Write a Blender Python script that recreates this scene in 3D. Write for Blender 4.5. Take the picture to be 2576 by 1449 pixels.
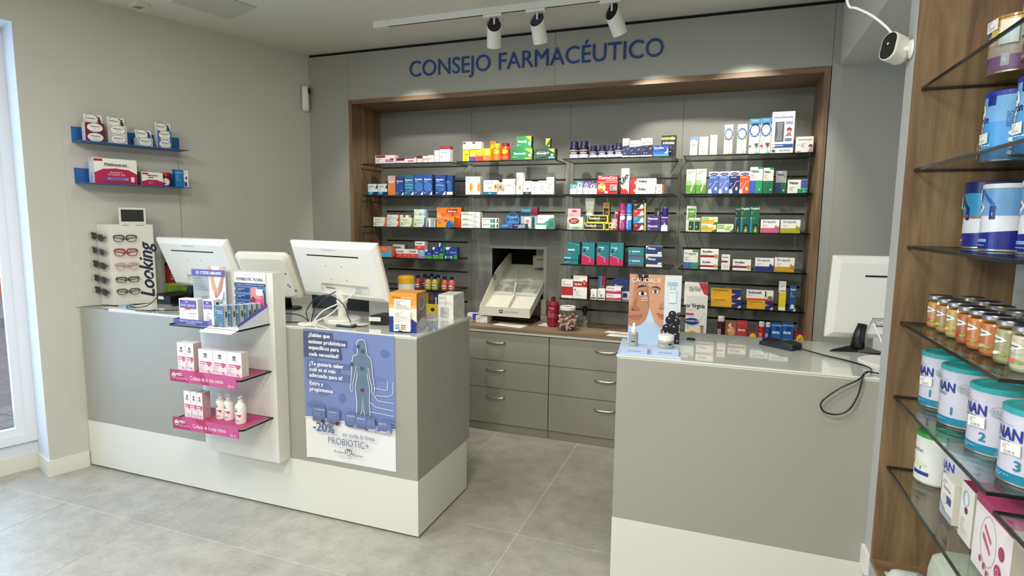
import bpy, math, random
from mathutils import Vector, Matrix
random.seed(7)
for _o in list(bpy.data.objects): bpy.data.objects.remove(_o)
SC = bpy.context.scene
COL = SC.collection
# ------------------------------------------------------------------ camera
F = 1456.19; YAW = -.350956; PIT = .118310; ROLL = -.0108949; CH = 1.6
def _cam():
    cy, sy, cp, sp, cr, sr = math.cos(YAW), math.sin(YAW), math.cos(PIT), math.sin(PIT), math.cos(ROLL), math.sin(ROLL)
    fw = Vector((sy*cp, cy*cp, -sp)); rt = Vector((cy, -sy, 0)); dn = fw.cross(rt)
    r2 = rt*cr + dn*sr; d2 = -rt*sr + dn*cr
    return r2, d2, fw
RT, DN, FW = _cam()
cam = bpy.data.cameras.new('camera'); camo = bpy.data.objects.new('camera', cam); COL.objects.link(camo)
camo.matrix_world = Matrix(((RT.x, -DN.x, -FW.x, 0), (RT.y, -DN.y, -FW.y, 0), (RT.z, -DN.z, -FW.z, CH), (0, 0, 0, 1)))
cam.sensor_width = 36; cam.lens = F/2576*36; cam.clip_start = .02
SC.camera = camo
SC.view_settings.view_transform = 'Standard'; SC.view_settings.look = 'None'
SC.view_settings.gamma = 1; SC.view_settings.use_curve_mapping = False
SC.view_settings.exposure = 0.0
try:
    SC.cycles.use_denoising = True; SC.cycles.max_bounces = 7; SC.cycles.diffuse_bounces = 4; SC.cycles.glossy_bounces = 3
    SC.cycles.transparent_max_bounces = 12; SC.cycles.caustics_reflective = False; SC.cycles.caustics_refractive = False
except Exception: pass
# ------------------------------------------------------------------ world and lights
W = bpy.data.worlds.new('world'); SC.world = W; W.use_nodes = True
bg = W.node_tree.nodes['Background']; bg.inputs[0].default_value = (.72, .84, 1, 1); bg.inputs[1].default_value = 2.2
def area(name, loc, rot, sx, sy, power, col, spread=180):
    l = bpy.data.lights.new(name, 'AREA'); l.shape = 'RECTANGLE'; l.size = sx; l.size_y = sy; l.energy = power; l.color = col; l.spread = math.radians(spread)
    o = bpy.data.objects.new(name, l); o.location = loc; o.rotation_euler = rot; COL.objects.link(o); return o
WARM = (1, .975, .90)
# recessed ceiling panels of the sales area behind and beside the viewer
for x, y, p in ((-2.5, .35, 42), (-.65, .25, 62), (-2.6, -1.6, 30), (-.6, -1.6, 34)):
    area('ceiling_panel_light', (x, y, 2.885), (0, 0, 0), .6, .6, p, WARM)
# two downlights over the staff aisle and the right-hand unit
area('aisle_light', (-1.9, 2.2, 2.885), (0, 0, 0), .5, .3, 7, WARM)
area('unit_light', (0.15, 1.4, 2.885), (0, 0, 0), .5, .3, 12, WARM)
# daylight entering through the shop windows in the left wall
area('window_daylight', (-4.62, .9, 1.5), (0, math.radians(-90), math.radians(-17.7)), 2.3, 2.8, 72, (.46, .70, 1))
def spot(name, loc, aim, power, ang=62, blend=.35):
    l = bpy.data.lights.new(name, 'SPOT'); l.energy = power; l.spot_size = math.radians(ang); l.spot_blend = blend; l.color = (1, .96, .87); l.shadow_soft_size = .02
    o = bpy.data.objects.new(name, l); o.location = loc; COL.objects.link(o)
    o.rotation_euler = (Vector(aim)-Vector(loc)).to_track_quat('-Z', 'Y').to_euler(); return o

# ------------------------------------------------------------------ helpers
def ray(x, y): return RT*((x-1288)/F) + DN*((y-724.5)/F) + FW
C0 = Vector((0, 0, CH))
def aty(x, y, Y):
    d = ray(x, y); return C0 + d*(Y/d.y)
def atz(x, y, z):
    d = ray(x, y); return C0 + d*((z-CH)/d.z)
def atx(x, y, X):
    d = ray(x, y); return C0 + d*(X/d.x)
def hexc(s):
    s = s.lstrip('#'); v = [int(s[i:i+2], 16)/255 for i in (0, 2, 4)]
    return tuple(((c+.055)/1.055)**2.4 if c > .04045 else c/12.92 for c in v)
def C(c):
    return hexc(c) if isinstance(c, str) else tuple(c[:3])
MATS = {}
def mat(name, col=(.8, .8, .8), rough=.5, metal=0, coat=0, noise=0, nscale=6, bump=0, bscale=300, trans=0, ior=1.45, stretch=None):
    if name in MATS: return MATS[name]
    m = bpy.data.materials.new(name); m.use_nodes = True; nt = m.node_tree; b = nt.nodes['Principled BSDF']
    c = C(col); b.inputs['Base Color'].default_value = (*c, 1); b.inputs['Roughness'].default_value = rough
    b.inputs['Metallic'].default_value = metal
    if coat: b.inputs['Coat Weight'].default_value = coat; b.inputs['Coat Roughness'].default_value = .03
    if trans: b.inputs['Transmission Weight'].default_value = trans; b.inputs['IOR'].default_value = ior
    tc = nt.nodes.new('ShaderNodeTexCoord')
    src = tc.outputs['Object']
    if noise:
        n = nt.nodes.new('ShaderNodeTexNoise'); n.inputs['Scale'].default_value = nscale; n.inputs['Detail'].default_value = 5
        if stretch:
            mp = nt.nodes.new('ShaderNodeMapping'); mp.inputs['Scale'].default_value = stretch; nt.links.new(src, mp.inputs[0]); nt.links.new(mp.outputs[0], n.inputs[0])
        else: nt.links.new(src, n.inputs[0])
        r = nt.nodes.new('ShaderNodeValToRGB')
        r.color_ramp.elements[0].position = .3; r.color_ramp.elements[1].position = .7
        r.color_ramp.elements[0].color = tuple(max(0, v*(1-noise)) for v in c)+(1,)
        r.color_ramp.elements[1].color = tuple(min(1, v*(1+noise)) for v in c)+(1,)
        nt.links.new(n.outputs[0], r.inputs[0]); nt.links.new(r.outputs[0], b.inputs['Base Color'])
    if bump:
        n2 = nt.nodes.new('ShaderNodeTexNoise'); n2.inputs['Scale'].default_value = bscale; n2.inputs['Detail'].default_value = 2
        bp = nt.nodes.new('ShaderNodeBump'); bp.inputs['Strength'].default_value = bump; bp.inputs['Distance'].default_value = .002
        nt.links.new(src, n2.inputs[0]); nt.links.new(n2.outputs[0], bp.inputs['Height']); nt.links.new(bp.outputs[0], b.inputs['Normal'])
    MATS[name] = m; return m
def thin_glass(name, tint, gloss=.05, rough=.01):
    m = bpy.data.materials.new(name); m.use_nodes = True; nt = m.node_tree; nt.nodes.clear()
    o = nt.nodes.new('ShaderNodeOutputMaterial'); t = nt.nodes.new('ShaderNodeBsdfTransparent'); t.inputs[0].default_value = (*tint, 1)
    g = nt.nodes.new('ShaderNodeBsdfGlossy'); g.inputs['Roughness'].default_value = rough
    f = nt.nodes.new('ShaderNodeLayerWeight'); f.inputs[0].default_value = .5; pw = nt.nodes.new('ShaderNodeMath'); pw.operation = 'POWER'; pw.inputs[1].default_value = 4.5
    ml = nt.nodes.new('ShaderNodeMath'); ml.operation = 'MULTIPLY_ADD'; ml.inputs[1].default_value = .55; ml.inputs[2].default_value = gloss; nt.links.new(f.outputs['Facing'], pw.inputs[0]); nt.links.new(pw.outputs[0], ml.inputs[0])
    mx = nt.nodes.new('ShaderNodeMixShader'); nt.links.new(ml.outputs[0], mx.inputs[0]); nt.links.new(t.outputs[0], mx.inputs[1]); nt.links.new(g.outputs[0], mx.inputs[2])
    nt.links.new(mx.outputs[0], o.inputs[0]); MATS[name] = m; return m
def wood(name, c1, c2, horiz=False, coarse=1.0):
    m = bpy.data.materials.new(name); m.use_nodes = True; nt = m.node_tree; b = nt.nodes['Principled BSDF']; b.inputs['Roughness'].default_value = .5
    tc = nt.nodes.new('ShaderNodeTexCoord'); mp = nt.nodes.new('ShaderNodeMapping')
    mp.inputs['Scale'].default_value = (1.2, 14, 14) if horiz else (14, 14, 1.2)
    n = nt.nodes.new('ShaderNodeTexNoise'); n.inputs['Scale'].default_value = 1.6*coarse; n.inputs['Detail'].default_value = 9; n.inputs['Roughness'].default_value = .62; n.inputs['Distortion'].default_value = .6
    r = nt.nodes.new('ShaderNodeValToRGB'); e = r.color_ramp.elements
    e[0].position = .3; e[0].color = (*C(c1), 1); e[1].position = .68; e[1].color = (*C(c2), 1)
    n2 = nt.nodes.new('ShaderNodeTexNoise'); n2.inputs['Scale'].default_value = .45; n2.inputs['Detail'].default_value = 3
    mx = nt.nodes.new('ShaderNodeMixRGB'); mx.blend_type = 'MULTIPLY'; mx.inputs[0].default_value = .55
    r2 = nt.nodes.new('ShaderNodeValToRGB'); r2.color_ramp.elements[0].position = .35; r2.color_ramp.elements[1].position = .6; r2.color_ramp.elements[0].color = (.55, .5, .45, 1)
    L = nt.links.new
    L(tc.outputs['Object'], mp.inputs[0]); L(mp.outputs[0], n.inputs[0]); L(mp.outputs[0], n2.inputs[0]); L(n.outputs[0], r.inputs[0]); L(n2.outputs[0], r2.inputs[0])
    L(r.outputs[0], mx.inputs[1]); L(r2.outputs[0], mx.inputs[2]); L(mx.outputs[0], b.inputs['Base Color'])
    MATS[name] = m; return m
# printed stock: flat inks stored per face
def ink(name, rough, coat=0, metal=0):
    m = bpy.data.materials.new(name); m.use_nodes = True; nt = m.node_tree; b = nt.nodes['Principled BSDF']
    a = nt.nodes.new('ShaderNodeVertexColor'); a.layer_name = 'Col'; nt.links.new(a.outputs[0], b.inputs['Base Color'])
    b.inputs['Roughness'].default_value = rough; b.inputs['Metallic'].default_value = metal
    if coat: b.inputs['Coat Weight'].default_value = coat
    MATS[name] = m; return m
INK = ink('printed_card', .45); PLAST = ink('coloured_plastic', .3, .2); METAL = ink('coloured_metal', .3, 0, .9)

# glyph outlines, one evaluation for all characters
GL = {}
def load_glyphs():
    chars = 'ABCDEFGHIJKLMNOPQRSTUVWXYZabcdefghijklmnopqrstuvwxyz0123456789¿?¡!%-+.,:&/()éíóáúñÉèÍÑ€"'
    tmp = []
    for ch in chars:
        for s in (ch, 'H'+ch+'H'):
            cu = bpy.data.curves.new('g', 'FONT'); cu.body = s; cu.resolution_u = 4; cu.size = 1
            o = bpy.data.objects.new('g', cu); COL.objects.link(o); tmp.append((ch, s, o))
    cu = bpy.data.curves.new('g', 'FONT'); cu.body = 'HH'; ohh = bpy.data.objects.new('g', cu); COL.objects.link(ohh)
    dg = bpy.context.evaluated_depsgraph_get()
    def wid(o):
        me = o.evaluated_get(dg).to_mesh(); xs = [v.co.x for v in me.vertices]; r = (max(xs)-min(xs)) if xs else 0; o.evaluated_get(dg).to_mesh_clear(); return r
    hh = wid(ohh)
    for ch, s, o in tmp:
        if s == ch:
            ev = o.evaluated_get(dg); me = ev.to_mesh()
            GL.setdefault(ch, {})['v'] = [(v.co.x, v.co.y) for v in me.vertices]; GL[ch]['f'] = [tuple(p.vertices) for p in me.polygons]; ev.to_mesh_clear()
        else: GL.setdefault(ch, {})['a'] = wid(o)-hh
    for _, _, o in tmp+[(0, 0, ohh)]:
        c = o.data; bpy.data.objects.remove(o); bpy.data.curves.remove(c)
load_glyphs()
CAPH = max(v[1] for v in GL['H']['v'])
def twidth(s): return sum(GL[c]['a'] if c in GL else .3 for c in s)/CAPH
TK = 1.0
# ------------------------------------------------------------------ mesh builder
class MB:
    def __init__(s): s.v = []; s.f = []; s.c = []; s.sm = []
    def add(s, vs, fs, col, smooth=False):
        n = len(s.v); s.v += [tuple(p) for p in vs]; c = C(col)
        for f in fs: s.f.append(tuple(i+n for i in f)); s.c.append(c); s.sm.append(smooth)
        return s
    def box(s, a, b, col=(.8, .8, .8), top=None, front=None, side=None):
        (x0, y0, z0), (x1, y1, z1) = a, b
        v = [(x0, y0, z0), (x1, y0, z0), (x1, y1, z0), (x0, y1, z0), (x0, y0, z1), (x1, y0, z1), (x1, y1, z1), (x0, y1, z1)]
        s.add(v, [(3, 2, 1, 0), (2, 3, 7, 6)], col); s.add(v, [(4, 5, 6, 7)], top or col); s.add(v, [(0, 1, 5, 4)], front or col)
        s.add(v, [(1, 2, 6, 5), (3, 0, 4, 7)], side or col); return s
    def prism(s, pts, ax, lo, hi, col=(.8, .8, .8)):
        # pts: 2D polygon, extruded along axis ax (0,1,2) from lo to hi
        def P(p, t):
            q = list(p); q.insert(ax, t); return q
        n = len(pts); v = [P(p, lo) for p in pts]+[P(p, hi) for p in pts]
        s.add(v, [tuple(range(n))[::-1], tuple(range(n, 2*n))]+[(i, (i+1) % n, n+(i+1) % n, n+i) for i in range(n)], col); return s
    def lathe(s, prof, cx=0, cy=0, n=24, cols=None, col=(.8, .8, .8), sx=1, sy=1, smooth=True):
        for k in range(len(prof)-1):
            (r0, z0), (r1, z1) = prof[k], prof[k+1]; v = []
            for r, z in ((r0, z0), (r1, z1)):
                for i in range(n):
                    a = 2*math.pi*i/n; v.append((cx+r*sx*math.cos(a), cy+r*sy*math.sin(a), z))
            s.add(v, [(i, (i+1) % n, n+(i+1) % n, n+i) for i in range(n)], cols[k] if cols else col, smooth)
        return s
    def tube(s, pts, r, col=(.02, .02, .02), n=8):
        P = [Vector(p) for p in pts]; rings = []; up = Vector((0, 0, 1))
        for i, p in enumerate(P):
            t = (P[min(i+1, len(P)-1)]-P[max(i-1, 0)]).normalized()
            a = t.cross(up);
            if a.length < .05: a = t.cross(Vector((1, 0, 0)))
            a.normalize(); b = a.cross(t).normalized(); rr = r[i] if isinstance(r, (list, tuple)) else r
            if rings and rings[-1][1].dot(a) < 0: a = -a; b = -b
            rings.append((p, a, b, rr))
        v = []
        for p, a, b, rr in rings:
            for k in range(n):
                w = 2*math.pi*k/n; v.append(p+a*rr*math.cos(w)+b*rr*math.sin(w))
        f = []
        for i in range(len(P)-1):
            for k in range(n): f.append((i*n+k, i*n+(k+1) % n, (i+1)*n+(k+1) % n, (i+1)*n+k))
        f.append(tuple(range(n))[::-1]); m = (len(P)-1)*n; f.append(tuple(range(m, m+n)))
        s.add(v, f, col, True); return s
    def xf(s, M, start=0):
        for i in range(start, len(s.v)): s.v[i] = tuple(M @ Vector(s.v[i]))
        return s
    # flat print.  mp(u, v, layer) -> point ; items are drawn in order
    def emit(s, uv, fs, mp, L, col, curved):
        if not curved: s.add([mp(u, v, L) for u, v in uv], fs, col); return
        for f in fs:
            P = [uv[i] for i in f]; u0 = min(p[0] for p in P); u1 = max(p[0] for p in P)
            if u1-u0 < .03: s.add([mp(u, v, L) for u, v in P], [tuple(range(len(P)))], col); continue
            k0, k1 = int(math.floor(u0*28)), int(math.ceil(u1*28))
            for k in range(k0, k1):
                Q = P
                for lim, sg in ((k/28, 1), ((k+1)/28, -1)):
                    o = []
                    for i in range(len(Q)):
                        a, b = Q[i], Q[(i+1) % len(Q)]; ia, ib = (a[0]-lim)*sg >= 0, (b[0]-lim)*sg >= 0
                        if ia: o.append(a)
                        if ia != ib: t = (lim-a[0])/(b[0]-a[0]); o.append((lim, a[1]+(b[1]-a[1])*t))
                    Q = o
                    if len(Q) < 3: break
                if len(Q) >= 3: s.add([mp(u, v, L) for u, v in Q], [tuple(range(len(Q)))], col)
    def art(s, items, mp, w, h, curved=False, lift=.0004):
        if curved: lift = .0002
        for k, it in enumerate(items):
            L = (k+1)*lift; t = it[0]; col = it[-1]
            if t == 'r':
                _, u0, v0, u1, v1, _c = it; s.emit([(u0, v0), (u1, v0), (u1, v1), (u0, v1)], [(0, 1, 2, 3)], mp, L, col, curved)
            elif t == 'e':
                _, cu, cv, ru, rv, _c = it; n = 20
                s.emit([(cu+ru*math.cos(2*math.pi*i/n), cv+rv*math.sin(2*math.pi*i/n)) for i in range(n)], [tuple(range(n))], mp, L, col, curved)
            elif t == 'o':
                _, cu, cv, ru, rv, th, _c = it; n = 22; v = []
                for q in (1, 1-th):
                    v += [mp(cu+ru*q*math.cos(2*math.pi*i/n), cv+rv*q*math.sin(2*math.pi*i/n), L) for i in range(n)]
                s.add(v, [(i, (i+1) % n, n+(i+1) % n, n+i) for i in range(n)], col)
            elif t == 'p':
                s.emit(it[1], [tuple(range(len(it[1])))], mp, L, col, curved)
            elif t == 'l':   # polyline  ('l', pts, width(in v units), col)
                pts = it[1]; wd = it[2]*h/2; pq = [(u*w, v*h) for u, v in pts]; v = []
                for i, p in enumerate(pq):
                    a = pq[max(i-1, 0)]; b = pq[min(i+1, len(pq)-1)]; dx, dy = b[0]-a[0], b[1]-a[1]; l = math.hypot(dx, dy) or 1
                    nx, ny = -dy/l*wd, dx/l*wd
                    v += [mp((p[0]+nx)/w, (p[1]+ny)/h, L), mp((p[0]-nx)/w, (p[1]-ny)/h, L)]
                s.add(v, [(2*i, 2*i+1, 2*i+3, 2*i+2) for i in range(len(pts)-1)], col)
            elif t in ('t', 'b', 'i'):   # ('t', string, u, v, cap height fraction of h, max width fraction (0 = free), align, rot, squeeze.. , col)
                _, txt, u, v, hh, mw, al, rot, _c = it
                sc = hh*TK*h/CAPH; tw = twidth(txt)*CAPH*sc; sx = sc
                if mw and tw > mw*(w if not rot else h): sx = sc*mw*(w if not rot else h)/tw; tw = mw*(w if not rot else h)
                bd = [(0, 0)] if t == 't' else [(-.028, 0), (.028, 0), (0, .02), (0, -.02)]; sh = .3 if t == 'i' else 0; x = {'l': 0, 'c': -tw/2, 'r': -tw}[al]; cr, sr = math.cos(math.radians(rot)), math.sin(math.radians(rot))
                for ch in txt:
                    g = GL.get(ch)
                    if g is None: x += .3*sx; continue
                    for bi, (bdx, bdy) in enumerate(bd):
                        vs = []
                        for gx, gy in g['v']:
                            px, py = x+(gx+bdx*1.2+gy*sh)*sx, (gy+bdy)*sc; vs.append((u+(px*cr-py*sr)/w, v+(px*sr+py*cr)/h))
                        s.emit(vs, g['f'], mp, L+bi*.00003, col, curved)
                    x += g['a']*sx
        return s
    def obj(s, name, m, parent=None):
        me = bpy.data.meshes.new(name); me.from_pydata(s.v, [], s.f); me.validate(clean_customdata=False)
        if len(me.polygons) == len(s.f):
            ca = me.color_attributes.new('Col', 'FLOAT_COLOR', 'CORNER'); buf = []
            for p, c in zip(me.polygons, s.c): buf += [c[0], c[1], c[2], 1]*p.loop_total
            ca.data.foreach_set('color', buf); me.polygons.foreach_set('use_smooth', s.sm)
        me.materials.append(m if not isinstance(m, str) else MATS[m]); me.update()
        o = bpy.data.objects.new(name, me); COL.objects.link(o)
        if parent: o.parent = parent; o.matrix_parent_inverse = parent.matrix_world.inverted() if False else Matrix.Translation(-Vector(parent.location)) if not any(parent.rotation_euler) else parent.matrix_basis.inverted()
        return o
def tag(o, label, cat, group=None, kind=None):
    if label: o['label'] = label
    if cat: o['category'] = cat
    if group: o['group'] = group
    if kind: o['kind'] = kind
    return o
def thing(name, loc, label, cat, group=None, kind=None):
    o = bpy.data.objects.new(name, None); o.empty_display_size = .05; o.location = loc; COL.objects.link(o); return tag(o, label, cat, group, kind)
def bx(name, a, b, m, parent=None, bev=0, col=(.8, .8, .8)):
    lo = tuple(min(p, q) for p, q in zip(a, b)); hi = tuple(max(p, q) for p, q in zip(a, b))
    o = MB().box(lo, hi, col).obj(name, m, parent)
    if bev:
        md = o.modifiers.new('b', 'BEVEL'); md.width = bev; md.segments = 2
    return o
def struct(o): o['kind'] = 'structure'; return o
def planemap(o, ux, uy, nz, w, h):
    o, ux, uy, nz = Vector(o), Vector(ux), Vector(uy), Vector(nz)
    return lambda u, v, L: o+ux*(u*w)+uy*(v*h)+nz*L
# ------------------------------------------------------------------ materials
M_wall = mat('painted_wall', '#c4c2b8', .9, bump=.12, bscale=220, noise=.02, nscale=2)
M_ceil = mat('ceiling_paint', '#d9d7cc', .92)
M_gray = mat('gray_laminate', '#9d9c93', .42, bump=.03, bscale=500)
M_gray2 = mat('gray_cabinet_front', '#9a988b', .5)
M_white = mat('white_laminate', '#dcdbd0', .4)
M_panel = mat('slatwall_panel', '#807f78', .42)
M_black = mat('black_plastic', '#0b0b0c', .4)
M_mon = mat('white_monitor_plastic', '#e4e2da', .45)
M_dark = mat('dark_recess', '#060606', .8)
M_chrome = mat('brushed_chrome', '#c8c6be', .25, metal=1)
M_wood = wood('oak_veneer', '#644d35', '#987d5b')
M_woodh = wood('oak_veneer_across', '#5c4732', '#8e7454', True)
M_wtop = wood('oak_worktop', '#77634c', '#a18b6f', True)
M_glass = thin_glass('shelf_glass', (.93, .97, .95))
M_edge = mat('dark_glass_edge', '#050807', .2)
M_clear = thin_glass('clear_plastic', (.93, .93, .93))
M_win = thin_glass('window_glass', (.97, .98, 1))
M_top = mat('back_painted_glass_top', '#dfe1d8', .12, coat=1)
M_tile = mat('stone_floor_tile', '#a8a49b', .36, noise=.14, nscale=9, bump=.05, bscale=60)
M_grout = mat('tile_grout', '#dedbd2', .8)
M_frame = mat('white_window_frame', '#e3e6ea', .4)
M_paint = mat('white_reveal_paint', '#d7dae0', .85)
M_blue = mat('blue_powder_coat', '#1e5ea0', .4)
# ================================================================== SETTING
# floor: 60 cm stone-look tiles with narrow joints
floor = struct(bx('floor', (-4.9, -3.2, -.03), (2.2, 5.2, -.002), M_grout))
TX0, TY0, TS = -.925, 2.031, .61
tile_me = {}
for i in range(-6, 5):
    for j in range(-8, 5):
        x = TX0+i*.613; y = TY0+j*.605
        if x+.613 < -4.2 or x > 1.2 or y > 4.0 or y < -2.6: continue
        g = .0023
        t = MB().box((x+g, y+g, -.004), (x+.613-g, y+.605-g, 0)).obj('floor_tile', M_tile, floor)
# slight shade differences between tiles
def tilevar():
    nt = M_tile.node_tree; b = nt.nodes['Principled BSDF']; oi = nt.nodes.new('ShaderNodeObjectInfo'); mr = nt.nodes.new('ShaderNodeMapRange')
    mr.inputs[3].default_value = .93; mr.inputs[4].default_value = 1.06
    mx = nt.nodes.new('ShaderNodeMixRGB'); mx.blend_type = 'MULTIPLY'; mx.inputs[0].default_value = 1
    l = b.inputs['Base Color'].links[0].from_socket
    nt.links.new(oi.outputs['Random'], mr.inputs[0]); nt.links.new(l, mx.inputs[1]); nt.links.new(mr.outputs[0], mx.inputs[2]); nt.links.new(mx.outputs[0], b.inputs['Base Color'])
    n = nt.nodes.new('ShaderNodeTexNoise'); n.inputs['Scale'].default_value = 55; n.inputs['Detail'].default_value = 6; n.inputs['Roughness'].default_value = .7
    mp = nt.nodes.new('ShaderNodeMapping'); mp.inputs['Scale'].default_value = (.5, 1, 1); tc = nt.nodes.new('ShaderNodeTexCoord'); nt.links.new(tc.outputs['Object'], mp.inputs[0]); nt.links.new(mp.outputs[0], n.inputs[0])
    r = nt.nodes.new('ShaderNodeMapRange'); r.inputs[1].default_value = .3; r.inputs[2].default_value = .7; r.inputs[3].default_value = .88; r.inputs[4].default_value = 1.1; nt.links.new(n.outputs[0], r.inputs[0])
    m2 = nt.nodes.new('ShaderNodeMixRGB'); m2.blend_type = 'MULTIPLY'; m2.inputs[0].default_value = 1; nt.links.new(mx.outputs[0], m2.inputs[1]); nt.links.new(r.outputs[0], m2.inputs[2]); nt.links.new(m2.outputs[0], b.inputs['Base Color'])
tilevar()
ZC = 2.90
ceiling = struct(bx('ceiling', (-4.9, -3.2, ZC), (2.2, 5.2, ZC+.1), M_ceil))
# left wall, skewed 17.7 degrees
AL = math.radians(17.742); U = Vector((math.sin(AL), math.cos(AL), 0)); N = Vector((-math.cos(AL), math.sin(AL), 0)); O = Vector((-3.816, 2.218, 0))
def LW(s, d, z): return O+U*s+N*d+Vector((0, 0, z))     # s along the wall, d outward, z up
def lbox(mb, s0, s1, d0, d1, z0, z1, col=(.8, .8, .8)):
    n = len(mb.v); mb.box((s0, d0, z0), (s1, d1, z1), col)
    for i in range(n, len(mb.v)): mb.v[i] = tuple(LW(*mb.v[i]))
    # U,N,Z basis is right handed with N outward -> flip
    for k in range(len(mb.f)-6, len(mb.f)): pass
    return mb
wl = MB(); lbox(wl, 0, 1.95, .0, .26, 0, ZC); lbox(wl, -5.4, -0.0001, 0, .26, 2.672, ZC); lbox(wl, -5.4, -3.0, 0, .26, 0, 2.672)
struct(wl.obj('wall_left', M_wall))
rv = MB(); lbox(rv, -.002, 0, .0, .26, 0.1, 2.672); lbox(rv, -3.0, 0, 0, .26, 2.670, 2.672); struct(rv.obj('trim_1', M_paint))
pn = MB(); lbox(pn, .19, .83, -.008, 0, 1.03, 2.135); struct(pn.obj('trim_2', M_wall))
# under-window wall and window
uw = MB(); lbox(uw, -3.0, 0, .24, .30, -.1, .18); struct(uw.obj('trim_3', M_paint))
win = struct(thing('window_1', LW(-1.4, .27, .18), None, None))
def wpart(name, m, *a):
    b = MB()
    for q in a: lbox(b, *q)
    return b.obj(name, m, win)
wpart('window_frame', M_frame, (-3.0, 0, .22, .30, .18, .235), (-3.0, 0, .22, .30, 2.62, 2.672), (-.055, -.002, .22, .30, .235, 2.62), (-3, -2.95, .22, .30, .235, 2.62))
wpart('sash', M_frame, (-1.6, -.055, .235, .275, .235, .275), (-1.6, -.055, .235, .275, 2.58, 2.62), (-.10, -.055, .235, .275, .275, 2.58), (-1.6, -1.54, .235, .275, .275, 2.58))
wpart('pane', M_win, (-1.54, -.10, .252, .258, .275, 2.58))
wpart('mullion', M_frame, (-1.66, -1.6, .22, .30, .235, 2.62))
wpart('pane', M_win, (-2.95, -1.66, .252, .258, .235, 2.62))
# base boards of the left wall and reveal
bb = MB(); lbox(bb, .0, .20, -.012, 0, 0, .10); lbox(bb, -.012, 0, -.012, .24, 0, .10); lbox(bb, -3.0, -.012, .225, .24, 0, .10); struct(bb.obj('baseboard_left', M_white))
# back wall with niche, right section, rear wall
NX0, NX1, NZ1, FY, BY = -2.83, .505, 2.49, 4.0, 4.40
wb = MB(); wb.box((-3.9, 4.90, 0), (2.2, 4.97, ZC)); wb.box((-3.40, FY+.02, 0), (-2.87, 4.55, ZC)); wb.box((.60, FY+.001, 0), (2.2, 4.5, ZC)); wb.box((-2.87, FY+.02, 2.53), (.60, 4.55, ZC))
struct(wb.obj('wall_back', M_gray2))
fac = struct(thing('trim_4', (-1.2, FY, 2.5), None, None))
for nm, a, b in (('wall_panel', (-3.255, 2.878), (-2.8668, 0)), ('wall_panel', (-2.8648, 2.878), (-1.166, 2.524)), ('wall_panel', (-1.164, 2.878), (.5425, 2.524)), ('wall_panel', (.5445, 2.878), (.60, 0)), ):
    bx(nm, (a[0], FY, a[1]), (b[0], FY+.02, b[1]), M_gray, fac)
bx('shadow_gap', (-3.255, FY+.012, 2.878), (.60, FY+.02, ZC), M_dark, fac)
# lowered soffit on the right
struct(bx('trim_5', (.585, -3.1, 2.52), (2.2, FY, ZC), M_wall))
struct(bx('wall_right', (.95, -3.2, 0), (1.05, 2.44, 2.52), M_wall))
struct(bx('wall_rear', (-4.9, -3.2, 0), (2.2, -3.1, ZC), M_wall))
struct(bx('wall_side_staff', (2.1, 2.4, 0), (2.2, 4.0, 2.52), M_wall))
# outside: street, kerb, orange building
street = struct(bx('trim_6', (-16, -8, -.5), (-4.36, 14, -.13), mat('asphalt', '#7d746f', .9, noise=.2, nscale=8)))
street.rotation_euler = (0, 0, 0)
pav = thing('pavement', (-5.6, 0, -.13), 'grey paved footpath with small square tiles outside the window', 'pavement')
pm_ = mat('paver', '#8f8984', .9, noise=.2, nscale=20)
for i in range(8):
    for j in range(20):
        bx('paver', (-5.9+i*.2, -.4+j*.2, -.13), (-5.9+i*.2+.192, -.4+j*.2+.192, -.10), pm_, pav)
tag(bx('kerb', (-10.6, -4, -.13), (-10.3, 12, .02), mat('kerb_stone', '#8b8a86', .9, noise=.1)), 'grey kerb across the street', 'kerb')
far = thing('street_building', (-13.2, 4, -.13), 'orange rendered building across the street seen through the window', 'building')
bx('ground_floor', (-14, -2, -.13), (-13, 12, 2.0), mat('orange_render', '#c9835f', .9, noise=.08, nscale=4), far)
bx('shutter', (-13.02, 2.2, 2.0), (-12.9, 12, 3.4), mat('dark_shutter', '#26282c', .6), far)
bx('fascia', (-13.05, -2, 2.35), (-12.85, 12, 2.55), M_frame, far)
bx('upper_wall', (-14, -2, 3.4), (-13, 12, 7), mat('pale_render', '#cfc8ba', .9), far)
bx('far_pavement', (-13, -4, -.13), (-10.6, 12, 0), mat('far_paving', '#8a8784', .9, noise=.1), far)

# ------------------------------------------------------------------ niche lining, slotted panels, glass shelves
nic = thing('shelving_niche', (-1.16, FY, .8), 'wood lined wall niche with grey slotted back panels holding glass shelves', 'shelving')
bx('jamb', (NX0-.034, FY-.006, .8045), (NX0, BY, NZ1+.034), M_wood, nic)
bx('jamb', (NX1, FY-.006, .8045), (NX1+.034, BY, NZ1+.034), M_wood, nic)
bx('head_board', (NX0, FY-.006, NZ1), (NX1, BY, NZ1+.034), M_woodh, nic)
CX = [(-2.83, -1.974), (-1.972, -1.150), (-1.148, -.324), (-.322, .505)]
SX = [(-2.80, -2.008), (-1.955, -1.178), (-1.118, -.343), (-.29, .497)]
HOLE = (-1.792, -1.346, .965, 1.363)
for k, (a, b) in enumerate(CX):
    if k != 1: bx('back_panel', (a, BY, .8045), (b, BY+.02, NZ1), M_panel, nic)
    else:
        q = MB(); x0, x1, z0, z1 = HOLE
        q.box((a, BY, z1), (b, BY+.02, NZ1)).box((a, BY, .8045), (x0, BY+.02, z1)).box((x1, BY, .8045), (b, BY+.02, z1)).box((x0, BY, .8045), (x1, BY+.02, z0))
        q.obj('back_panel', M_panel, nic)
SZ = [2.033, 1.782, 1.530, 1.280, 1.030]
slots = [1.907, 1.656, 1.405, 1.156, .905]
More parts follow.
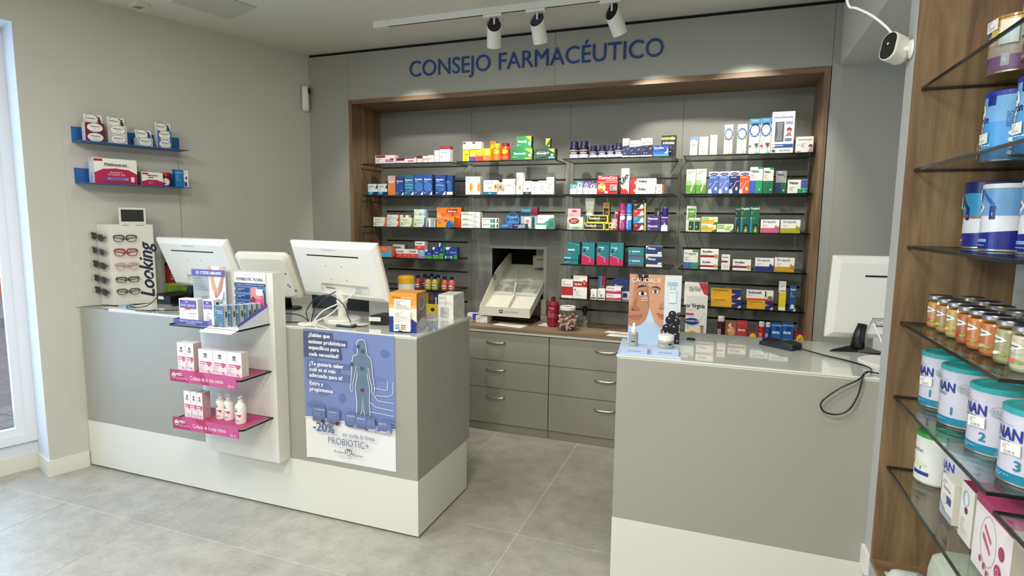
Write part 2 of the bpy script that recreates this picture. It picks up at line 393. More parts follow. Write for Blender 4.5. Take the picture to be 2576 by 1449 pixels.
for k, (a, b) in enumerate(SX):
    for z in slots:
        if k == 1 and z < 1.6: continue
        bx('slot_rail', (max(a, -2.78), BY-.003, z-.006), (b, BY, z+.006), M_edge, nic)
BAY = ['left', 'second', 'third', 'right']; ROW = ['top', 'second', 'third', 'fourth', 'fifth', 'worktop']
SY = 4.075
for k, (a, b) in enumerate(SX):
    for r, z in enumerate(SZ):
        if k == 1 and r > 2: continue
        t = thing('glass_shelf', ((a+b)/2, SY, z), 'dark edged glass shelf, %s one in the %s bay of the niche' % (ROW[r], BAY[k]), 'shelf', 'glass shelves in the wood lined niche')
        bx('pane', (a+.004, SY+.004, z-.008), (b-.004, BY-.004, z-.0005), M_glass, t)
        e = MB(); e.box((a, SY, z-.009), (b, SY+.004, z)); e.box((a, SY+.004, z-.009), (a+.004, BY-.004, z)); e.box((b-.004, SY+.004, z-.009), (b, BY-.004, z)); e.box((a, BY-.004, z-.009), (b, BY-.0005, z))
        e.obj('edge', M_edge, t)
# base drawer cabinets and worktop
WZ = .804
wt = thing('worktop', (-1.16, 3.93, .78), 'long oak worktop running along the foot of the shelving niche', 'worktop')
bx('board', (NX0, 3.915, .784), (NX1, BY-.001, WZ), M_wtop, wt); bx('front_rail', (NX0, 3.922, .764), (NX1, 3.94, .784), M_white, wt)
DR = [(.553, .757), (.342, .549), (.068, .338)]
CN = ['leftmost', 'second', 'third', 'rightmost']
for k, (a, b) in enumerate([(NX0, -1.974), (-1.972, -1.150), (-1.148, -.324), (-.322, NX1)]):
    t = thing('drawer_cabinet', ((a+b)/2, 3.93, 0), 'grey base cabinet with three wide drawers under the oak worktop, %s of the row' % CN[k], 'cabinet', 'drawer cabinets under the worktop')
    bx('body', (a+.001, 3.95, .062), (b-.001, BY, .763), M_dark, t); bx('plinth', (a+.001, 3.946, 0), (b-.001, 3.96, .061), M_gray2, t)
    for z0, z1 in DR:
        d = bx('drawer', (a+.002, 3.93, z0), (b-.002, 3.949, z1), M_gray2, t)
        c = (a+b)/2; pts = [(c+.075*math.cos(w), 3.93-.028*math.sin(w)**.8, z1-.062-.006*math.sin(w)) for w in [math.pi*i/10 for i in range(11)]]
        MB().tube(pts, [.004]+[.0065]*9+[.004]).obj('handle', M_chrome, d)

# ------------------------------------------------------------------ left service counter
LX0, LX1, LY, LB, LZ, BZ = -3.80, -1.37, 2.414, 3.03, 1.03, .303
lc = thing('service_counter', ((LX0+LX1)/2, LY, 0), 'long grey and white service counter with the poster, joined to the left wall', 'counter')
xs = -3.484
bx('kick_base', (xs, LY+.03, .0), (LX1-.02, LB-.02, .012), M_dark, lc)
bx('front_panel', (xs+.001, LY, BZ+.001), (LX1, LY+.02, LZ-.012), M_gray, lc)
bx('front_plinth_panel', (xs+.001, LY-.001, .012), (LX1+.001, LY+.02, BZ), M_white, lc)
bx('end_panel', (LX1-.02, LY+.021, BZ+.001), (LX1, LB, LZ-.012), M_gray, lc)
bx('end_plinth_panel', (LX1-.02, LY+.021, .012), (LX1+.001, LB-.04, BZ), M_white, lc)
bx('filler_panel', (-3.742, LY+.002, BZ+.001), (xs-.001, LY+.02, LZ-.004), M_gray, lc)
bx('filler_plinth_panel', (-3.748, LY+.001, .012), (xs-.001, LY+.02, BZ), M_white, lc)
fb = MB(); fb.prism([(-3.736, LY+.02), (xs, LY+.02), (xs, LB), (-3.545, LB)], 2, LZ-.03, LZ-.004); fb.obj('corner_top', M_gray, lc)
bx('core', (xs, LY+.02, .3), (LX1-.02, LB-.3, LZ-.03), M_gray2, lc)
bx('top_board', (xs, LY+.0, LZ-.012), (LX1, LB+.02, LZ-.004), M_white, lc)
bx('glass_top', (xs, LY-.004, LZ-.004), (LX1+.004, LB+.022, LZ+.003), M_top, lc, .001)
LT = LZ+.003
# ------------------------------------------------------------------ right service counter
RX0, RX1, RY, RB = -.406, 2.0, 2.424, 3.06
rc = thing('service_counter', ((RX0+RX1)/2, RY, 0), 'plain grey and white service counter at the right with a card terminal on it', 'counter')
bx('front_panel', (RX0, RY, BZ+.001), (RX1, RY+.02, LZ-.012), M_gray, rc); bx('front_plinth_panel', (RX0-.001, RY-.001, .0), (RX1, RY+.02, BZ), M_white, rc)
bx('end_panel', (RX0, RY+.02, .0), (RX0+.02, RB, LZ-.012), M_gray, rc)
bx('top_board', (RX0, RY, LZ-.012), (RX1, RB, LZ-.004), M_white, rc); bx('glass_top', (RX0-.004, RY-.004, LZ-.004), (RX1, RB+.004, LZ+.003), M_top, rc, .001)
# ------------------------------------------------------------------ right-hand wall unit (grey stile, oak lining, glass shelves)
UX, UY = .56, 2.309
ru = thing('wall_display_unit', (UX, 1.5, 0), 'tall grey and oak wall unit with glass shelves of baby food at the right', 'shelving')
bx('stile', (UX, UY+.018, 0), (.95, 2.435, 2.52), mat('stile_paint', '#b4b3ac', .6, bump=.05), ru)
bx('side_lining', (UX-.002, UY, .37), (.885, UY+.018, 2.52), M_wood, ru)
bx('back_panel', (.885, -.6, .37), (.90, UY, 2.52), M_wall, ru)
bx('bottom_board', (UX-.002, -.6, .372), (.885, UY, .39), M_woodh, ru); bx('base_panel', (UX, -.6, 0), (.95, UY+.018, .372), M_gray, ru)
RZ = [2.044, 1.781, 1.525, 1.265, 1.004, .746]
RN = ['highest', 'second', 'third', 'fourth', 'fifth', 'lowest']
def rshelf(y0, y1, z, bay, nm):
    t = thing('glass_shelf', (UX+.02, (y0+y1)/2, z), '%s glass shelf in the %s bay of the right wall unit' % (nm, bay), 'shelf', 'glass shelves of the right wall unit')
    bx('pane', (UX+.023, y0+.003, z-.008), (.880, y1-.003, z-.0005), M_glass, t)
    e = MB(); e.box((UX+.019, y0, z-.009), (UX+.023, y1, z)); e.box((UX+.023, y0, z-.009), (.884, y0+.003, z)); e.box((UX+.023, y1-.003, z-.009), (.884, y1, z)); e.obj('edge', M_edge, t)
for z, n in zip(RZ, RN): rshelf(1.532, UY-.002, z, 'far', n)
for z, n in zip((2.15, 1.9, 1.65, 1.405, .98, .725), RN): rshelf(.72, 1.49, z, 'near', n)
# ------------------------------------------------------------------ facade lettering
def letters3d(txt, x0, x1, zb, caph, y, m, name='letter'):
    t = thing('wall_sign', ((x0+x1)/2, y, zb), 'dark blue capital letters on the grey wall panel above the niche', 'sign')
    tw = twidth(txt)*caph; k = (x1-x0)/tw; x = x0
    for ch in txt:
        if ch == ' ': x += .3/CAPH*caph*k; continue
        g = GL[ch]; s = caph/CAPH; b = MB(); n = len(g['v'])
        vs = [(x+gx*s*k, y-.008, zb+gy*s) for gx, gy in g['v']]; vb = [(p[0], y, p[2]) for p in vs]
        b.add(vs, g['f'], (0, 0, 0)); cnt = {}
        for f in g['f']:
            for i in range(len(f)):
                e = (f[i], f[(i+1) % len(f)]); cnt[e] = 1
        sd = [(a, b2, n+b2, n+a) for (a, b2) in cnt if (b2, a) not in cnt]
        b.add(vs+vb, sd, (0, 0, 0)); b.obj(name, m, t); x += g['a']*s*k
letters3d('CONSEJO FARMACÉUTICO', -2.315, -.43, 2.661, .113, FY, mat('blue_lettering', '#163f7e', .5))
# ================================================================== product kit
TK = 1.22
def T(s, u, v, h, c, mw=.9, al='c', rot=0): return ('t', s, u, v, h, mw, al, rot, c)
def TB(s, u, v, h, c, mw=.9, al='c', rot=0): return ('b', s, u, v, h, mw, al, rot, c)
def TI(s, u, v, h, c, mw=.9, al='c', rot=0): return ('i', s, u, v, h, mw, al, rot, c)
def R(a, b, c, d, k): return ('r', a, b, c, d, k)
def E(a, b, c, d, k): return ('e', a, b, c, d, k)
def OO(a, b, c, d, th, k): return ('o', a, b, c, d, th, k)
def PG(p, k): return ('p', p, k)
def LN(p, w, k): return ('l', p, w, k)
def fine(u0, u1, v0, v1, n, c, seed=1):
    rr = random.Random(seed); out = []
    for i in range(n):
        v = v1-(v1-v0)*(i+.2)/n; x = u0
        while x < u1-.02:
            w = rr.uniform(.03, .10)*(u1-u0+.3); e = min(u1, x+w)
            out.append(R(x, v-(v1-v0)/n*.45, e, v, c)); x = e+.012
            if rr.random() < .1: break
    return out
def flat(art):
    o = []
    for a in art: o += a if isinstance(a, list) else [a]
    return o
def cyl_map(cx, cy, z0, r, h, a0=-math.pi/2, span=math.pi):
    def mp(u, v, L):
        a = a0+(u-.5)*span; return (cx+(r+L)*math.cos(a), cy+(r+L)*math.sin(a), z0+v*h)
    return mp
def carton_mesh(w, d, h, art, base, side=None, top=None, sideart=None):  # some side colours are pack print, many paint shade in as darker tone
    b = MB(); b.box((-w/2, 0, 0), (w/2, d, h), base, top=top or base, side=side or base)
    b.art(flat(art), planemap((-w/2, 0, 0), (1, 0, 0), (0, 0, 1), (0, -1, 0), w, h), w, h)
    if sideart: b.art(flat(sideart), planemap((w/2, 0, 0), (0, 1, 0), (0, 0, 1), (1, 0, 0), d, h), d, h)
    return b
def box_at(name, loc, w, d, h, art, base, label, cat='box', group=None, rz=0, side=None, top=None, sideart=None, m=None, flaps=True):
    b = carton_mesh(w, d, h, art, base, side, top, sideart)
    if flaps:  # tuck-flap seam along the lid edge
        dk = tuple(c*.55 for c in C(base)); b.box((-w/2+.001, .0005, h-.0012), (w/2-.001, .0015, h+.0002), dk)
    o = b.obj(name, m or INK); o.location = loc; o.rotation_euler = (0, 0, rz); return tag(o, label, cat, group)
LASTS = []
GL_T = .0005
def rowz(r): return (SZ+[WZ-.001])[r]+GL_T
def put(k, r, x0, x1, yt, art, look, base='#f4f2ea', side=None, on=0, back=0, d=.05, name='carton', cat='box', yt2=None, top=None, sideart=None, grow=0):
    Y = 4.105+back; zb = rowz(r)
    if on: zb = LASTS[-on]['top']+.0006; Y = LASTS[-on]['Y']+back
    a = aty(x0, yt+8, Y).x; b = aty(x1, yt+8, Y).x; zt = aty((x0+x1)/2, yt, Y).z
    g = .0008; w = b-a-2*g; h = max(.012, zt-zb)
    lab = ' '.join(('%s, %s' % (look, place(k, r))).split()[:16])
    o = box_at(name, ((a+b)/2, Y, zb), w, d, h, art, base, lab, cat, grp(k, r), side=side, top=top, sideart=sideart)
    LASTS.append(dict(top=zb+h, Y=Y, x0=a, x1=b, o=o)); return o
def place(k, r): return ('worktop, %s bay' % BAY[k]) if r == 5 else '%s shelf, %s bay' % (ROW[r], BAY[k])
def grp(k, r): return 'pharmacy packs %s' % place(k, r)
def lathe_thing(name, loc, label, cat, group, parts, n=22):
    # parts: list of (part name, profile, colour/cols, material, art or None)
    t = thing(name, loc, label, cat, group)
    for pn_, prof, col, m, art in parts:
        b = MB(); b.lathe(prof, n=n, cols=col if isinstance(col, list) else None, col=col if not isinstance(col, list) else (1, 1, 1))
        if art:
            r0, z0, hh, items = art[:4]; sp = art[4] if len(art) > 4 else math.pi; a0 = art[5] if len(art) > 5 else -math.pi/2
            b.art(flat(items), cyl_map(0, 0, z0, r0, hh, a0, sp), r0*sp, hh, curved=True)
        o = b.obj(pn_, m); o.parent = t
    return t
def bottle(k, r, x0, x1, yt, look, body, cap, label_art, back=0, capw=.7, caph=.2, name='bottle', cat='bottle', neck=.08, on=0, label_base=None):
    Y = 4.105+back; zb = rowz(r) if not on else LASTS[-on]['top']+.0006
    a = aty(x0, yt+15, Y).x; b = aty(x1, yt+15, Y).x; R0 = (b-a)/2-.001; cy = Y+R0; zt = aty((x0+x1)/2, yt, cy).z; h = zt-zb
    hb = h*(1-caph)
    prof = [(.001, 0), (R0*.93, 0), (R0, .004), (R0, hb*(1-neck*2.2)), (R0*.86, hb*(1-neck*.8)), (R0*capw*.9, hb), (.001, hb)]
    la = (R0, .006, hb*.78, label_art)
    cp = R0*capw
    t = lathe_thing(name, ((a+b)/2, cy, zb), '%s, %s' % (look, place(k, r)), cat, grp(k, r),
        [('body', prof, body, PLAST, la), ('cap', [(cp, hb-.004), (cp, h-.004), (cp*.9, h), (.001, h)], cap, PLAST, None)])
    LASTS.append(dict(top=zb+h, Y=Y, x0=a, x1=b, o=t)); return t
Wt, Gy, Nv, Rd = '#f6f4ee', '#8b8f92', '#1b2350', '#b3202b'
# ================================================================== niche bay 1 (left)
put(0, 0, 944.2, 994, 390.7, [R(.03, .72, .5, .97, '#7d1c26'), R(.5, .18, .93, .5, '#c58aa8'), R(.75, .4, .93, .62, '#a8305a'), fine(.06, .42, .2, .6, 3, '#b9a9b4')], 'White and pink carton with a dark red corner', '#efe2e6', top='#d9c4c8')
put(0, 0, 997.3, 1046, 396.5, [R(0, .45, .42, .8, '#7a1620'), R(.0, .8, .95, .98, '#7a1620'), R(.6, .25, .9, .5, '#d9688c'), fine(.1, .5, .1, .35, 2, '#d9b6be')], 'Low white carton with dark red stripes and pink patch', '#f4eeee')
put(0, 0, 1048.5, 1062.5, 391.8, [R(0, .62, 1, 1, '#6e1a20'), E(.5, .35, .4, .25, '#f0d9d2')], 'Small cream carton with dark red top', '#f2e6dd')
put(0, 0, 1063.8, 1075.5, 392.5, [R(0, .5, 1, .58, '#a02a30'), fine(.1, .8, .1, .4, 2, '#c9bcae')], 'Small white carton with one thin red line', '#f5f1ea')
put(0, 0, 1076.3, 1091.5, 390.4, [LN([(.1, .45), (.5, .5), (.6, .8)], .05, '#8d3a35'), LN([(.1, .5), (.9, .52)], .04, '#8d3a35')], 'Small white carton with a brown cross line', '#f7f4ec')
put(0, 0, 1092.6, 1105, 378, [fine(.2, .8, .45, .8, 3, '#a9a7b0'), OO(.5, .2, .14, .08, .4, '#9a9a9a')], 'Slim white carton with grey print', '#f7f4ee')
put(0, 0, 1106, 1132, 368.3, [R(0, .82, 1, 1, '#a3222a'), R(.15, .58, .8, .68, '#8cc0bd'), OO(.18, .33, .07, .07, .4, '#555555'), fine(.15, .8, .42, .55, 2, '#b8b8b0'), fine(.15, .7, .08, .25, 3, '#c2c2ba')], 'White carton with a red lid band', '#f8f6ee', side='#e9e6de', top='#a3222a', sideart=[R(0, .82, 1, 1, '#a3222a'), fine(.2, .8, .15, .7, 9, '#b5b5ad')])
ab = [R(0, .0, 1, .3, '#1c6fa8'), PG([(.45, 0), (1, 0), (1, .28), (.6, .28)], '#10284f'), PG([(.78, .62), (1, .98), (1, .58)], '#15181c'), T('NORDLAC', .08, .72, .1, '#22262a', .62, 'l'), fine(.1, .5, .5, .62, 2, '#7a8890'), E(.35, .2, .2, .12, '#6fb0d6')]
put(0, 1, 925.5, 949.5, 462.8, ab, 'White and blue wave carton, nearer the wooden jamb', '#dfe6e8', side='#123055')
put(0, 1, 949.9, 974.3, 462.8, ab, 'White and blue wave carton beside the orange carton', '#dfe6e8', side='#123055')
put(0, 1, 975.4, 994.3, 442, [R(0, .7, 1, 1, '#cfa9a0'), R(0, .7, 1, .72, '#efe6da'), PG([(0, .72), (.35, .6), (.5, .56), (.65, .6), (1, .72)], '#efe6da'), OO(.5, .62, .14, .045, .4, '#8a4a20'), T('MOVIAL', .1, .78, .05, '#fff6ea', .8, 'l'), fine(.1, .8, .84, .95, 2, '#f6e6dc'), fine(.1, .5, .2, .45, 4, '#f3b98a')], 'Tall orange carton', '#e8863c', side='#c96a28')
def bexi(c2='#1e4f9c'): return [E(.5, .4, .45, .24, c2), TB('Bexident', .1, .73, .065, '#f2f5fa', .8, 'l'), fine(.12, .85, .62, .69, 2, '#c5d3ea'), PG([(.7, 0), (1, 0), (1, .2)], '#f2f2f0'), fine(.08, .6, .05, .14, 2, '#c5d3ea'), E(.78, .25, .07, .035, '#c977a6')]
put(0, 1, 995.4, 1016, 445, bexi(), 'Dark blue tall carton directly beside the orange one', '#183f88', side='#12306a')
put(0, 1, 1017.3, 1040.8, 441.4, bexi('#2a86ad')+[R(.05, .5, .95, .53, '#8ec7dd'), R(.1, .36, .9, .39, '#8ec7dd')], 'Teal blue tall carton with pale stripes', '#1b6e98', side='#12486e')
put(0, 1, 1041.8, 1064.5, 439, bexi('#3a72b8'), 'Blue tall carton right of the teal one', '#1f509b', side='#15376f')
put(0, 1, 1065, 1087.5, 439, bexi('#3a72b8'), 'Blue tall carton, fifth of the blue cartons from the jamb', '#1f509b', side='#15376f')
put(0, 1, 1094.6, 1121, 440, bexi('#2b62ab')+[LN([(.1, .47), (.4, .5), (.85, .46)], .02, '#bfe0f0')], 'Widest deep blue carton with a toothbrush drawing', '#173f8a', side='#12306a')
put(0, 1, 1122, 1138.7, 441, [R(0, 0, 1, .16, '#efeee8'), E(.5, .45, .3, .3, '#23679f'), fine(.1, .9, .6, .7, 2, '#a8c8dd')], 'Narrow petrol blue carton with a white foot', '#143e74', side='#0f2c55', back=.02)
def tas(c): return [PG([(.72, 0), (1, 0), (1, 1), (.88, 1), (.85, .4)], c), T('Tantum', .08, .68, .13, '#3d4a2c', .55, 'l'), R(.05, .42, .75, .5, '#bfc89c'), E(.12, .3, .06, .1, '#8fa05a'), fine(.1, .6, .15, .28, 2, '#9aa59a')]
put(0, 2, 939.3, 973, 546.2, tas('#d1662e'), 'Cream carton with orange corner, nearest the wooden jamb', '#e6e6d4', top='#c9c9b8')
put(0, 2, 974, 1006, 555.3, tas('#c24434'), 'Lower of two stacked cream cartons with red corner', '#e2e6dc')
put(0, 2, 974, 1006, 540.2, tas('#c24434'), 'Upper of two stacked cream cartons with red corner', '#e2e6dc', on=1)
put(0, 2, 1007.5, 1040.5, 547.6, tas('#5f9a3a'), 'Cream carton with green corner', '#e9ead6')
put(0, 2, 1008, 1028, 541, [R(.0, 0, .35, 1, '#d9e2e0'), R(.35, 0, .6, 1, '#c6523c'), E(.8, .5, .12, .3, '#b9b4ae')], 'White and red carton standing behind the green cornered one', '#efeae0', back=.06, d=.04)
put(0, 2, 1041.6, 1071.5, 547.6, tas('#33599f'), 'Cream carton with blue corner', '#e6ead4')
put(0, 2, 1078, 1094.5, 548, [R(.0, 0, .3, 1, '#e9e9ee'), R(.4, 0, .48, 1, '#6a7f9a'), R(.6, 0, .7, 1, '#8a9aac'), LN([(.85, 0), (.75, .5), (.9, 1)], .06, '#5c6c7c')], 'Small carton with grey blue wavy stripes', '#ccd3d8')
put(0, 2, 1041.4, 1071.5, 526.5, [R(.88, 0, .93, 1, '#6d9cc4'), R(.96, 0, 1, 1, '#b9d2e6'), LN([(.05, .75), (.2, .95), (.5, 1)], .015, '#8a9a9a'), fine(.45, .8, .6, .8, 3, '#9fb2b0'), T('Normo', .5, .3, .06, '#4a6a78', .3)], 'Tall white carton with blue edge behind the blue cornered one', '#e3ebe4', back=.06, d=.05, side='#a8c8e0')
put(0, 2, 1098.5, 1142.5, 545.5, [R(.05, .55, .6, .72, '#a1281f'), TB('Redoxon', .1, .58, .1, '#fbe9d6', .45, 'l'), fine(.1, .45, .35, .48, 2, '#4a4a6a')], 'Orange carton with dark red name bar at shelf front', '#f39a22', side='#d97f14')
put(0, 2, 1098.5, 1160, 522, [R(.42, .72, .85, .92, '#a1281f'), TB('Redoxon', .46, .76, .09, '#fbe9d6', .36, 'l'), E(.86, .45, .09, .14, '#f2b06a'), T('7', .62, .4, .3, '#c43a1c', .2), E(.1, .6, .1, .16, '#f4b878'), PG([(.5, 0), (1, 0), (1, .5), (.7, .45)], '#e2541c')], 'Large orange carton with a big red numeral 7', '#ef7f22', side='#d35f12', back=.06, d=.06)
LASTS.pop()
t = lathe_thing('dispenser', (aty(1133, 560, 4.10).x, 4.094, rowz(2)), 'Blue dome shaped pack with white round mark, %s' % place(0, 2), 'pack', grp(0, 2), [('dome', [(.034, 0), (.034, .012), (.031, .03), (.024, .044), (.012, .052), (.001, .054)], '#1558a8', PLAST, None)])
for q in t.children: q.scale = (1, .3, 1)
put(0, 3, 953, 985, 620, [PG([(0, 1), (1, 1), (.85, .65), (.55, .5), (0, .45)], '#e07a2c'), T('Mucosan', .2, .68, .1, '#f6e6d6', .6, 'l'), fine(.1, .6, .1, .3, 2, '#a8d2e6')], 'Orange and sky blue carton at the shelf end', '#5fa6cd', side='#d96a4a')
put(0, 3, 996.6, 1028.5, 627, [R(0, .0, 1, .5, '#d8413c'), E(.3, .35, .15, .14, '#e86a60'), E(.7, .3, .12, .12, '#e86a60'), TB('Frenadol', .06, .68, .14, '#16161a', .6, 'l')], 'White over red carton at shelf front', '#f1eae4')
put(0, 3, 1029, 1052, 627.6, [R(0, .0, 1, .5, '#d8413c'), E(.45, .3, .2, .15, '#e86a60'), TB('Frenadol', .06, .68, .14, '#16161a', .7, 'l')], 'White over red carton, base of the small stack', '#f1eae4')
put(0, 3, 1045.6-2, 1068, 607.6, [R(0, .0, 1, .5, '#e04a44'), E(.45, .3, .2, .15, '#f07a70'), TB('Frenadol', .1, .7, .14, '#16161a', .7, 'l')], 'White over red carton on top of the small stack', '#f4efe8', on=1, side='#e4c9c4')
put(0, 3, 988, 1018, 615.2, [R(0, .0, 1, .45, '#a83a3a'), TB('Frenadol', .08, .72, .12, '#16161a', .6, 'l')], 'Shaded white and red carton behind the front row', '#c9c4bd', back=.06, side='#8a6c66')  # duller copy of the front cartons, shade painted into its inks
put(0, 3, 1053, 1068.6, 629, [R(0, .0, 1, .3, '#a77ac0'), PG([(.3, .95), (.7, .95), (.5, .72)], '#f3f3f6'), T('Aquilea', .1, .5, .1, '#f3f6fa', .8, 'l')], 'Light blue carton with mauve foot', '#7fb8d6', side='#5f98b8')
def vap(x): return [R(0, 0, 1, .3, '#4f9a3e'), PG([(.0, 1), (.45, 1), (.2, .75), (0, .8)], '#eef3f6'), T(x, .4, .5, .1, '#eef3fa', .55, 'l'), R(0, .3, 1, .33, '#9ad08a')]
put(0, 3, 1069.2, 1086.6, 628.3, vap('Respi'), 'Short dark blue carton with green foot', '#143f8e', side='#0f2f6c')
put(0, 3, 1087.9, 1103.8, 622, vap('Vapor'), 'Medium dark blue carton with green foot', '#143f8e', side='#0f2f6c')
put(0, 3, 1104.4, 1115, 611.8, vap('V'), 'Tall slim dark blue carton with green foot', '#143f8e', side='#3d9a48')
put(0, 3, 1117.6, 1138.5, 642, [PG([(.12, .2), (.25, .2), (.22, .8), (.1, .8)], '#eef3f6'), PG([(.8, .2), (.92, .2), (.9, .8), (.78, .8)], '#eef3f6'), T('Inhala', .3, .42, .25, '#d6e4f2', .45, 'l')], 'Low navy and green carton lying at shelf front', '#15366e', side='#3d9a48', d=.03)
put(0, 3, 1121, 1150, 622, vap('Vapores')+[LN([(.05, .4), (.2, .6), (.15, .8)], .05, '#3a9ad6')], 'Wide dark blue carton with green foot at the end', '#143f8e', side='#0f2f6c', back=.035)
# drink bottles on the fifth shelf, packs on the worktop below (partly behind the counter)
def drink(x, yb_, body, nm, i):
    cx = aty(x, 715, yb_).x; t = lathe_thing('drink_bottle', (cx, yb_, rowz(4)), nm, 'bottle', 'small drink bottles on the fifth shelf of the left bay',
        [('body', [(.001, 0), (.024, 0), (.026, .006), (.027, .05), (.024, .066), (.012, .088), (.001, .088)], body, PLAST, (.027, .008, .04, [R(.3, .1, .7, .8, '#e8e2cf'), R(.35, .3, .65, .5, '#2c3f7a')])),
         ('cap', [(.012, .084), (.0165, .086), (.0165, .108), (.001, .108)], '#191d4e', PLAST, None)], n=14)
for i, (x, y, c, nm) in enumerate([(1052, 4.16, '#b5404a', 'Red drink bottle with navy cap, leftmost of the drink bottles'), (1069, 4.24, '#b5404a', 'Red drink bottle with navy cap, back row left'), (1077, 4.13, '#b7ac42', 'Yellow green drink bottle with navy cap, front left'), (1086, 4.30, '#8f4a52', 'Shaded drink bottle with navy cap, rearmost'), (1094, 4.14, '#b7ac42', 'Yellow green drink bottle with navy cap, front middle'), (1102, 4.24, '#a89a38', 'Yellow green drink bottle with navy cap, behind the front pair'), (1119, 4.15, '#cf5f4a', 'Coral drink bottle with navy cap, second from the right'), (1136, 4.15, '#cf5f4a', 'Coral drink bottle with navy cap, rightmost')]): drink(x, y, c, nm, i)  # rearmost bottle's red is darkened to paint in shade
put(0, 5, 1060, 1078, 737, [R(.1, .5, .9, .8, '#a8983a'), R(.2, .2, .8, .4, '#dcd6b8'), fine(.2, .8, .25, .4, 2, '#6a5a2a')], 'Olive yellow carton half hidden by the orange box', '#8d8a3c')
put(0, 5, 1081, 1092, 737, [R(.2, .15, .8, .45, '#cfd4e2'), R(.1, .7, .9, .9, '#6f4258')], 'Plum carton with pale blue label', '#5c3348')
put(0, 5, 1092.6, 1101, 738, [R(.2, .1, .8, .85, '#aebfd6')], 'Slim pale blue and navy carton', '#22386e')
put(0, 5, 1062, 1103, 767, [E(.15, .75, .1, .12, '#2c2a18'), E(.65, .7, .12, .12, '#2c2a18'), E(.45, .22, .35, .22, '#9c5a30'), R(.3, .1, .6, .25, '#e8dcc8')], 'Bright yellow sweets pack on its side', '#dccb2e', back=-.09, d=.04, name='sweets_pack')
put(0, 5, 957, 983, 763, [R(.3, .4, .7, .6, '#6a4a28'), fine(.2, .9, .7, .9, 2, '#7a6a1a'), R(.4, .0, .9, .2, '#a04a4a')], 'Yellow sweets pack left of the orange box', '#d2c02c', back=-.09, d=.04, name='sweets_pack')
# ================================================================== bay 2
put(1, 0, 1164, 1180, 377.3, [OO(.6, .38, .26, .26, .16, '#a5541e'), R(.35, .55, .85, .62, '#a5541e'), fine(.1, .9, .78, .92, 2, '#c9a018')], 'Yellow carton with a brown jar drawing', '#f2cf1f', side='#c9a30f')
put(1, 0, 1164, 1187, 356.6, [R(.02, .72, .35, .95, '#6e1f26'), R(0, 0, 1, .07, '#d0482e'), OO(.5, .5, .1, .1, .35, '#555555'), T('ESPIDIFEN', .5, .22, .09, '#77777a', .6)], 'Left white carton with a thin red foot, on yellow carton', '#f5f1e6', on=1)
put(1, 0, 1187.4, 1211, 356.6, [R(.02, .75, .35, .97, '#6e1f26'), R(0, 0, 1, .07, '#d0482e'), OO(.45, .5, .1, .1, .35, '#555555'), T('ESPIDIFEN', .5, .22, .09, '#77777a', .6)], 'Right white carton with a thin red foot', '#f5f1e6', on=2, side='#d9d5cb')
put(1, 0, 1181.2, 1197.5, 377.3, [R(0, 0, 1, .42, '#6a3a9a'), R(0, 0, .7, .2, '#2a5ac0'), E(.5, .7, .42, .27, '#e8c21a'), E(.5, .62, .34, .2, '#f4dd66'), T('Apiserum', .5, .62, .1, '#5a3a10', .7)], 'Yellow carton with purple foot', '#f2cf1f')
put(1, 0, 1198, 1215.4, 375.2, [R(0, 0, 1, .35, '#d43a2a'), R(0, .35, 1, .5, '#e86a3a'), E(.5, .68, .4, .25, '#f4dd66'), OO(.5, .68, .4, .25, .1, '#b8860b'), T('Apiserum', .5, .66, .09, '#5a3a10', .7)], 'Yellow carton with red foot', '#f2cf1f')
put(1, 0, 1216, 1234.5, 373, [R(0, 0, 1, .4, '#e8803a'), E(.5, .68, .36, .25, '#f7e27a'), OO(.5, .68, .36, .25, .1, '#b8860b'), T('Apiserum', .5, .66, .08, '#5a3a10', .7), fine(.1, .8, .1, .25, 2, '#fbe3c4')], 'Yellow carton with orange foot', '#f3c51d')
put(1, 0, 1233, 1248, 355.2, [R(0, .85, 1, 1, '#d9731c'), fine(.2, .8, .5, .75, 2, '#fbe3a4')], 'Tall orange carton behind the yellow capped bottle', '#f0a01f', back=.07, d=.04, side='#b5652a')
amb = '#e3802a'
bottle(1, 0, 1236.8, 1257.2, 362, 'Orange bottle with a yellow cap', amb, '#f0b81c', [E(.5, .72, .26, .2, '#f4d23a'), T('Apiserum', .5, .7, .07, '#5a3a10', .4), E(.5, .2, .25, .14, '#f08a4a')], caph=.16, capw=.82)
bottle(1, 0, 1258.2, 1279.2, 360.7, 'Orange bottle with a dark red cap', '#c9522a', '#8c1624', [E(.5, .72, .26, .2, '#f4d23a'), T('Apiserum', .5, .7, .07, '#5a3a10', .4), R(.2, .12, .8, .3, '#ef7a5a')], caph=.16, capw=.82)
def bero(c='#1f7a42'): return [PG([(.62, 1), (1, 1), (1, .55)], '#e8cb2e'), TB('Berocca', .1, .5, .16, '#f3f7ee', .48, 'l'), E(.62, .58, .04, .06, '#d8482e'), PG([(.56, .6), (.66, .72), (.63, .6), (.75, .56), (.63, .54), (.66, .42)], '#dff2d4'), fine(.05, .45, .2, .34, 2, '#b9d8b4'), E(.9, .4, .08, .14, '#f3ecc0')]
put(1, 0, 1287.6, 1339, 374.5, bero()+[R(.66, .05, .97, .2, '#e2902a')], 'Green effervescent tablet carton, lower of two', '#1f7a42', side='#124a28', d=.05)
put(1, 0, 1298.7, 1337, 342.8, bero(), 'Green effervescent tablet carton, upper of two', '#237f48', side='#124a28', on=1, d=.05)
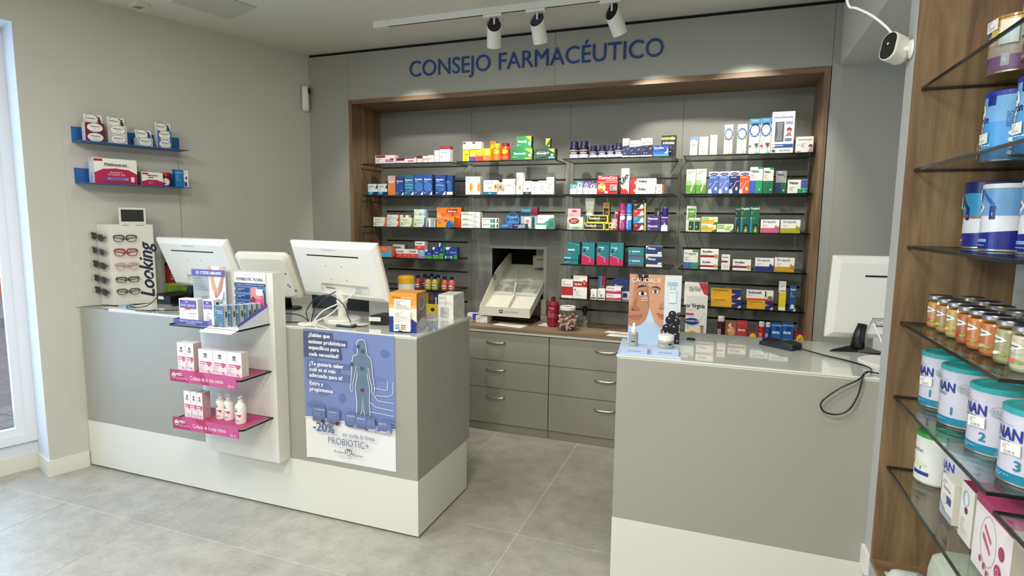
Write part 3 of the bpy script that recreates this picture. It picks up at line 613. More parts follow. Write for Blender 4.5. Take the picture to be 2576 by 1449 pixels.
put(1, 0, 1346.5, 1398, 374.5, [PG([(.62, 1), (.93, 1), (.93, .6)], '#e8cb2e'), OO(.3, .58, .26, .2, .12, '#7fae8a'), TB('Berocca', .1, .52, .15, '#f3f7ee', .45, 'l'), PG([(.56, .65), (.66, .75), (.63, .65), (.75, .6), (.63, .58), (.66, .46)], '#9fc8a4'), E(.83, .42, .07, .12, '#f3ecc0'), R(.66, .1, .95, .26, '#5fae9a'), fine(.05, .4, .2, .3, 2, '#7a9a7c')], 'Blackish green tablet carton', '#10352a', side='#0a1f18')
put(1, 0, 1373, 1385, 348.3, [PG([(0, 1), (1, 1), (0, .3)], '#e6c92c'), E(.65, .3, .2, .06, '#9fb89c')], 'Small yellow and black carton on top of blackish green one', '#1c3a28', on=1, side='#3a3418', d=.03)
def sun(cu): return [E(cu, .42, .24, .25, '#f0ab2a'), E(cu, .42, .12, .15, '#d98a14'), T('prosinus', .08, .84, .06, '#5f8fb8', .75, 'l'), R(0, .16, 1, .17, '#cfcabb'), fine(.1, .4, .45, .6, 3, '#a8a59a'), T('Aboca', .5, .06, .05, '#8a8a80', .4)]
put(1, 1, 1171, 1189.5, 444.2, sun(.76), 'White carton with orange sunflower print, left of two', Wt)
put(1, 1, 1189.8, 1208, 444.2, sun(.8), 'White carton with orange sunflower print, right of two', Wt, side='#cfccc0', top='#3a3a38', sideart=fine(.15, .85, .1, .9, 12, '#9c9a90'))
put(1, 1, 1216, 1250, 453.2, [R(0, 0, 1, .2, '#2f6f86'), E(.9, .55, .13, .22, '#e2b23a'), E(.92, .55, .05, .09, '#4a4220'), T('grintuss', .2, .78, .1, '#4f86b8', .6, 'l'), E(.42, .45, .03, .05, '#3a5a3a'), E(.55, .48, .05, .03, '#3a5a3a'), E(.57, .3, .03, .03, '#3a5a3a'), T('Aboca', .5, .05, .09, '#e8eef0', .2), fine(.08, .3, .3, .45, 3, '#b0b0a6')], 'White carton with a teal foot and sunflower corner', Wt)
put(1, 1, 1252.8, 1296, 458.7, [PG([(0, .28), (0, .9), (.25, .9), (.4, .6), (.36, .28)], '#b4aba4'), E(.3, .4, .08, .12, '#c08a2a'), E(.14, .6, .07, .14, '#7a6f6a'), T('Fisioderm', .42, .7, .12, '#5a5a60', .4, 'l'), LN([(.8, .55), (.9, .7)], .04, '#8a9a8a'), fine(.45, .75, .35, .5, 2, '#b8b6b0'), T('Aboca', .5, .08, .08, '#77776e', .3)], 'Wide white carton with a grey photo of hands', Wt)
put(1, 1, 1263, 1297, 450, [fine(.1, .8, .3, .9, 3, '#b4b4ac')], 'Shaded pale carton behind the wide white one', '#c9c8c0', back=.06, d=.04)  # greyed base colour paints shade onto the pale carton
put(1, 1, 1298.9, 1315.6, 434.5, [R(0, .16, 1, .17, '#cfcabb'), T('FITOMUCIL', .35, .45, .16, '#4a4a4a', .4, 'l', 90), fine(.5, .75, .75, .92, 4, '#b8b6b0'), E(.6, .35, .2, .06, '#d09a3a'), LN([(.3, .2), (.55, .33)], .012, '#b8863a'), LN([(.75, .2), (.62, .33)], .012, '#b8863a'), T('Aboca', .5, .06, .04, '#77776e', .5)], 'Tallest slim white carton with vertical lettering', Wt)
put(1, 1, 1316.6, 1336, 455, [R(0, 0, 1, .2, '#1a3a20'), R(.05, .25, .95, .55, '#d8d8d4'), E(.58, .42, .1, .06, '#2a2a2c'), T('Colilen', .08, .82, .09, '#4a4a48', .8, 'l'), fine(.1, .85, .62, .75, 2, '#b0aea6'), T('Aboca', .5, .06, .09, '#e8e8e0', .4)], 'White carton with a blackish green foot', Wt)
def nb(n): return [R(0, .22, 1, .23, '#cfcabb'), T(n, .06, .82, .085, '#4a4a48', .8, 'l'), OO(.48, .48, .26, .15, .3, '#8a9484'), OO(.55, .44, .14, .09, .3, '#e8e6dd'), T('Aboca', .45, .08, .07, '#77776e', .4)]
put(1, 1, 1336.8, 1353.8, 457.3, nb('Colidi'), 'White carton with grey ring print beside the green footed one', Wt)
put(1, 1, 1354.2, 1374, 454.5, nb('NeoBian'), 'White carton with grey ring print, second of three', Wt)
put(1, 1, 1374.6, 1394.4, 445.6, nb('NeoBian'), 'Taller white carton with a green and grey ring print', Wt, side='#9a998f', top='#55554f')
acu = [R(.02, .45, .6, .52, '#303034'), T('Aciclovir', .1, .62, .18, '#303034', .4, 'l'), PG([(.6, 0), (.95, 0), (.8, .6)], '#c9d4d2'), fine(.62, .95, .3, .8, 3, '#c9c9c6')]
for n, yt in (('bottom', 560), ('middle', 547), ('top', 533)):
    put(1, 2, 1160, 1207.5, yt, acu, 'White flat carton with black line, %s of the stack of three' % n, '#f3f1ea', on=0 if n == 'bottom' else 1, side='#c9c6bc')
for n, yt in (('bottom', 562), ('top', 548.3)):
    put(1, 2, 1212, 1254, yt, [R(.5, .1, .76, .8, '#4f9a82'), R(.76, .1, .8, .85, '#1a1a1c'), R(.9, .1, .97, .85, '#1a1a1c'), T('Be+fibrous', .05, .65, .2, '#222222', .42, 'l'), fine(.05, .4, .3, .5, 2, '#9a9a94')], 'White carton with green square, %s of the pair' % n, '#efede6', on=0 if n == 'bottom' else 1, side='#b9b6ac')
_z = rowz(2); _x = aty(1291, 545, 4.17).x
t = thing('round_pack', (_x, 4.17, _z), 'Round dark blue disc pack standing upright, %s' % place(1, 2), 'pack', grp(1, 2))
b = MB(); b.lathe([(.001, -.016), (.062, -.016), (.064, 0), (.062, .016), (.001, .016)], n=32, col='#1d4f86'); b.xf(Matrix.Rotation(math.pi/2, 4, 'X')); b.xf(Matrix.Translation((0, 0, .064)))
b.art(flat([OO(.5, .5, .42, .42, .08, '#4f94c4'), E(.5, .3, .36, .2, '#3f86bc'), T('Compeed', .5, .62, .1, '#d6e6f2', .6), fine(.3, .7, .5, .58, 2, '#9fc0da')]), planemap((-.064, -.016, 0), (1, 0, 0), (0, 0, 1), (0, -1, 0), .128, .128), .128, .128)
o = b.obj('disc', PLAST); o.parent = t
put(1, 2, 1259.6, 1290, 562.8, [E(.3, .4, .3, .35, '#3f86bc'), T('Compeed', .12, .62, .2, '#d6e6f2', .6, 'l'), OO(.8, .5, .14, .38, .2, '#8fc0e0'), R(0, .2, .8, .3, '#2d6ea8')], 'Low blue carton below the round disc pack', '#1d4f86', side='#3a7a9a', d=.04)
put(1, 2, 1290.8, 1324.5, 562.8, [PG([(.3, .05), (.9, .2), (.9, .9), (.5, .8)], '#9aa0ac'), T('Compeed', .08, .55, .2, '#e6e8f0', .5, 'l')], 'Low navy and silver carton', '#27305a', d=.04)
put(1, 2, 1310, 1352, 520.7, [R(0, 0, 1, .58, '#9fb8ba'), R(0, .58, .55, .7, '#3a2a5a'), R(.62, .62, 1, 1, '#8a1f4a'), T('Compeed', .03, .8, .1, '#a8dcdc', .55, 'l'), R(.25, .05, .6, .52, '#f0ede4'), E(.42, .34, .12, .1, '#c98a6a'), R(.68, .02, .85, .55, '#1e4a4a')], 'Tall teal and purple blister carton', '#1d6f78', side='#6a1438', back=.05, d=.05)
put(1, 2, 1347.5, 1374, 566.2, [fine(.1, .8, .3, .7, 2, '#d6d6d0')], 'Low white carton in front of the teal waved one', '#f5f3ee', d=.03)
put(1, 2, 1352, 1393.5, 541, [PG([(0, 0), (1, 0), (1, .8), (.8, .78), (.55, .55), (.35, .4), (0, .42)], '#3f9a86'), T('Lacer', .08, .68, .1, '#4a5a5a', .35, 'l'), R(.7, .15, .74, .6, '#1c5a4c'), R(.8, .15, .84, .6, '#1c5a4c'), R(.9, .15, .94, .6, '#1c5a4c'), LN([(0, .42), (.35, .4), (.55, .55), (.8, .78), (1, .8)], .03, '#a8dccf')], 'White carton with teal waves', '#f2f2ec', back=.04, d=.05)
# ================================================================== bay 3
zz = '#1a1430'
def zq(big): return [R(0, 0, 1, .34, '#eae6ee'), R(0, .36, 1, .62, '#231640'), TB('ZzzQuil', .5, .42, .12 if big else .14, '#e9e2f6', .5), R(0, .66, 1, .76, '#c9a58a' if big else '#9a96a8'), fine(.3, .7, .1, .25, 2, '#8a86a0')]
def zb_(x0, x1, yt, look, big=False, back=0): bottle(2, 0, x0, x1, yt, look, zz, '#241a4e', zq(big), caph=.24, capw=.8, back=back, name='supplement_bottle')
zb_(1430.4, 1454.4, 356.6, 'Large dark purple gummies bottle, leftmost', True); zb_(1455, 1479.5, 355.6, 'Large dark purple gummies bottle, second from left', True)
zb_(1481, 1502, 367, 'Small dark purple bottle, first of the small four'); zb_(1503, 1524.8, 366, 'Small dark purple bottle, second of the small four'); zb_(1525.6, 1545, 365, 'Small dark purple bottle, third of the small four'); zb_(1545.6, 1565.6, 360, 'Small dark purple bottle beside the cream carton')
def mel(a, b, n): return [R(0, .1, 1, .56, '#23264c'), PG([(0, .5), (.5, .58), (1, .52), (1, .64), (.5, .62), (0, .6)], '#23264c'), E(.8, .46, .11, .05, '#f2efe6'), E(.76, .48, .1, .05, '#23264c'), T(a, .1, .88, .04, '#77776e', .6, 'l'), T(b, .1, .72, .07, '#23264c', .8, 'l'), fine(.1, .6, .3, .42, 2, '#8a8cab'), E(.3, .2, .07, .035, '#8a9ac0'), E(.52, .2, .07, .035, '#8a9ac0')]
put(2, 0, 1566.4, 1583, 348.3, mel('Be+', 'Sueño', 0), 'Tall cream and navy carton with small moon', '#f1eee2')
put(2, 0, 1583.7, 1611.8, 353, mel('Be+', 'Melatonina', 0), 'Wide cream and navy carton with small moon', '#f1eee2')
put(2, 0, 1612.6, 1642, 347.6, mel('Be+', 'Sueñovit', 0), 'Cream and navy carton with moon and capsule', '#f1eee2')
put(2, 0, 1643.2, 1683, 365.6, [R(0, 0, 1, .22, '#3f9ad6'), R(0, .22, 1, .45, '#2560b8'), TB('Dormidina', .05, .7, .13, '#f2f4fa', .62, 'l'), T('doxilamina', .05, .57, .07, '#9fc0ea', .5, 'l'), E(.85, .5, .1, .28, '#eef2f8'), E(.8, .56, .09, .25, '#1d3f9a'), PG([(.7, .3), (.85, .45), (.95, .25)], '#eef2f8')], 'Bright blue carton with a white moon', '#1d3f9a', side='#142c6c', d=.04)
put(2, 0, 1664, 1701, 340.7, [R(0, .8, .55, .92, '#8aa83a'), E(.75, .86, .2, .07, '#a9c84a'), T('50', .75, .84, .05, '#e8f2c0', .2), TB('SOÑODINA', .1, .6, .08, '#f2f2f0', .8, 'l'), fine(.55, .9, .35, .5, 4, '#7a7a7c'), E(.62, .26, .09, .03, '#e8e8e6')], 'Tall black carton with lime green lozenge', '#17191b', side='#0c0d0e', back=.06, d=.06)
def eye(c, cu=.6, cv=.72): return [R(0, .55, 1, 1, c), E(cu, cv, .3, .15, '#f6f6f4'), E(cu, cv, .1, .09, '#15151a'), fine(.15, .6, .15, .35, 2, '#a8a8a6')]
put(2, 1, 1434, 1450.7, 463.6, eye('#63b4c4', .75), 'Low white carton with an eye on light blue', '#f6f5f2')
put(2, 1, 1451.2, 1466.2, 456.7, eye('#7cc9d6', .5), 'Taller white carton with an eye on light blue', '#f6f5f2')
put(2, 1, 1467.2, 1482, 456.9, eye('#7a5fb0', .5), 'Taller white carton with an eye on purple', '#f6f5f2')
put(2, 1, 1482.4, 1502.2, 460.8, eye('#8a68b8', .45), 'Lower white carton with an eye on purple', '#f6f5f2')
put(2, 1, 1503.2, 1555, 440.8, [TB('ThermaCare', .04, .8, .12, '#f6eee8', .92, 'l'), R(.42, .7, .95, .76, '#e08a80'), R(0, .62, 1, .65, '#f0c0a0'), E(.22, .36, .2, .24, '#e89a4a'), E(.12, .4, .09, .14, '#f3c07a'), E(.3, .3, .11, .14, '#f7d08a'), E(.2, .22, .1, .08, '#d96a2a'), R(.62, .18, .96, .5, '#b4b0ac'), fine(.65, .93, .22, .46, 4, '#6a6868'), PG([(.36, .04), (.55, .04), (.52, .12), (.55, .16), (.36, .16), (.39, .1)], '#f6f2ec')], 'Big red heat patch carton with orange photo', '#c3222a', side='#7c1218')
put(2, 1, 1563, 1583.6, 423.5, [PG([(0, 0), (1, 0), (.9, .12), (.6, .2), (.3, .22), (0, .27)], '#c8262c'), E(.35, .22, .16, .045, '#e8a85a'), E(.35, .22, .09, .025, '#f6ead0'), TB('Reflex', .28, .34, .15, '#1a1a1c', .45, 'l', 62), OO(.5, .85, .3, .09, .08, '#c9c4bc')], 'Very tall white and red ointment carton', '#f3efe6')
rx = [PG([(0, 0), (.22, 0), (.2, .5), (.26, 1), (0, 1)], '#c8262c'), E(.2, .45, .06, .2, '#e8a85a'), E(.2, .45, .035, .12, '#f6ead0'), TB('Reflex', .34, .5, .24, '#1a1a1c', .3, 'l'), OO(.82, .5, .13, .38, .08, '#c9c4bc'), fine(.34, .6, .25, .4, 1, '#b5b1a8')]
put(2, 1, 1584, 1649, 469, rx, 'White and red ointment carton, lower of the pair', '#f3efe6', d=.04)
put(2, 1, 1586, 1651, 448.6, rx, 'White and red ointment carton, upper of the pair', '#f3efe6', d=.04, on=1)
sr = [R(.85, 0, 1, 1, '#c8262c'), E(.85, .4, .06, .2, '#e8c0a0'), T('Aspitos', .2, .5, .3, '#55555a', .5, 'l')]
put(2, 1, 1649.8, 1668, 476, sr, 'Small white and red carton, lower of two at the end', '#f4f0e8', d=.04)
put(2, 1, 1650.3, 1668, 463.5, sr, 'Small white and red carton, upper of two at the end', '#f4f0e8', on=1, d=.04)
put(2, 2, 1427, 1467, 545.8, [R(0, 0, 1, .25, '#a8d0b4'), E(.42, .68, .34, .24, '#a1281f'), T('Hansaplast', .2, .7, .11, '#f6e6dc', .45, 'l'), T('Blister', .22, .55, .1, '#f6e6dc', .4, 'l'), R(.35, .1, .72, .22, '#7fae94'), E(.06, .35, .06, .22, '#c9a27a')], 'Mint green and white carton with red oval', '#e3efdc', side='#cfdcc8')
put(2, 2, 1428.5, 1461, 524.8, [E(.5, .7, .2, .16, '#b5304a'), T('Bunion', .5, .66, .08, '#f6d6dc', .3), fine(.1, .9, .1, .35, 2, '#e89aa4')], 'Pink carton on the mint green one', '#f2bcc4', on=1, side='#6a6a66')
tb = thing('cream_tube', (aty(1483, 560, 4.20).x, 4.20, rowz(2)), 'White and turquoise squeeze tube standing on its cap, %s' % place(2, 2), 'tube', grp(2, 2))
zt = aty(1483, 498.7, 4.2).z-rowz(2); b = MB(); rr = .032; n = 20; rings = []
for q in range(6):
    f = q/5; wx = rr*(.8+.32*f); wy = rr*.8*(1-f)+.001; z = .02+(zt-.02)*f; rings.append([(wx*math.cos(2*math.pi*i/n), wy*math.sin(2*math.pi*i/n), z) for i in range(n)])
for q in range(5): b.add(rings[q]+rings[q+1], [(i, (i+1) % n, n+(i+1) % n, n+i) for i in range(n)], '#35a893' if q < 2 else '#f0efe9', True)
b.art([T('Flexi', .5, .2, .05, '#d6f2ea', .5), OO(.45, .7, .16, .1, .12, '#d6d4cc')], lambda u, v, L: ((u-.5)*.06, -rr*.8*(1-v)-.0045-L, .02+(zt-.02)*v), .06, zt); b.obj('tube', PLAST, None).parent = tb
b = MB(); b.lathe([(.001, 0), (.024, 0), (.025, .02), (.001, .02)], col='#2a8f7c'); b.obj('cap', PLAST).parent = tb
tr_ = [R(.03, .12, .94, .88, '#15140e'), TB('Thrombocid', .06, .42, .3, '#f6f2d8', .55, 'l'), T('pomada', .64, .44, .18, '#b9b49a', .25, 'l'), R(.4, .22, .62, .3, '#8a867a')]
put(2, 2, 1467.6, 1520.5, 560, tr_, 'Yellow and black ointment carton, lower one in front', '#f0dd3a', d=.04, side='#c9b41e')
put(2, 2, 1477, 1530, 541.5, tr_, 'Yellow and black ointment carton, upper one', '#f0dd3a', d=.04, on=1, side='#c9b41e')
put(2, 2, 1521.5, 1532, 560, [R(.1, .15, .9, .85, '#15140e')], 'Small yellow and black carton at the stack foot', '#f0dd3a', d=.04)
put(2, 2, 1533, 1543, 560, [R(.1, .1, .4, .9, '#15140e')], 'Yellow tube end beside the black stack', '#f0dd3a', d=.04, back=.02)
put(2, 2, 1517, 1534, 510.3, [R(.12, .05, .85, .8, '#15120a'), T('Arnica', .45, .2, .12, '#b08a30', .5, 'l', 80), R(.15, .86, .85, .96, '#a8882c')], 'Tall narrow gold and black carton at the back', '#c9a83a', back=.07, side='#6a5618')
put(2, 2, 1546.5, 1556, 530.6, [R(.1, .85, .9, .95, '#d9a0ac'), TB('Reflex', .6, .1, .3, '#f2d6da', .5, 'l', 90), R(0, 0, .12, 1, '#e8b4b8')], 'Narrow dark pink carton left of the magenta can', '#8e1f3c')
def can(x0, x1, yt, body, cap, look, txt):
    bottle(2, 2, x0, x1, yt, look, body, cap, [R(.0, .93, 1, .97, '#d9c08a'), E(.55, .74, .3, .14, '#f2f0ec'), T(txt, .42, .08, .28, '#e8eaf2', .55, 'l', 90), fine(.6, .7, .1, .5, 6, '#c9cfe0')], caph=.25, capw=.92, name='spray_can', cat='spray can', neck=.03)
can(1556.8, 1573.6, 510.8, '#b8347c', '#a8286c', 'Magenta spray can', 'Warm Spray'); can(1574.4, 1591, 511.9, '#2b78c8', '#2a86d8', 'Blue spray can', 'Cold Spray')
put(2, 2, 1576, 1626, 499.5, [T('(24)', .4, .9, .045, '#c9c9c0', .3), E(.88, .92, .05, .025, '#d8c84a'), R(.0, .83, 1, .84, '#55564a')], 'Black backing carton behind the four small packs', '#1b1d1a', back=.11, d=.03)
for n, (yt, c, l) in enumerate([(562, '#7a1834', 'crimson'), (544.6, '#3c86a8', 'sky blue'), (527.2, '#b8322a', 'red'), (510.5, '#23251f', 'black')]):
    put(2, 2, 1592.4, 1625.5, yt, [R(.86, 0, 1, 1, '#a8ad52'), PG([(.3, .1), (.5, .25), (.55, .55), (.7, .85), (.82, .5), (.8, .15), (.6, .1)], '#e9e7e0'), T('24', .1, .6, .2, '#e0e0da', .2, 'l')], 'Small %s pack with white animal shape in the stack of four' % l, c, on=1 if n else 0, d=.04, back=0)
ph = [TB('Fisiocrem', .06, .5, .26, '#ece6f4', .75, 'l'), R(.06, .2, .24, .28, '#d8cfe8'), LN([(.5, .78), (.7, .88), (.85, .8)], .04, '#8a74b8')]
put(2, 2, 1627, 1661.5, 562.5, ph, 'Purple ointment carton, lower of two', '#3c2470', side='#2a1850')
put(2, 2, 1627, 1661.5, 543.2, ph, 'Purple ointment carton, upper of two', '#3c2470', side='#2a1850', on=1)
put(2, 2, 1662.3, 1681.5, 543.2, [PG([(.05, 0), (.95, 0), (.9, .38), (.6, .42), (.5, .6), (.4, .42), (.1, .36)], '#efedf2'), TB('Fisiocrem', .5, .86, .07, '#ece6f4', .85), E(.3, .68, .3, .05, '#8a4a78')], 'Purple carton with white spray bottle picture', '#3c2470', side='#c9c6c0')
bottle(2, 2, 1664.8, 1681, 522, 'Dark purple lidded jar on top of the purple cartons', '#241560', '#2c1a72', [R(.1, .2, .9, .25, '#4a38a0')], caph=.35, capw=.98, on=1, name='jar', cat='jar')
put(2, 2, 1647, 1661.5, 522.6, [LN([(.6, .2), (.6, .85)], .03, '#d0d0cc')], 'Small dark transparent pack standing behind the purple cartons', '#26262e', back=.06, d=.03)
LASTS[-1]
tl = '#1c8089'
put(2, 3, 1417.8, 1455, 641.4, [R(.05, .62, .5, .74, '#d6ecee'), R(.05, .4, .95, .5, '#123c5a'), PG([(.05, .3), (.15, .6), (.2, .3)], '#10243a'), fine(.05, .9, .1, .3, 2, '#8cc8ce')], 'Low teal carton at the front left', tl, side='#0e3c48', d=.035)
put(2, 3, 1427, 1459.5, 609, [R(.05, .6, .6, .68, '#cfe6e8'), LN([(.1, .95), (.5, .95), (.95, .85)], .03, '#6ab8bc'), E(.25, .3, .16, .12, '#c4e2e4'), R(.0, .45, 1, .48, '#7cc4ca')], 'Tall teal carton behind the low one', tl, side='#0e3c48', back=.05)
ot = [R(0, 0, 1, .22, '#c01f58'), PG([(0, .22), (1, .22), (.62, .34), (0, .45)], '#c01f58'), LN([(.0, .46), (.3, .4), (.62, .32), (.64, .2), (.68, .12)], .02, '#e8b8cc'), TB('Corega', .1, .74, .07, '#d9eef0', .45, 'l'), PG([(.08, .58), (.25, .78), (.35, .58)], '#123c6a'), fine(.3, .9, .6, .72, 2, '#9ad0d4'), fine(.05, .95, .48, .55, 2, '#7cc4ca')]
put(2, 3, 1464.2, 1496.5, 610.3, ot, 'Teal and raspberry tall carton, leftmost of three', tl, side='#0e3c48')
put(2, 3, 1502.2, 1533.2, 609.6, ot, 'Teal and raspberry tall carton, middle of three', '#1a7880', side='#0e3c48', back=.015)
put(2, 3, 1534.2, 1569, 611, ot, 'Teal and raspberry tall carton, rightmost of three', tl, side='#0d3a3c', d=.09)
for n, yt in (('lower', 646), ('upper', 622.8)):
    put(2, 3, 1580, 1620, yt, [R(0, 0, 1, .18, '#7a3a78'), R(.1, .5, .75, .64, '#bcdcdc'), PG([(.1, .3), (.2, .7), (.28, .3)], '#123c5a'), fine(.1, .9, .25, .42, 2, '#7ab8bc')], 'Teal low carton with plum foot, %s of the pair' % n, '#217f82', on=0 if n == 'lower' else 1, side='#1a4a4c')
for n, yt in (('lower', 646), ('upper', 619.4)):
    put(2, 3, 1625, 1666, yt, [PG([(0, .25), (1, .25), (1, 1), (.12, 1), (0, .8)], '#20346e'), PG([(0, 1), (.12, 1), (.02, .75), (0, .75)], '#f3f2ee'), TB('Almax', .1, .68, .17, '#eef0f6', .5, 'l'), E(.8, .35, .08, .1, '#e8e8e6'), E(.9, .38, .08, .1, '#e8e8e6'), R(0, .08, 1, .12, '#b0b0a8')], 'White and navy carton with tablets, %s of the pair' % n, '#eeede7', on=0 if n == 'lower' else 1, side='#8f8d82', d=.07)
wr = [R(0, .14, 1, .62, '#b3262c'), T('Meritene', .1, .7, .07, '#2a2a2c', .7, 'l'), fine(.1, .5, .86, .92, 1, '#77777a'), OO(.6, .3, .2, .12, .2, '#c8484a')]
put(2, 4, 1412.6, 1441.5, 703.4, wr, 'White carton with deep red lower half', '#f3f0e8')
put(2, 4, 1442.2, 1477.5, 693, [R(0, .5, 1, .74, '#a3262a'), TB('Lipobel', .06, .58, .08, '#f4e0da', .55, 'l'), E(.8, .68, .14, .12, '#a3262a'), T('%', .8, .62, .09, '#f4e0da', .2), E(.13, .37, .05, .04, '#8a1f24'), fine(.2, .8, .12, .35, 4, '#c9c6bd'), T('Meritene', .1, .86, .04, '#77777a', .4, 'l')], 'Tall white carton with a deep red belt', '#f0ede4', side='#7c2a26', d=.08, top='#7a1f20')
for x0, x1, yt, l in ((1485.6, 1501, 728.3, 'left'), (1503.7, 1522.4, 727.3, 'right')):
    put(2, 4, x0, x1, yt, [R(.05, .08, .95, .2, '#2c2c2e'), OO(.5, .4, .16, .1, .5, '#3a3a3c'), fine(.15, .7, .55, .8, 3, '#9a9a96')], 'Small white carton with a black foot line, %s one' % l, '#f0efea')
for n, yt in (('lower', 740), ('upper', 721.8)):
    put(2, 4, 1524.5, 1562.5, yt, [R(0, .05, 1, .5, '#c02a5c'), PG([(0, .5), (.4, .42), (1, .6), (1, .5), (.5, .34), (0, .4)], '#f0c8d4'), T('Bisolvon', .08, .72, .16, '#222226', .6, 'l')], 'White and raspberry carton, %s of the pair' % n, '#f1eeea', on=0 if n == 'lower' else 1, side='#a3224e')
put(2, 4, 1541, 1586, 702.7, [R(.5, 0, 1, .42, '#d8d8d6'), R(.6, .12, .85, .34, '#1c2f66'), TB('Almax', .1, .58, .13, '#e8ecf6', .5, 'l'), E(.45, .93, .46, .15, '#22387c')], 'Large navy carton behind the raspberry pair', '#1c2f66', back=.06, d=.05)
put(2, 4, 1504.5, 1514.5, 694, [LN([(.3, 0), (.7, .4), (.9, 1)], .02, '#cdd8e8')], 'Slim steel blue carton at the back', '#4a78a8', back=.1, d=.03)
put(2, 4, 1515, 1523.5, 694, [T('Deva', .5, .2, .1, '#f2d6da', .6, 'l', 90)], 'Slim crimson carton at the back', '#a8244c', back=.1, d=.03)
# ================================================================== bay 4 (right)
def rhin(c, n, txt='rhinomer'): return [E(.5, .68, .5, .20, '#2f66a8'), R(0, .88, 1, .9, '#dfe7ee'), OO(.5, .68, .42, .155, .1, '#1c2d50'), E(.5, .68, .38, .14, '#f4f3ee'), T(txt, .5, .665, .035, '#3a3a40', .6), R(0, .52, 1, .54, c), fine(.1, .6, .2, .42, 4, '#b0b0a8'), LN([(.4, .36), (.65, .2), (.8, .05)], .012, '#7f8f8a'), LN([(.65, .22), (.9, .3)], .01, '#7f8f8a'), E(.7, .08, .2, .04, '#9cc4ac'), R(0, 0, 1, .025, n)]
put(3, 0, 1736.5, 1755, 344, [R(0, .8, 1, 1, '#5f8fc0'), OO(.5, .73, .4, .16, .12, '#1c2d50'), E(.5, .73, .35, .14, '#f4f3ee'), T('rino', .5, .7, .05, '#3a3a40', .5), LN([(.3, .1), (.7, .4)], .015, '#7f8f8a'), R(0, .5, 1, .53, '#9ab87a')], 'Smallest white nasal spray carton with blue ring', '#f2f1ea')
put(3, 0, 1759.4, 1782, 344, [T('Sinomarin', .1, .88, .045, '#2a5a6a', .75, 'l'), R(.1, .44, .85, .47, '#6fae9a'), R(.1, .2, .85, .25, '#8fbcd0'), fine(.2, .8, .55, .8, 4, '#b8c4c0'), fine(.1, .9, .05, .15, 2, '#9ab4c4')], 'White carton with thin green and blue lines', '#f3f3ec')
put(3, 0, 1787, 1805, 339.3, [T('Sinomarin', .1, .9, .04, '#2a4a6a', .8, 'l'), R(.1, .3, .85, .36, '#9fc4d8'), fine(.2, .8, .5, .82, 4, '#b8c0c8'), fine(.1, .8, .06, .2, 3, '#9ab4c4')], 'Narrow white carton with a pale blue stripe', '#f2f2ee')
put(3, 0, 1823, 1845, 313.8, rhin('#d9603a', '#d9603a'), 'White nasal spray carton with orange band', '#f0efe6', side='#d3d0c4')
put(3, 0, 1855.8, 1880, 312.6, rhin('#8aa85a', '#3f8a5a'), 'White nasal spray carton with green foot line', '#eeeee4', side='#d3d0c4')
put(3, 0, 1886.6, 1914, 299.5, [R(0, .86, 1, 1, '#3d86ac')]+rhin('#9ab87a', '#2a7a6a')[:-1]+[E(.1, .22, .12, .03, '#2a6a5a'), PG([(.5, .3), (.95, .3), (.72, .18)], '#2a5a50'), R(0, .86, 1, 1, '#3d86ac'), T('Garganta', .5, .93, .03, '#cfe4ee', .6)], 'Blue topped nasal spray carton with green mark', '#efefe8')
put(3, 0, 1914.8, 1942, 297.3, rhin('#9ab87a', '#b02a44')[:-1]+[E(.15, .22, .13, .035, '#b02a44'), PG([(.5, .3), (.95, .3), (.72, .18)], '#6a1f2c'), R(0, .86, 1, 1, '#3d86ac'), T('Garganta', .5, .93, .03, '#cfe4ee', .6)], 'Blue topped nasal spray carton with red mark', '#efefe8')
put(3, 0, 1943.5, 2001, 280.6, [TB('rhinodouche', .5, .84, .05, '#2f4f8a', .85), R(.15, .28, .55, .76, '#4c5254'), PG([(.2, .3), (.5, .3), (.45, .5), (.5, .74), (.22, .74), (.28, .5)], '#777d80'), R(.6, .7, .92, .76, '#8a93a8'), E(.78, .56, .11, .06, '#7a2a30'), E(.78, .51, .08, .05, '#c9a08a'), PG([(.6, .42), (.9, .42), (.82, .5), (.72, .48)], '#8a7a78'), R(.05, .14, .98, .22, '#204a8c'), E(.12, .18, .07, .035, '#d9cfc4'), R(.6, .3, .9, .36, '#6a7a94'), TB('rhinodouche', .62, .06, .03, '#7a8aa8', .5), R(.05, .04, .2, .09, '#444448'), fine(.2, .9, .155, .2, 1, '#cfdae8')], 'Largest white carton with a clear window', '#e8e7df', side='#c9c6ba', d=.08)
put(3, 0, 2002.5, 2047, 343.4, [TB('rhinodouche', .5, .76, .09, '#7a86a0', .85), fine(.3, .65, .35, .6, 3, '#c99a8c'), R(.05, .5, .2, .53, '#9ab8b8'), E(.85, .4, .11, .12, '#7a2a30'), E(.85, .29, .08, .1, '#c9a08a'), PG([(.7, .02), (.98, .02), (.92, .22), (.78, .2)], '#9a8a88'), R(.05, .06, .3, .11, '#a85a70')], 'Low white carton beside the wooden jamb', '#e2e0d8', d=.08)
ex = [R(0, 0, 1, .35, '#5a9a3c'), R(0, .35, 1, .55, '#9cc47a'), E(.75, .52, .22, .12, '#eef2dc'), PG([(.45, .1), (.6, .3), (.75, .5), (.85, .5), (.6, .1)], '#dfeac4'), E(.52, .2, .06, .05, '#c9a04a'), T('Especia', .15, .88, .05, '#6a8a5a', .7, 'l'), T('Orl', .15, .8, .05, '#4a6a4a', .4, 'l'), T('Aboca', .1, .03, .03, '#eaf2dc', .4, 'l')]
put(3, 1, 1727, 1751.5, 426, ex, 'Green and white carton with leaf shape, left of two', '#e6ecd2')
put(3, 1, 1752, 1778, 425, ex, 'Green and white carton with leaf shape, right of two', '#e6ecd2', side='#4a6a3a')
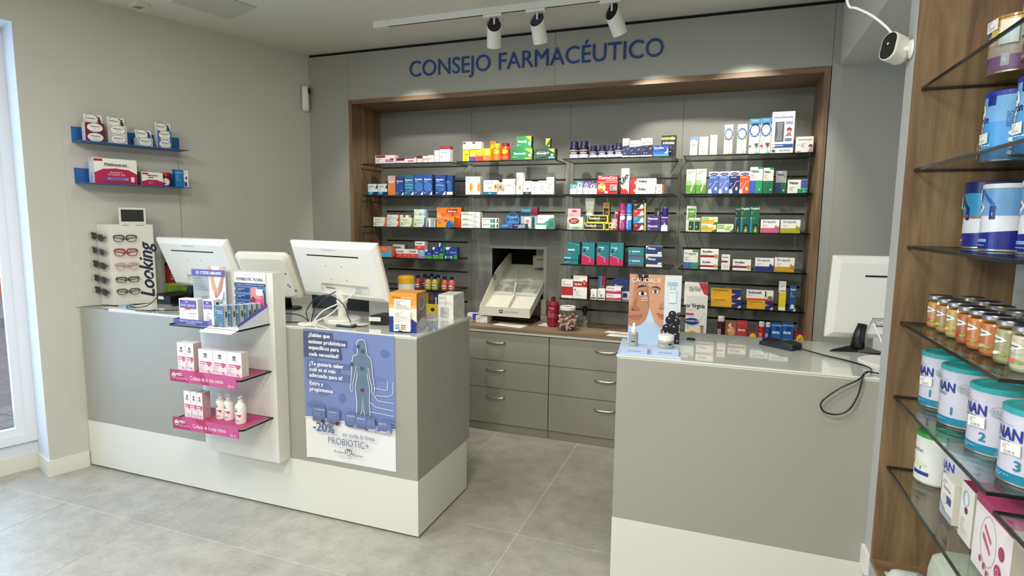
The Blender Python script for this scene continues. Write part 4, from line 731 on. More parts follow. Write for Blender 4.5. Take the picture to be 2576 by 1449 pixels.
def soi(c, l): return [R(0, 0, 1, .8, c), E(.5, .88, .42, .07, '#2a3a6a'), T('Soothe', .5, .86, .045, '#eef2fa', .6), E(.75, .22, .12, .08, '#f2f2f6'), LN([(0, .15), (.3, .25), (.55, .4), (.7, .55), (1, .55)], .02, '#e8ecf4'), PG([(0, 0), (.35, 0), (.3, .2), (0, .14)], '#e8ecf8'), T('Inistolin', .1, .7, .05, '#eef2fa', .6, 'l'), fine(.05, .5, .35, .48, 3, '#c9d4ee')]
put(3, 1, 1783.5, 1809, 431.9, soi('#4668b8', 0), 'Mid blue syrup carton, left of two', Wt); put(3, 1, 1809.6, 1835.5, 431.5, soi('#5a7ac4', 0), 'Mid blue syrup carton, right of two', Wt)
put(3, 1, 1836.2, 1861, 430.4, soi('#20285e', 0), 'Navy syrup carton', Wt); put(3, 1, 1861.6, 1886.8, 431.3, soi('#e0562c', 0), 'Orange red syrup carton', Wt)
def nas(a, b): return [R(0, 0, .5, .49, a), R(.5, 0, 1, .49, b), R(.6, .93, 1, 1, '#1f8a5a'), TB('Natus', .08, .8, .08, '#3a4a78', .6, 'l'), fine(.08, .75, .58, .74, 4, '#a8a89a'), E(.78, .14, .08, .05, '#7ac49a')]
put(3, 1, 1887.6, 1919.8, 420.2, nas('#3f5ab0', '#149a5c'), 'Largest white blue and green carton', '#e9e6d6')
put(3, 1, 1920.5, 1947, 422, nas('#0f6a44', '#0f6a44'), 'White and dark green carton', '#ddd9c8', side='#1c3a2c')
put(3, 1, 1952.5, 1979.5, 430, nas('#1f2c6a', '#14603c')+[PG([(1, 1), (1, .6), (.5, 1)], '#8f8d84')], 'Shaded white navy and green carton set further back', '#a9a79c', back=.04)  # greyed base and corner wedge paint in the shadow
put(3, 1, 1982.6, 2032, 452, [R(.66, .35, 1, .98, '#44549c'), R(.5, 0, 1, .32, '#138a5c'), TB('Natus', .06, .68, .16, '#22262a', .45, 'l'), fine(.08, .45, .2, .5, 3, '#a8a89a'), E(.85, .14, .06, .08, '#6ac49a')], 'Low wide white blue and green carton', '#e3e1d6', top='#2a8f6a')
put(3, 2, 1731.8, 1746.8, 548, [R(.05, .08, .95, .75, '#124a2c'), TB('Juanola', .1, .8, .07, '#3a6a3c', .8, 'l'), E(.35, .35, .12, .05, '#dfe8c8')], 'Small dark green carton, left of two', '#dfe9c6')
put(3, 2, 1747.2, 1762, 548, [R(.05, .08, .95, .75, '#124a2c'), TB('Juanola', .1, .8, .07, '#3a6a3c', .8, 'l'), E(.35, .35, .12, .05, '#dfe8c8')], 'Small dark green carton, right of two', '#dfe9c6')
jq = [PG([(0, .12), (.7, .12), (.9, .7), (0, .5)], '#f0b432'), PG([(.7, 0), (1, 0), (1, .35), (.8, .3)], '#3a7a34'), R(.04, .5, .45, .88, '#7ab04a'), TB('Juanola', .08, .6, .18, '#e9f2d4', .34, 'l')]
put(3, 2, 1762.8, 1801.5, 565, jq, 'Yellow and green lozenge carton, lower one', '#f3f0c4')
put(3, 2, 1764, 1806, 545.6, jq, 'Yellow and green lozenge carton, upper one', '#f3f0c4', on=1, side='#6a7a2a')
put(3, 2, 1803, 1845.5, 563.6, [R(.04, .4, .45, .88, '#7ab04a'), TB('Juanola', .08, .56, .2, '#e9f2d4', .34, 'l'), PG([(.45, .3), (.75, .2), (.9, .8), (.6, .7)], '#a8cc6a'), PG([(.75, 0), (1, 0), (1, .5)], '#3a7a34')], 'Pale green lozenge carton on its own', '#eef4cf')
put(3, 2, 1727.5, 1752, 517.8, [R(.05, .45, .95, .9, '#5a9040'), TB('Juanola', .12, .74, .08, '#dfeac8', .7, 'l'), T('Angin', .12, .62, .07, '#c4d8a0', .6, 'l'), R(0, 0, .12, 1, '#eceee2')], 'Tall green and white carton behind the small green ones', '#dfe6cf', back=.055, d=.04)
prop = [R(.05, 0, .22, .58, '#2f8ad0'), E(.13, .56, .09, .03, '#8ac0ea'), TB('Propalcof', .06, .88, .065, '#eef4ea', .9, 'l'), fine(.08, .6, .68, .8, 3, '#8ab89a'), fine(.3, .8, .5, .58, 2, '#8ab89a'), E(.6, .25, .25, .08, '#0a2014'), PG([(.45, 0), (.85, 0), (.75, .22), (.55, .24)], '#7f8f3a'), E(.6, .08, .08, .035, '#e6e8b0')]
put(3, 2, 1850.5, 1863.5, 520.5, prop, 'Shaded green throat spray carton, leftmost of three', '#0f3a2c', back=.03)  # darker green base paints shade into this copy
put(3, 2, 1864, 1887, 519.5, prop, 'Green throat spray carton, middle of three', '#12593c')
put(3, 2, 1887.6, 1912, 519, prop, 'Green throat spray carton, rightmost of three', '#14603f', side='#0c3c28')
def stre(n, c): return [R(0, 0, 1, .37, c), T(n, .1, .76, .15, '#1f2226', .7, 'l'), fine(.1, .5, .48, .62, 2, '#a8a59a'), E(.86, .45, .1, .14, c), E(.92, .55, .06, .08, '#f0eee6')]
put(3, 2, 1913.8, 1961, 552.4, stre('Strepsils', '#cc6480'), 'White and pink throat lozenge carton', '#f0eee6'); put(3, 2, 1964.2, 2014, 552.7, stre('Strepsils', '#a3a822'), 'White and lime lozenge carton', '#f0eee6')
put(3, 3, 1720.5, 1756.5, 629, [R(0, 0, .55, .34, '#3f5a94'), R(.55, 0, 1, .34, '#1f8a78'), R(.6, .9, 1, 1, '#1f8a6a'), T('Frialgrip', .06, .76, .1, '#2f4a5a', .8, 'l'), fine(.06, .8, .42, .66, 4, '#b0ae9c')], 'Cream blue and green carton at the shelf left', '#dfe0d0')
sf = [R(0, .22, .8, .42, '#8c1420'), TB('Strefen', .1, .66, .17, '#1f2226', .62, 'l'), E(.88, .34, .1, .2, '#d98a3a'), E(.94, .55, .05, .1, '#f0eee6'), fine(.1, .6, .5, .6, 1, '#b0ada2')]
put(3, 3, 1761.8, 1806, 653.5, sf, 'White carton with dark red stripe, lower of stacked pair', '#f0ede6'); put(3, 3, 1762.4, 1808, 626.4, sf, 'White carton with dark red stripe, upper of stacked pair', '#f0ede6', on=1)
put(3, 3, 1815, 1837, 640.8, [R(0, .48, .75, .6, '#8c1420'), TB('Strefen', .1, .8, .07, '#3a3a40', .7, 'l'), E(.5, .25, .35, .12, '#d6d3ca')], 'Small upright white carton with dark red stripe', '#eceae2')
put(3, 3, 1843, 1889.5, 653.5, sf, 'Single white carton with dark red stripe', '#f0ede6', side='#b4b1a6')
put(3, 3, 1900, 1947, 649.5, stre('Strepsils', '#1f2c74'), 'White and navy lozenge carton', '#efede6'); put(3, 3, 1949, 1999.5, 648.7, stre('Strepsils', '#c99416'), 'White and amber lozenge carton', '#f0eee4')
vo = [R(.7, 0, 1, 1, '#232a6c'), PG([(.88, 0), (1, 0), (1, .3)], '#e8e6e0'), PG([(.68, .3), (.85, .5), (.68, .62)], '#e89a2a'), T('Voltadol Forte', .05, .76, .14, '#5a3a0a', .55, 'l'), fine(.05, .4, .5, .65, 2, '#b8801a')]
for n, yt in (('lower', 752), ('upper', 727)):
    put(3, 4, 1788, 1864, yt, vo, 'Amber and navy gel carton, %s of left pair' % n, '#dca524', on=0 if n == 'lower' else 1, side='#8a6a14', back=.01)
put(3, 4, 1879, 1945, 756, vo, 'Amber and navy gel carton beneath the white one', '#dca524')
put(3, 4, 1878, 1946, 731.3, [R(0, 0, 1, .2, '#d8412a'), TB('Gelocatil', .05, .68, .2, '#1f2226', .5, 'l'), E(.71, .86, .025, .1, '#15151a'), PG([(.68, .25), (.7, .8), (.73, .8), (.75, .25), (.72, .5)], '#15151a'), E(.88, .35, .1, .15, '#6a7a44'), fine(.05, .5, .45, .6, 2, '#a8a59a')], 'White carton with a black walking figure', '#ecebe2', on=1)
put(3, 4, 1960, 1977.5, 736, [R(0, 0, 1, .16, '#f2f0e8'), E(.5, .35, .1, .02, '#a8961a')], 'Tall yellow carton with white foot', '#e3cb26'); put(3, 4, 1960.4, 1978, 708.8, [T('LetiAT4', .15, .5, .12, '#2a2a2c', .7, 'l'), R(.1, .1, .9, .2, '#8a867a')], 'Small white carton on the tall yellow one', '#eceae2', on=1)
put(3, 4, 1987, 2004, 719, [TB('Bexident', .1, .82, .06, '#e6eef6', .85, 'l'), fine(.12, .85, .55, .76, 5, '#9fc0da'), E(.5, .2, .26, .06, '#e8ecee'), E(.5, .13, .36, .05, '#d6dcde'), PG([(.6, 0), (1, 0), (1, .12)], '#f0f0ee')], 'Tall blue carton with white animal shape', '#1c5486', side='#123a5e')
put(3, 4, 1722, 1781, 711, [PG([(.6, 1), (1, 1), (1, .45), (.85, .5)], '#c8343a'), T('Oilan Forte', .2, .6, .16, '#2a2a2c', .5, 'l')], 'White and red carton behind the compression stocking pack', '#ece6dc', back=.02, d=.05)
# on the worktop at the right end
def lube(x0, x1, yt, c, l, txt):
    bottle(3, 5, x0, x1, yt, l, c, '#d8dadc', [T(txt, .5, .1, .3, '#e9e4ea', .6, 'l', 90)], caph=.2, capw=.88, neck=.02, back=.0)
lube(1804, 1824.5, 795, '#4a1428', 'Dark plum bottle with a clear dome cap', 'durex'); 
put(3, 5, 1826, 1852.5, 808.3, [E(.55, .5, .36, .24, '#c98a6a'), PG([(.2, .8), (.5, .95), (.5, .6)], '#d9c0a8'), TB('durex', .15, .5, .08, '#f0dcc8', .5, 'l')], 'Copper brown carton', '#8c5a42'); put(3, 5, 1853.2, 1880.5, 808.3, [R(.0, .85, 1, 1, '#c04450'), TB('durex', .12, .52, .1, '#f6dcd8', .7, 'l'), PG([(.1, .1), (.5, .3), (.3, 0)], '#d99a98')], 'Dull red carton', '#a83238')
lube(1907.8, 1924.8, 809, '#c02028', 'Red bottle with a clear dome cap', 'durex'); lube(1925.6, 1939.6, 810.5, '#1c4a94', 'Blue bottle with a clear dome cap', 'durex')
dx = [R(0, .86, 1, .92, '#7ab4d8'), TB('durex', .1, .5, .12, '#e6eef6', .7, 'l'), PG([(.15, .0), (.6, .35), (.4, 0)], '#2f7ab8'), E(.6, .75, .2, .1, '#123a74')]
put(3, 5, 1940.4, 1967.5, 812.8, dx, 'Blue carton, left of two', '#175a9c'); put(3, 5, 1968.2, 1997, 812.8, dx, 'Blue carton, right of two', '#175a9c')
for x0, x1, yt, c, l in ((1881.5, 1906, 836, '#7a4438', 'Brown open tray with yellow sticker and clear bags'), (1998.5, 2026, 839, '#8c2a2e', 'Dark red open tray with yellow sticker')):
    o = put(3, 5, x0, x1, yt, [E(.5, .5, .34, .4, '#e6cf2a'), T('+3', .5, .36, .3, '#2a2410', .4)], l, c, back=-.02, d=.07)
    w = LASTS[-1]; bb_ = MB(); rng = random.Random(int(x0))
    for q in range(3): bb_.lathe([(.001, .0), (.016, .01), (.02, .03), (.012, .045), (.002, .06)], (q-1)*.02, .03+rng.random()*.02, n=8)
    q = bb_.obj('clear_bag', M_clear); q.location = (0, 0, w['top']-o.location.z-.012); q.parent = o
# compression stocking pack standing on the worktop in front of the right bay
box_at('stocking_pack', (-.155, 3.98, WZ+.001), .135, .02, .305, [TB('or Virginia', .02, .74, .075, '#222226', .86, 'l'), fine(.02, .6, .68, .7, 1, '#a8a8a6'), R(.0, .58, .38, .62, '#b0484e'), E(.3, .44, .34, .075, '#242a78'), T('ensaderm', .02, .43, .04, '#dfe2f2', .6, 'l'), fine(.02, .36, .28, .34, 3, '#b4b4b0'), E(.36, .14, .26, .11, '#f0c02c'), E(.36, .14, .19, .085, '#e8862a'), E(.37, .15, .12, .055, '#d9501c'), R(.7, .34, .88, .36, '#6a4a30'), PG([(.72, .34), (.86, .34), (.84, .2), (.82, .02), (.74, .02), (.76, .2)], '#b07a54'), LN([(.68, .0), (.68, .5), (.86, .66)], .008, '#c9c7c2')], '#dcdad4', 'Tall white stocking pack with orange sun picture, behind the face poster display', 'box')
TK = 1.0
# ================================================================== left service counter: things standing on it
def putf(name, Y, zb, x0, x1, yt, d, art, base, label, cat='box', group=None, **kw):
    a = aty(x0, yt+10, Y).x; b = aty(x1, yt+10, Y).x; zt = aty((x0+x1)/2, yt, Y).z
    o = box_at(name, ((a+b)/2, Y, zb+.0006), b-a-.0012, d, zt-zb, art, base, label, cat, group, **kw); LASTS.append(dict(top=zt+.0006, Y=Y, x0=a, x1=b, o=o)); return o
def local(o, t):  # mesh built in the local frame of an empty
    o.parent = t; return o
def frame_m(loc, rz): return Matrix.Translation(Vector(loc)) @ Matrix.Rotation(rz, 4, 'Z')
# --- spectacles display tower
RZ_ = math.radians(58); A0 = Vector((-3.602, 2.529, LT))
st = thing('glasses_display', A0, 'white cardboard tower of reading glasses with dark lettering and a small dark screen', 'display stand'); st.rotation_euler = (0, 0, RZ_)
b = MB(); w_, d_, h_ = .237, .10, .508; b.prism([(0, 0), (w_, 0), (w_-.01, .07), (-.056, .086)], 2, 0, h_, '#d6d2c8')
pm = planemap((0, 0, 0), (1, 0, 0), (0, 0, 1), (0, -1, 0), w_, h_)
b.art(flat([TI('Looking', .945, .07, .145, '#141838', .80, 'l', 90), E(.885, .335, .025, .012, '#dad6cc'), E(.885, .40, .025, .012, '#dad6cc'), R(.3, .985, .45, .992, '#8a8880'), R(.62, .985, .8, .992, '#8a8880')]), pm, w_, h_)
local(b.obj('tower', INK), st)
b = MB(); b.box((.06, .03, h_-.002), (.205, .045, h_+.105), '#d6d4cb'); local(b.obj('screen_housing', PLAST), st)
b = MB(); b.box((.072, .0285, h_+.018), (.193, .0305, h_+.093), '#020202'); local(b.obj('screen', mat('black_screen', '#010101', .15)), st)
def rrect(cx, cz, w, h, r, n=5, y=0, tap=.0):
    pts = []
    for qx, qz, a0 in ((1, 1, 0), (-1, 1, 90), (-1, -1, 180), (1, -1, 270)):
        for i in range(n):
            a = math.radians(a0+90*i/(n-1)); zz_ = cz+qz*(h/2-r)+r*math.sin(a); xx = cx+qx*(w/2-r)+r*math.cos(a)
            xx = cx+(xx-cx)*(1+tap*(zz_-cz)/h*2); pts.append((xx, y, zz_))
    return pts+[pts[0]]
def glasses(M, col, label, th=.0024, w=.132, h=.038, rad=.014, tap=.08, lens=(.75, .75, .76), bagged=False, browth=1.0):
    t = thing('eyeglasses', M.translation, label, 'glasses', 'reading glasses on the white display tower'); t.matrix_basis = M
    s = w/.132; b = MB()
    for sx in (-1, 1):
        pts = rrect(sx*.033*s, 0, .052*s, h, rad, tap=tap); rr = [th*(1+.7*browth*(p[2] > h*.2)) for p in pts]; b.tube(pts, rr, col, 6)
    b.tube([(-.009*s, 0, .004), (0, -.003, .009), (.009*s, 0, .004)], th, col, 6); local(b.obj('frame', PLAST), t)
    for sx in (-1, 1):
        e = MB(); e.tube([(sx*.064*s, 0, h*.33), (sx*.064*s, .010, h*.33), (sx*.05*s, .016, h*.1), (-sx*.02*s, .017, -h*.2)], th*.8, col, 6); local(e.obj('temple', PLAST), t)
        l = MB(); p = rrect(sx*.033*s, 0, .050*s, h*.95, rad, tap=tap)[:-1]; l.add([(q[0], .0006, q[2]) for q in p], [tuple(range(len(p)))], lens)
        local(l.obj('lens', MATS['tinted_lens'] if bagged else M_clear), t)
    if bagged:
        g = MB(); rng = random.Random(hash(label) % 99); pts = []
        nx, nz = 7, 6
        for j in range(nz+1):
            for i in range(nx+1): pts.append((-w*.58+w*1.16*i/nx, -.013+rng.uniform(-.006, .004)-(.004 if 0 < i < nx and 0 < j < nz else -.012), -h*.95+h*1.7*j/nz))
        g.add(pts, [(j*(nx+1)+i, j*(nx+1)+i+1, (j+1)*(nx+1)+i+1, (j+1)*(nx+1)+i) for j in range(nz) for i in range(nx)], (1, 1, 1), True); local(g.obj('plastic_bag', M_clear), t)
    return t
thin_glass('tinted_lens', (.12, .12, .13))
MS = frame_m(A0, RZ_)
for v, c, l, k in ((.828, '#16262c', 'Dark petrol full rim reading glasses, top of tower front', {}), (.655, '#a3161c', 'Red full rim reading glasses on tower front', dict(th=.0028, h=.042)), (.485, '#c49a98', 'Pale pink clear reading glasses on tower front', dict(h=.04, rad=.017)), (.315, '#101114', 'Black slim reading glasses on tower front, second from bottom', dict(h=.030, rad=.009)), (.165, '#33353c', 'Dark grey oval reading glasses, bottom of tower front', dict(h=.034, rad=.016))):
    glasses(MS @ Matrix.Translation((.082, -.021, v*h_)), c, l, **k)
for v, c, l in ((.845, '#24262a', 'topmost'), (.67, '#6a6f74', 'second'), (.50, '#202226', 'middle'), (.325, '#5a3a3e', 'fourth'), (.175, '#22272c', 'lowest')):
    glasses(frame_m((-3.668, 2.503, LT+v*h_), math.radians(2)) @ Matrix.Rotation(math.radians(12), 4, 'Y'), c, 'Bagged sunglasses on the side of the display tower, %s of five' % l, w=.118, h=.036, bagged=True)
# --- cards and cable under the tower
tag(bx('card_holder', (-3.50, 2.485, LT), (-3.42, 2.535, LT+.012), mat('pale_blue_plastic', '#8fb0c8', .4), bev=.003), 'small pale blue card tray in front of the glasses tower', 'tray')
tag(bx('leaflet', (-3.56, 2.425, LT), (-3.28, 2.475, LT+.002), M_white), 'flat white leaflet at the left end of the counter edge', 'paper')
def cable(name, pts, r, col, label, m=None, n=6):
    P = [Vector(p) for p in pts]; out = []
    for i in range(len(P)-1):
        p0, p1, p2, p3 = P[max(i-1, 0)], P[i], P[i+1], P[min(i+2, len(P)-1)]
        for k in range(n):
            t = k/n; out.append(.5*((2*p1)+(-p0+p2)*t+(2*p0-5*p1+4*p2-p3)*t*t+(-p0+3*p1-3*p2+p3)*t**3))
    out.append(P[-1]); return tag(MB().tube(out, r, col, 8).obj(name, m or PLAST), label, 'cable')
cable('cable', [(-3.44, 2.50, LT+.015), (-3.38, 2.455, LT+.004), (-3.25, 2.44, LT+.004), (-3.12, 2.50, LT+.004), (-2.98, 2.60, LT+.004), (-2.85, 2.67, LT+.004)], .0026, '#0a0a0b', 'long black cable looping from the blue card tray towards the first monitor')
cable('cable', [(-3.44, 2.51, LT+.015), (-3.38, 2.50, LT+.004), (-3.30, 2.53, LT+.02), (-3.29, 2.60, LT+.075), (-3.285, 2.62, LT+.085), (-3.29, 2.63, LT+.05)], .0026, '#0a0a0b', 'short black cable rising to the terminal by the glasses tower')
t = thing('card_terminal', (-3.335, 2.60, LT), 'black card terminal with a white sticker left of the first monitor stand', 'terminal')
b = MB(); b.prism([(-.06, 0), (.06, 0), (.06, .05), (-.06, .065)], 1, -.09, .09); b.xf(Matrix.Translation((-3.37, 2.78, LT+.001))); b.obj('body', M_black, t)
bx('sticker', (-3.415, 2.6885, LT+.03), (-3.365, 2.6895, LT+.05), M_white, t)
# green folder display behind the first monitor
gd = thing('leaflet_display', (-3.385, 2.915, LT), 'green and red cardboard leaflet display standing behind the first monitor', 'display stand')
b = MB(); b.box((-.17, 0, 0), (.17, .05, .37), '#6f9a2c', side='#e3e0d6')
b.art(flat([R(0, .0, 1, .3, '#7ea63a'), R(0, .3, 1, .62, '#7c1f22'), R(0, .62, 1, .68, '#101010'), T('TRIPLE ACCION', .12, .64, .035, '#f0efe8', .8, 'l'), T('Saliv', .14, .76, .06, '#e8f0d4', .4, 'l'), R(.42, .76, .58, .78, '#b8302c'), fine(.12, .45, .36, .58, 5, '#d99a8c'), fine(.1, .9, .06, .26, 10, '#4f7a24'), R(.15, .0, .35, .14, '#dcdcd4')]), planemap((-.17, 0, 0), (1, 0, 0), (0, 0, 1), (0, -1, 0), .34, .37), .34, .37)
b.xf(frame_m((0, 0, 0), math.radians(22))); o = b.obj('display_box', INK); o.parent = gd
# --- monitors seen from behind
def monitor(loc, yaw, tilt, w, h, label, rounded=False, notch=True, stand=None, slot=True, part_m=None):
    t = thing('monitor', loc, label, 'monitor'); r = Vector((math.cos(yaw), math.sin(yaw), 0)); n_ = Vector((math.sin(yaw), -math.cos(yaw), 0)); u = Vector((0, 0, 1))*math.cos(tilt)+n_*math.sin(tilt); y = u.cross(r)
    M = Matrix(((r.x, y.x, u.x, 0), (r.y, y.y, u.y, 0), (r.z, y.z, u.z, 0), (0, 0, 0, 1)))
    def fin(b, nm, m): b.xf(M); o = b.obj(nm, m); o.parent = t; return o
    mw_ = part_m or M_mon
    def ring(ww, hh, rr, y_, n=5): return [(p[0], y_, p[2]) for p in rrect(0, 0, ww, hh, rr, n)[:-1]]
    rr = .035 if rounded else .006; rings = [ring(w, h, rr, .012), ring(w, h, rr, -.002), ring(w-.012, h-.012, rr*.9, -.008), ring(w-.06, h-.06, rr*.9, -.022)]
    b = MB(); m = len(rings[0])
    for q in range(3): b.add(rings[q]+rings[q+1], [(i, (i+1) % m, m+(i+1) % m, m+i) for i in range(m)], (1, 1, 1), rounded)
    b.add(rings[0], [tuple(range(m))[::-1]], (1, 1, 1))
    if notch:   # raised back plate with a connector recess cut into its lower middle
        W2, H2 = (w-.06)/2, (h-.06)/2; x1, x2, zt = -w*.24, w*.34, -h*.22
        b.add([(-W2, -.022, H2), (W2, -.022, H2), (W2, -.022, zt), (x2-.01, -.022, zt), (x1+.01, -.022, zt), (-W2, -.022, zt), (-W2, -.022, -H2), (x1-.015, -.022, -H2), (x2+.015, -.022, -H2), (W2, -.022, -H2), (x1+.012, -.006, zt), (x2-.012, -.006, zt), (x2+.01, -.006, -H2), (x1-.01, -.006, -H2)],
              [(0, 1, 2, 5)[::-1], (5, 4, 7, 6), (3, 2, 9, 8), (4, 3, 11, 10), (3, 8, 12, 11), (7, 4, 10, 13), (10, 11, 12, 13), (7, 13, 12, 8)], (1, 1, 1))
        fin(b, 'housing', mw_)
        p = MB(); p.art(flat([fine(.06, .24, .55, .8, 3, '#9a9c98'), R(.07, .42, .26, .5, '#5f6462'), fine(.68, .95, .2, .7, 7, '#aaaca8'), R(.72, .3, .8, .36, '#8a8c88')]), planemap((x1, -.0062, -H2), (1, 0, 0), (0, 0, 1), (0, -1, 0), x2-x1, zt+H2), x2-x1, zt+H2); fin(p, 'rating_label', INK)
    else:
        b.add(rings[3], [tuple(range(m))], (1, 1, 1)); fin(b, 'housing', mw_)
    s = MB(); s.box((-w*.485, .0122, -h*.47), (w*.485, .0128, h*.48), (0, 0, 0)); fin(s, 'screen', M_black)
    if slot:
        s = MB(); s.box((-w*.30, -.0232, h*.265), (w*.30, -.0218, h*.285)); fin(s, 'vent_slot', M_dark)
        s = MB(); s.box((-w*.105, -.0226, h*.36), (w*.06, -.0218, h*.40)); fin(s, 'logo_plate', mat('pale_grey_badge', '#cfcec6', .35))
        for sx, sz in ((-.1, .1), (.08, .1), (-.08, -.14), (.1, -.14)):
            s = MB(); s.box((sx*w-.002, -.0235, sz*h-.002), (sx*w+.002, -.0218, sz*h+.002)); fin(s, 'screw', M_dark)
    else:
        for sx, sz in ((.36, .1), (.33, -.15), (.35, -.19), (.43, -.28)):
            s = MB(); s.box((sx*w-.006, -.0235, sz*h-.003), (sx*w+.004, -.019, sz*h+.003)); fin(s, 'port', M_dark)
        s = MB(); s.prism([(-.055, .12), (.03, .12), (.03, .05), (-.005, .05), (-.012, .04), (-.02, .05), (-.055, .05)], 1, -.0225, -.0218); fin(s, 'hinge_cover', mw_)
    return t
t3 = monitor((-1.962, 2.62, 1.313), -.185, .312, .655, .33, 'large white monitor seen from behind, nearest the counter corner')
b = MB(); b.lathe([(.10, 0), (.102, .006), (.092, .012), (.04, .016), (.024, .02), (.024, .09), (.031, .10), (.033, .165), (.001, .166)], -1.985, 2.672, 32); b.xf(Matrix.Translation((0, 0, LT))); b.obj('stand', M_mon, t3)
t1 = monitor((-3.049, 2.70, 1.307), -.099, .378, .649, .332, 'white monitor seen from behind on a black stand beside the glasses tower')
b = MB(); b.prism([(-.16, 0), (-.02, 0), (.12, 0), (.10, .012), (.02, .03), (-.03, .03)], 1, -.02, .02); b.tube([(-.01, 0, .02), (0, .0, .10), (.02, .01, .20)], [.028, .022, .026]); b.prism([(-.14, 0), (.0, 0), (.0, .03), (-.02, .03)], 0, -.02, .02); b.xf(Matrix.Translation((-3.245, 2.79, LT))); b.obj('stand', M_black, t1)
t2 = monitor((-2.53, 2.72, 1.252), .143, .511, .356, .32, 'cream white rounded all in one computer seen from behind between two monitors', rounded=True, notch=False, slot=False, part_m=mat('cream_plastic', '#e3dfd0', .4))
b = MB(); b.tube([(-2.52, 2.86, LT+.005), (-2.52, 2.85, LT+.1), (-2.53, 2.78, LT+.17)], .02); b.lathe([(.07, 0), (.07, .01), (.001, .012)], 0, 0); n0 = 0
for i in range(len(b.v)):
    if b.v[i][2] < .5: b.v[i] = (b.v[i][0]-2.52, b.v[i][1]+2.87, b.v[i][2]+LT)
b.obj('stand', M_black, t2)
# one black box fills the black band behind the monitors
tag(bx('black_box', (-2.42, 2.955, LT), (-1.98, 3.05, LT+.085), M_black, bev=.004), 'long black cash drawer behind the monitors', 'cash drawer')
# grommet and cables
t = thing('cable_grommet', (-2.08, 2.50, LT), 'flat round white cable grommet near the counter edge', 'grommet')
b = MB(); b.lathe([(.052, 0), (.052, .003), (.044, .006), (.001, .006)], n=28); o = b.obj('disc', M_mon); o.location = (0, 0, 0); o.parent = t
G = (-2.085, 2.515, LT+.006)
cable('cable', [G, (-2.12, 2.54, LT+.06), (-2.07, 2.56, LT+.13), (-1.98, 2.555, LT+.15), (-1.89, 2.55, LT+.11), (-1.84, 2.53, LT+.04), (-1.79, 2.51, LT+.006), (-1.72, 2.52, LT+.010)], .003, '#0a0a0b', 'black cable arching in front of the white monitor column')
cable('cable', [(-2.07, 2.515, LT+.006), (-2.08, 2.56, LT+.07), (-2.02, 2.60, LT+.14), (-2.0, 2.64, LT+.16)], .003, '#0a0a0b', 'black cable rising behind the white monitor column')
cable('cable', [(-2.06, 2.52, LT+.006), (-2.03, 2.56, LT+.06), (-1.96, 2.60, LT+.10), (-1.88, 2.62, LT+.15), (-1.86, 2.64, LT+.21)], .0035, '#e8e6de', 'white cable curving up to the right side of the monitor recess')
cable('cable', [(-2.055, 2.525, LT+.006), (-2.0, 2.58, LT+.04), (-1.97, 2.62, LT+.09), (-2.0, 2.64, LT+.16)], .0035, '#e8e6de', 'white cable looping left of the monitor column')
cable('cable', [(-2.45, 2.52, LT+.02), (-2.33, 2.55, LT+.03), (-2.2, 2.56, LT+.03), (-2.11, 2.53, LT+.012), (-2.095, 2.515, LT+.006)], .003, '#0a0a0b', 'black cable running left from the round grommet')
cable('cable', [(-2.42, 2.45, LT+.01), (-2.25, 2.50, LT+.012), (-2.2, 2.47, LT+.005), (-2.12, 2.49, LT+.005), (-2.095, 2.51, LT+.006)], .003, '#0a0a0b', 'wavy black cable lying left of the round grommet')
# receipt printer, terminal, phone, papers, boxes
t = thing('receipt_printer', (-1.85, 2.90, LT), 'light grey receipt printer under the right edge of the big monitor', 'printer')
b = MB(); b.prism([(0, 0), (.16, 0), (.16, .10), (.03, .12), (0, .10)], 0, -.07, .07); b.xf(Matrix.Translation((-1.86, 2.85, LT+.001))); b.obj('body', mat('printer_grey', '#c9c8c4', .5), t)
bx('paper_slot', (-1.91, 2.90, LT+.112), (-1.81, 2.93, LT+.119), M_black, t)
t = thing('card_terminal', (-1.70, 2.68, LT), 'black card terminal with white sticker left of the orange carton', 'terminal')
b = MB(); b.prism([(0, 0), (.2, 0), (.2, .035), (.0, .05)], 0, -.045, .045); b.xf(Matrix.Rotation(math.radians(12), 4, 'Z')); b.xf(Matrix.Translation((-1.705, 2.60, LT+.001))); b.obj('body', M_black, t)
b = MB(); b.box((-.05, -.006, .022), (.015, -.0012, .044)); b.xf(Matrix.Rotation(math.radians(12), 4, 'Z')); b.xf(Matrix.Translation((-1.705, 2.60, LT))); b.obj('sticker', M_white, t)
t = thing('card_stack', (-1.83, 2.50, LT), 'small stack of dark blue and white cards at the counter edge', 'cards')
for i, c in enumerate((M_black, mat('slate_card', '#5a6a78', .4), M_white)):
    b = MB(); b.box((-.055+i*.004, -.022, i*.007), (.05-i*.006, .022, i*.007+.0065)); b.xf(Matrix.Rotation(math.radians(-4*i), 4, 'Z')); o = b.obj('card', c); o.parent = t; 
tag(bx('paper_sheet', (-1.90, 2.56, LT), (-1.77, 2.63, LT+.001), M_white), 'white paper slip lying beside the dark card stack', 'paper')
lathe_thing('tablet_bottle', (-1.685, 2.858, LT), 'white bottle with yellow top standing behind the orange carton', 'bottle', None, [('body', [(.001, 0), (.045, 0), (.046, .01), (.046, .205), (.042, .215), (.001, .215)], '#ecebe3', PLAST, None), ('cap', [(.0465, .20), (.0465, .232), (.040, .242), (.034, .240), (.001, .238)], '#f0b41c', PLAST, None)])
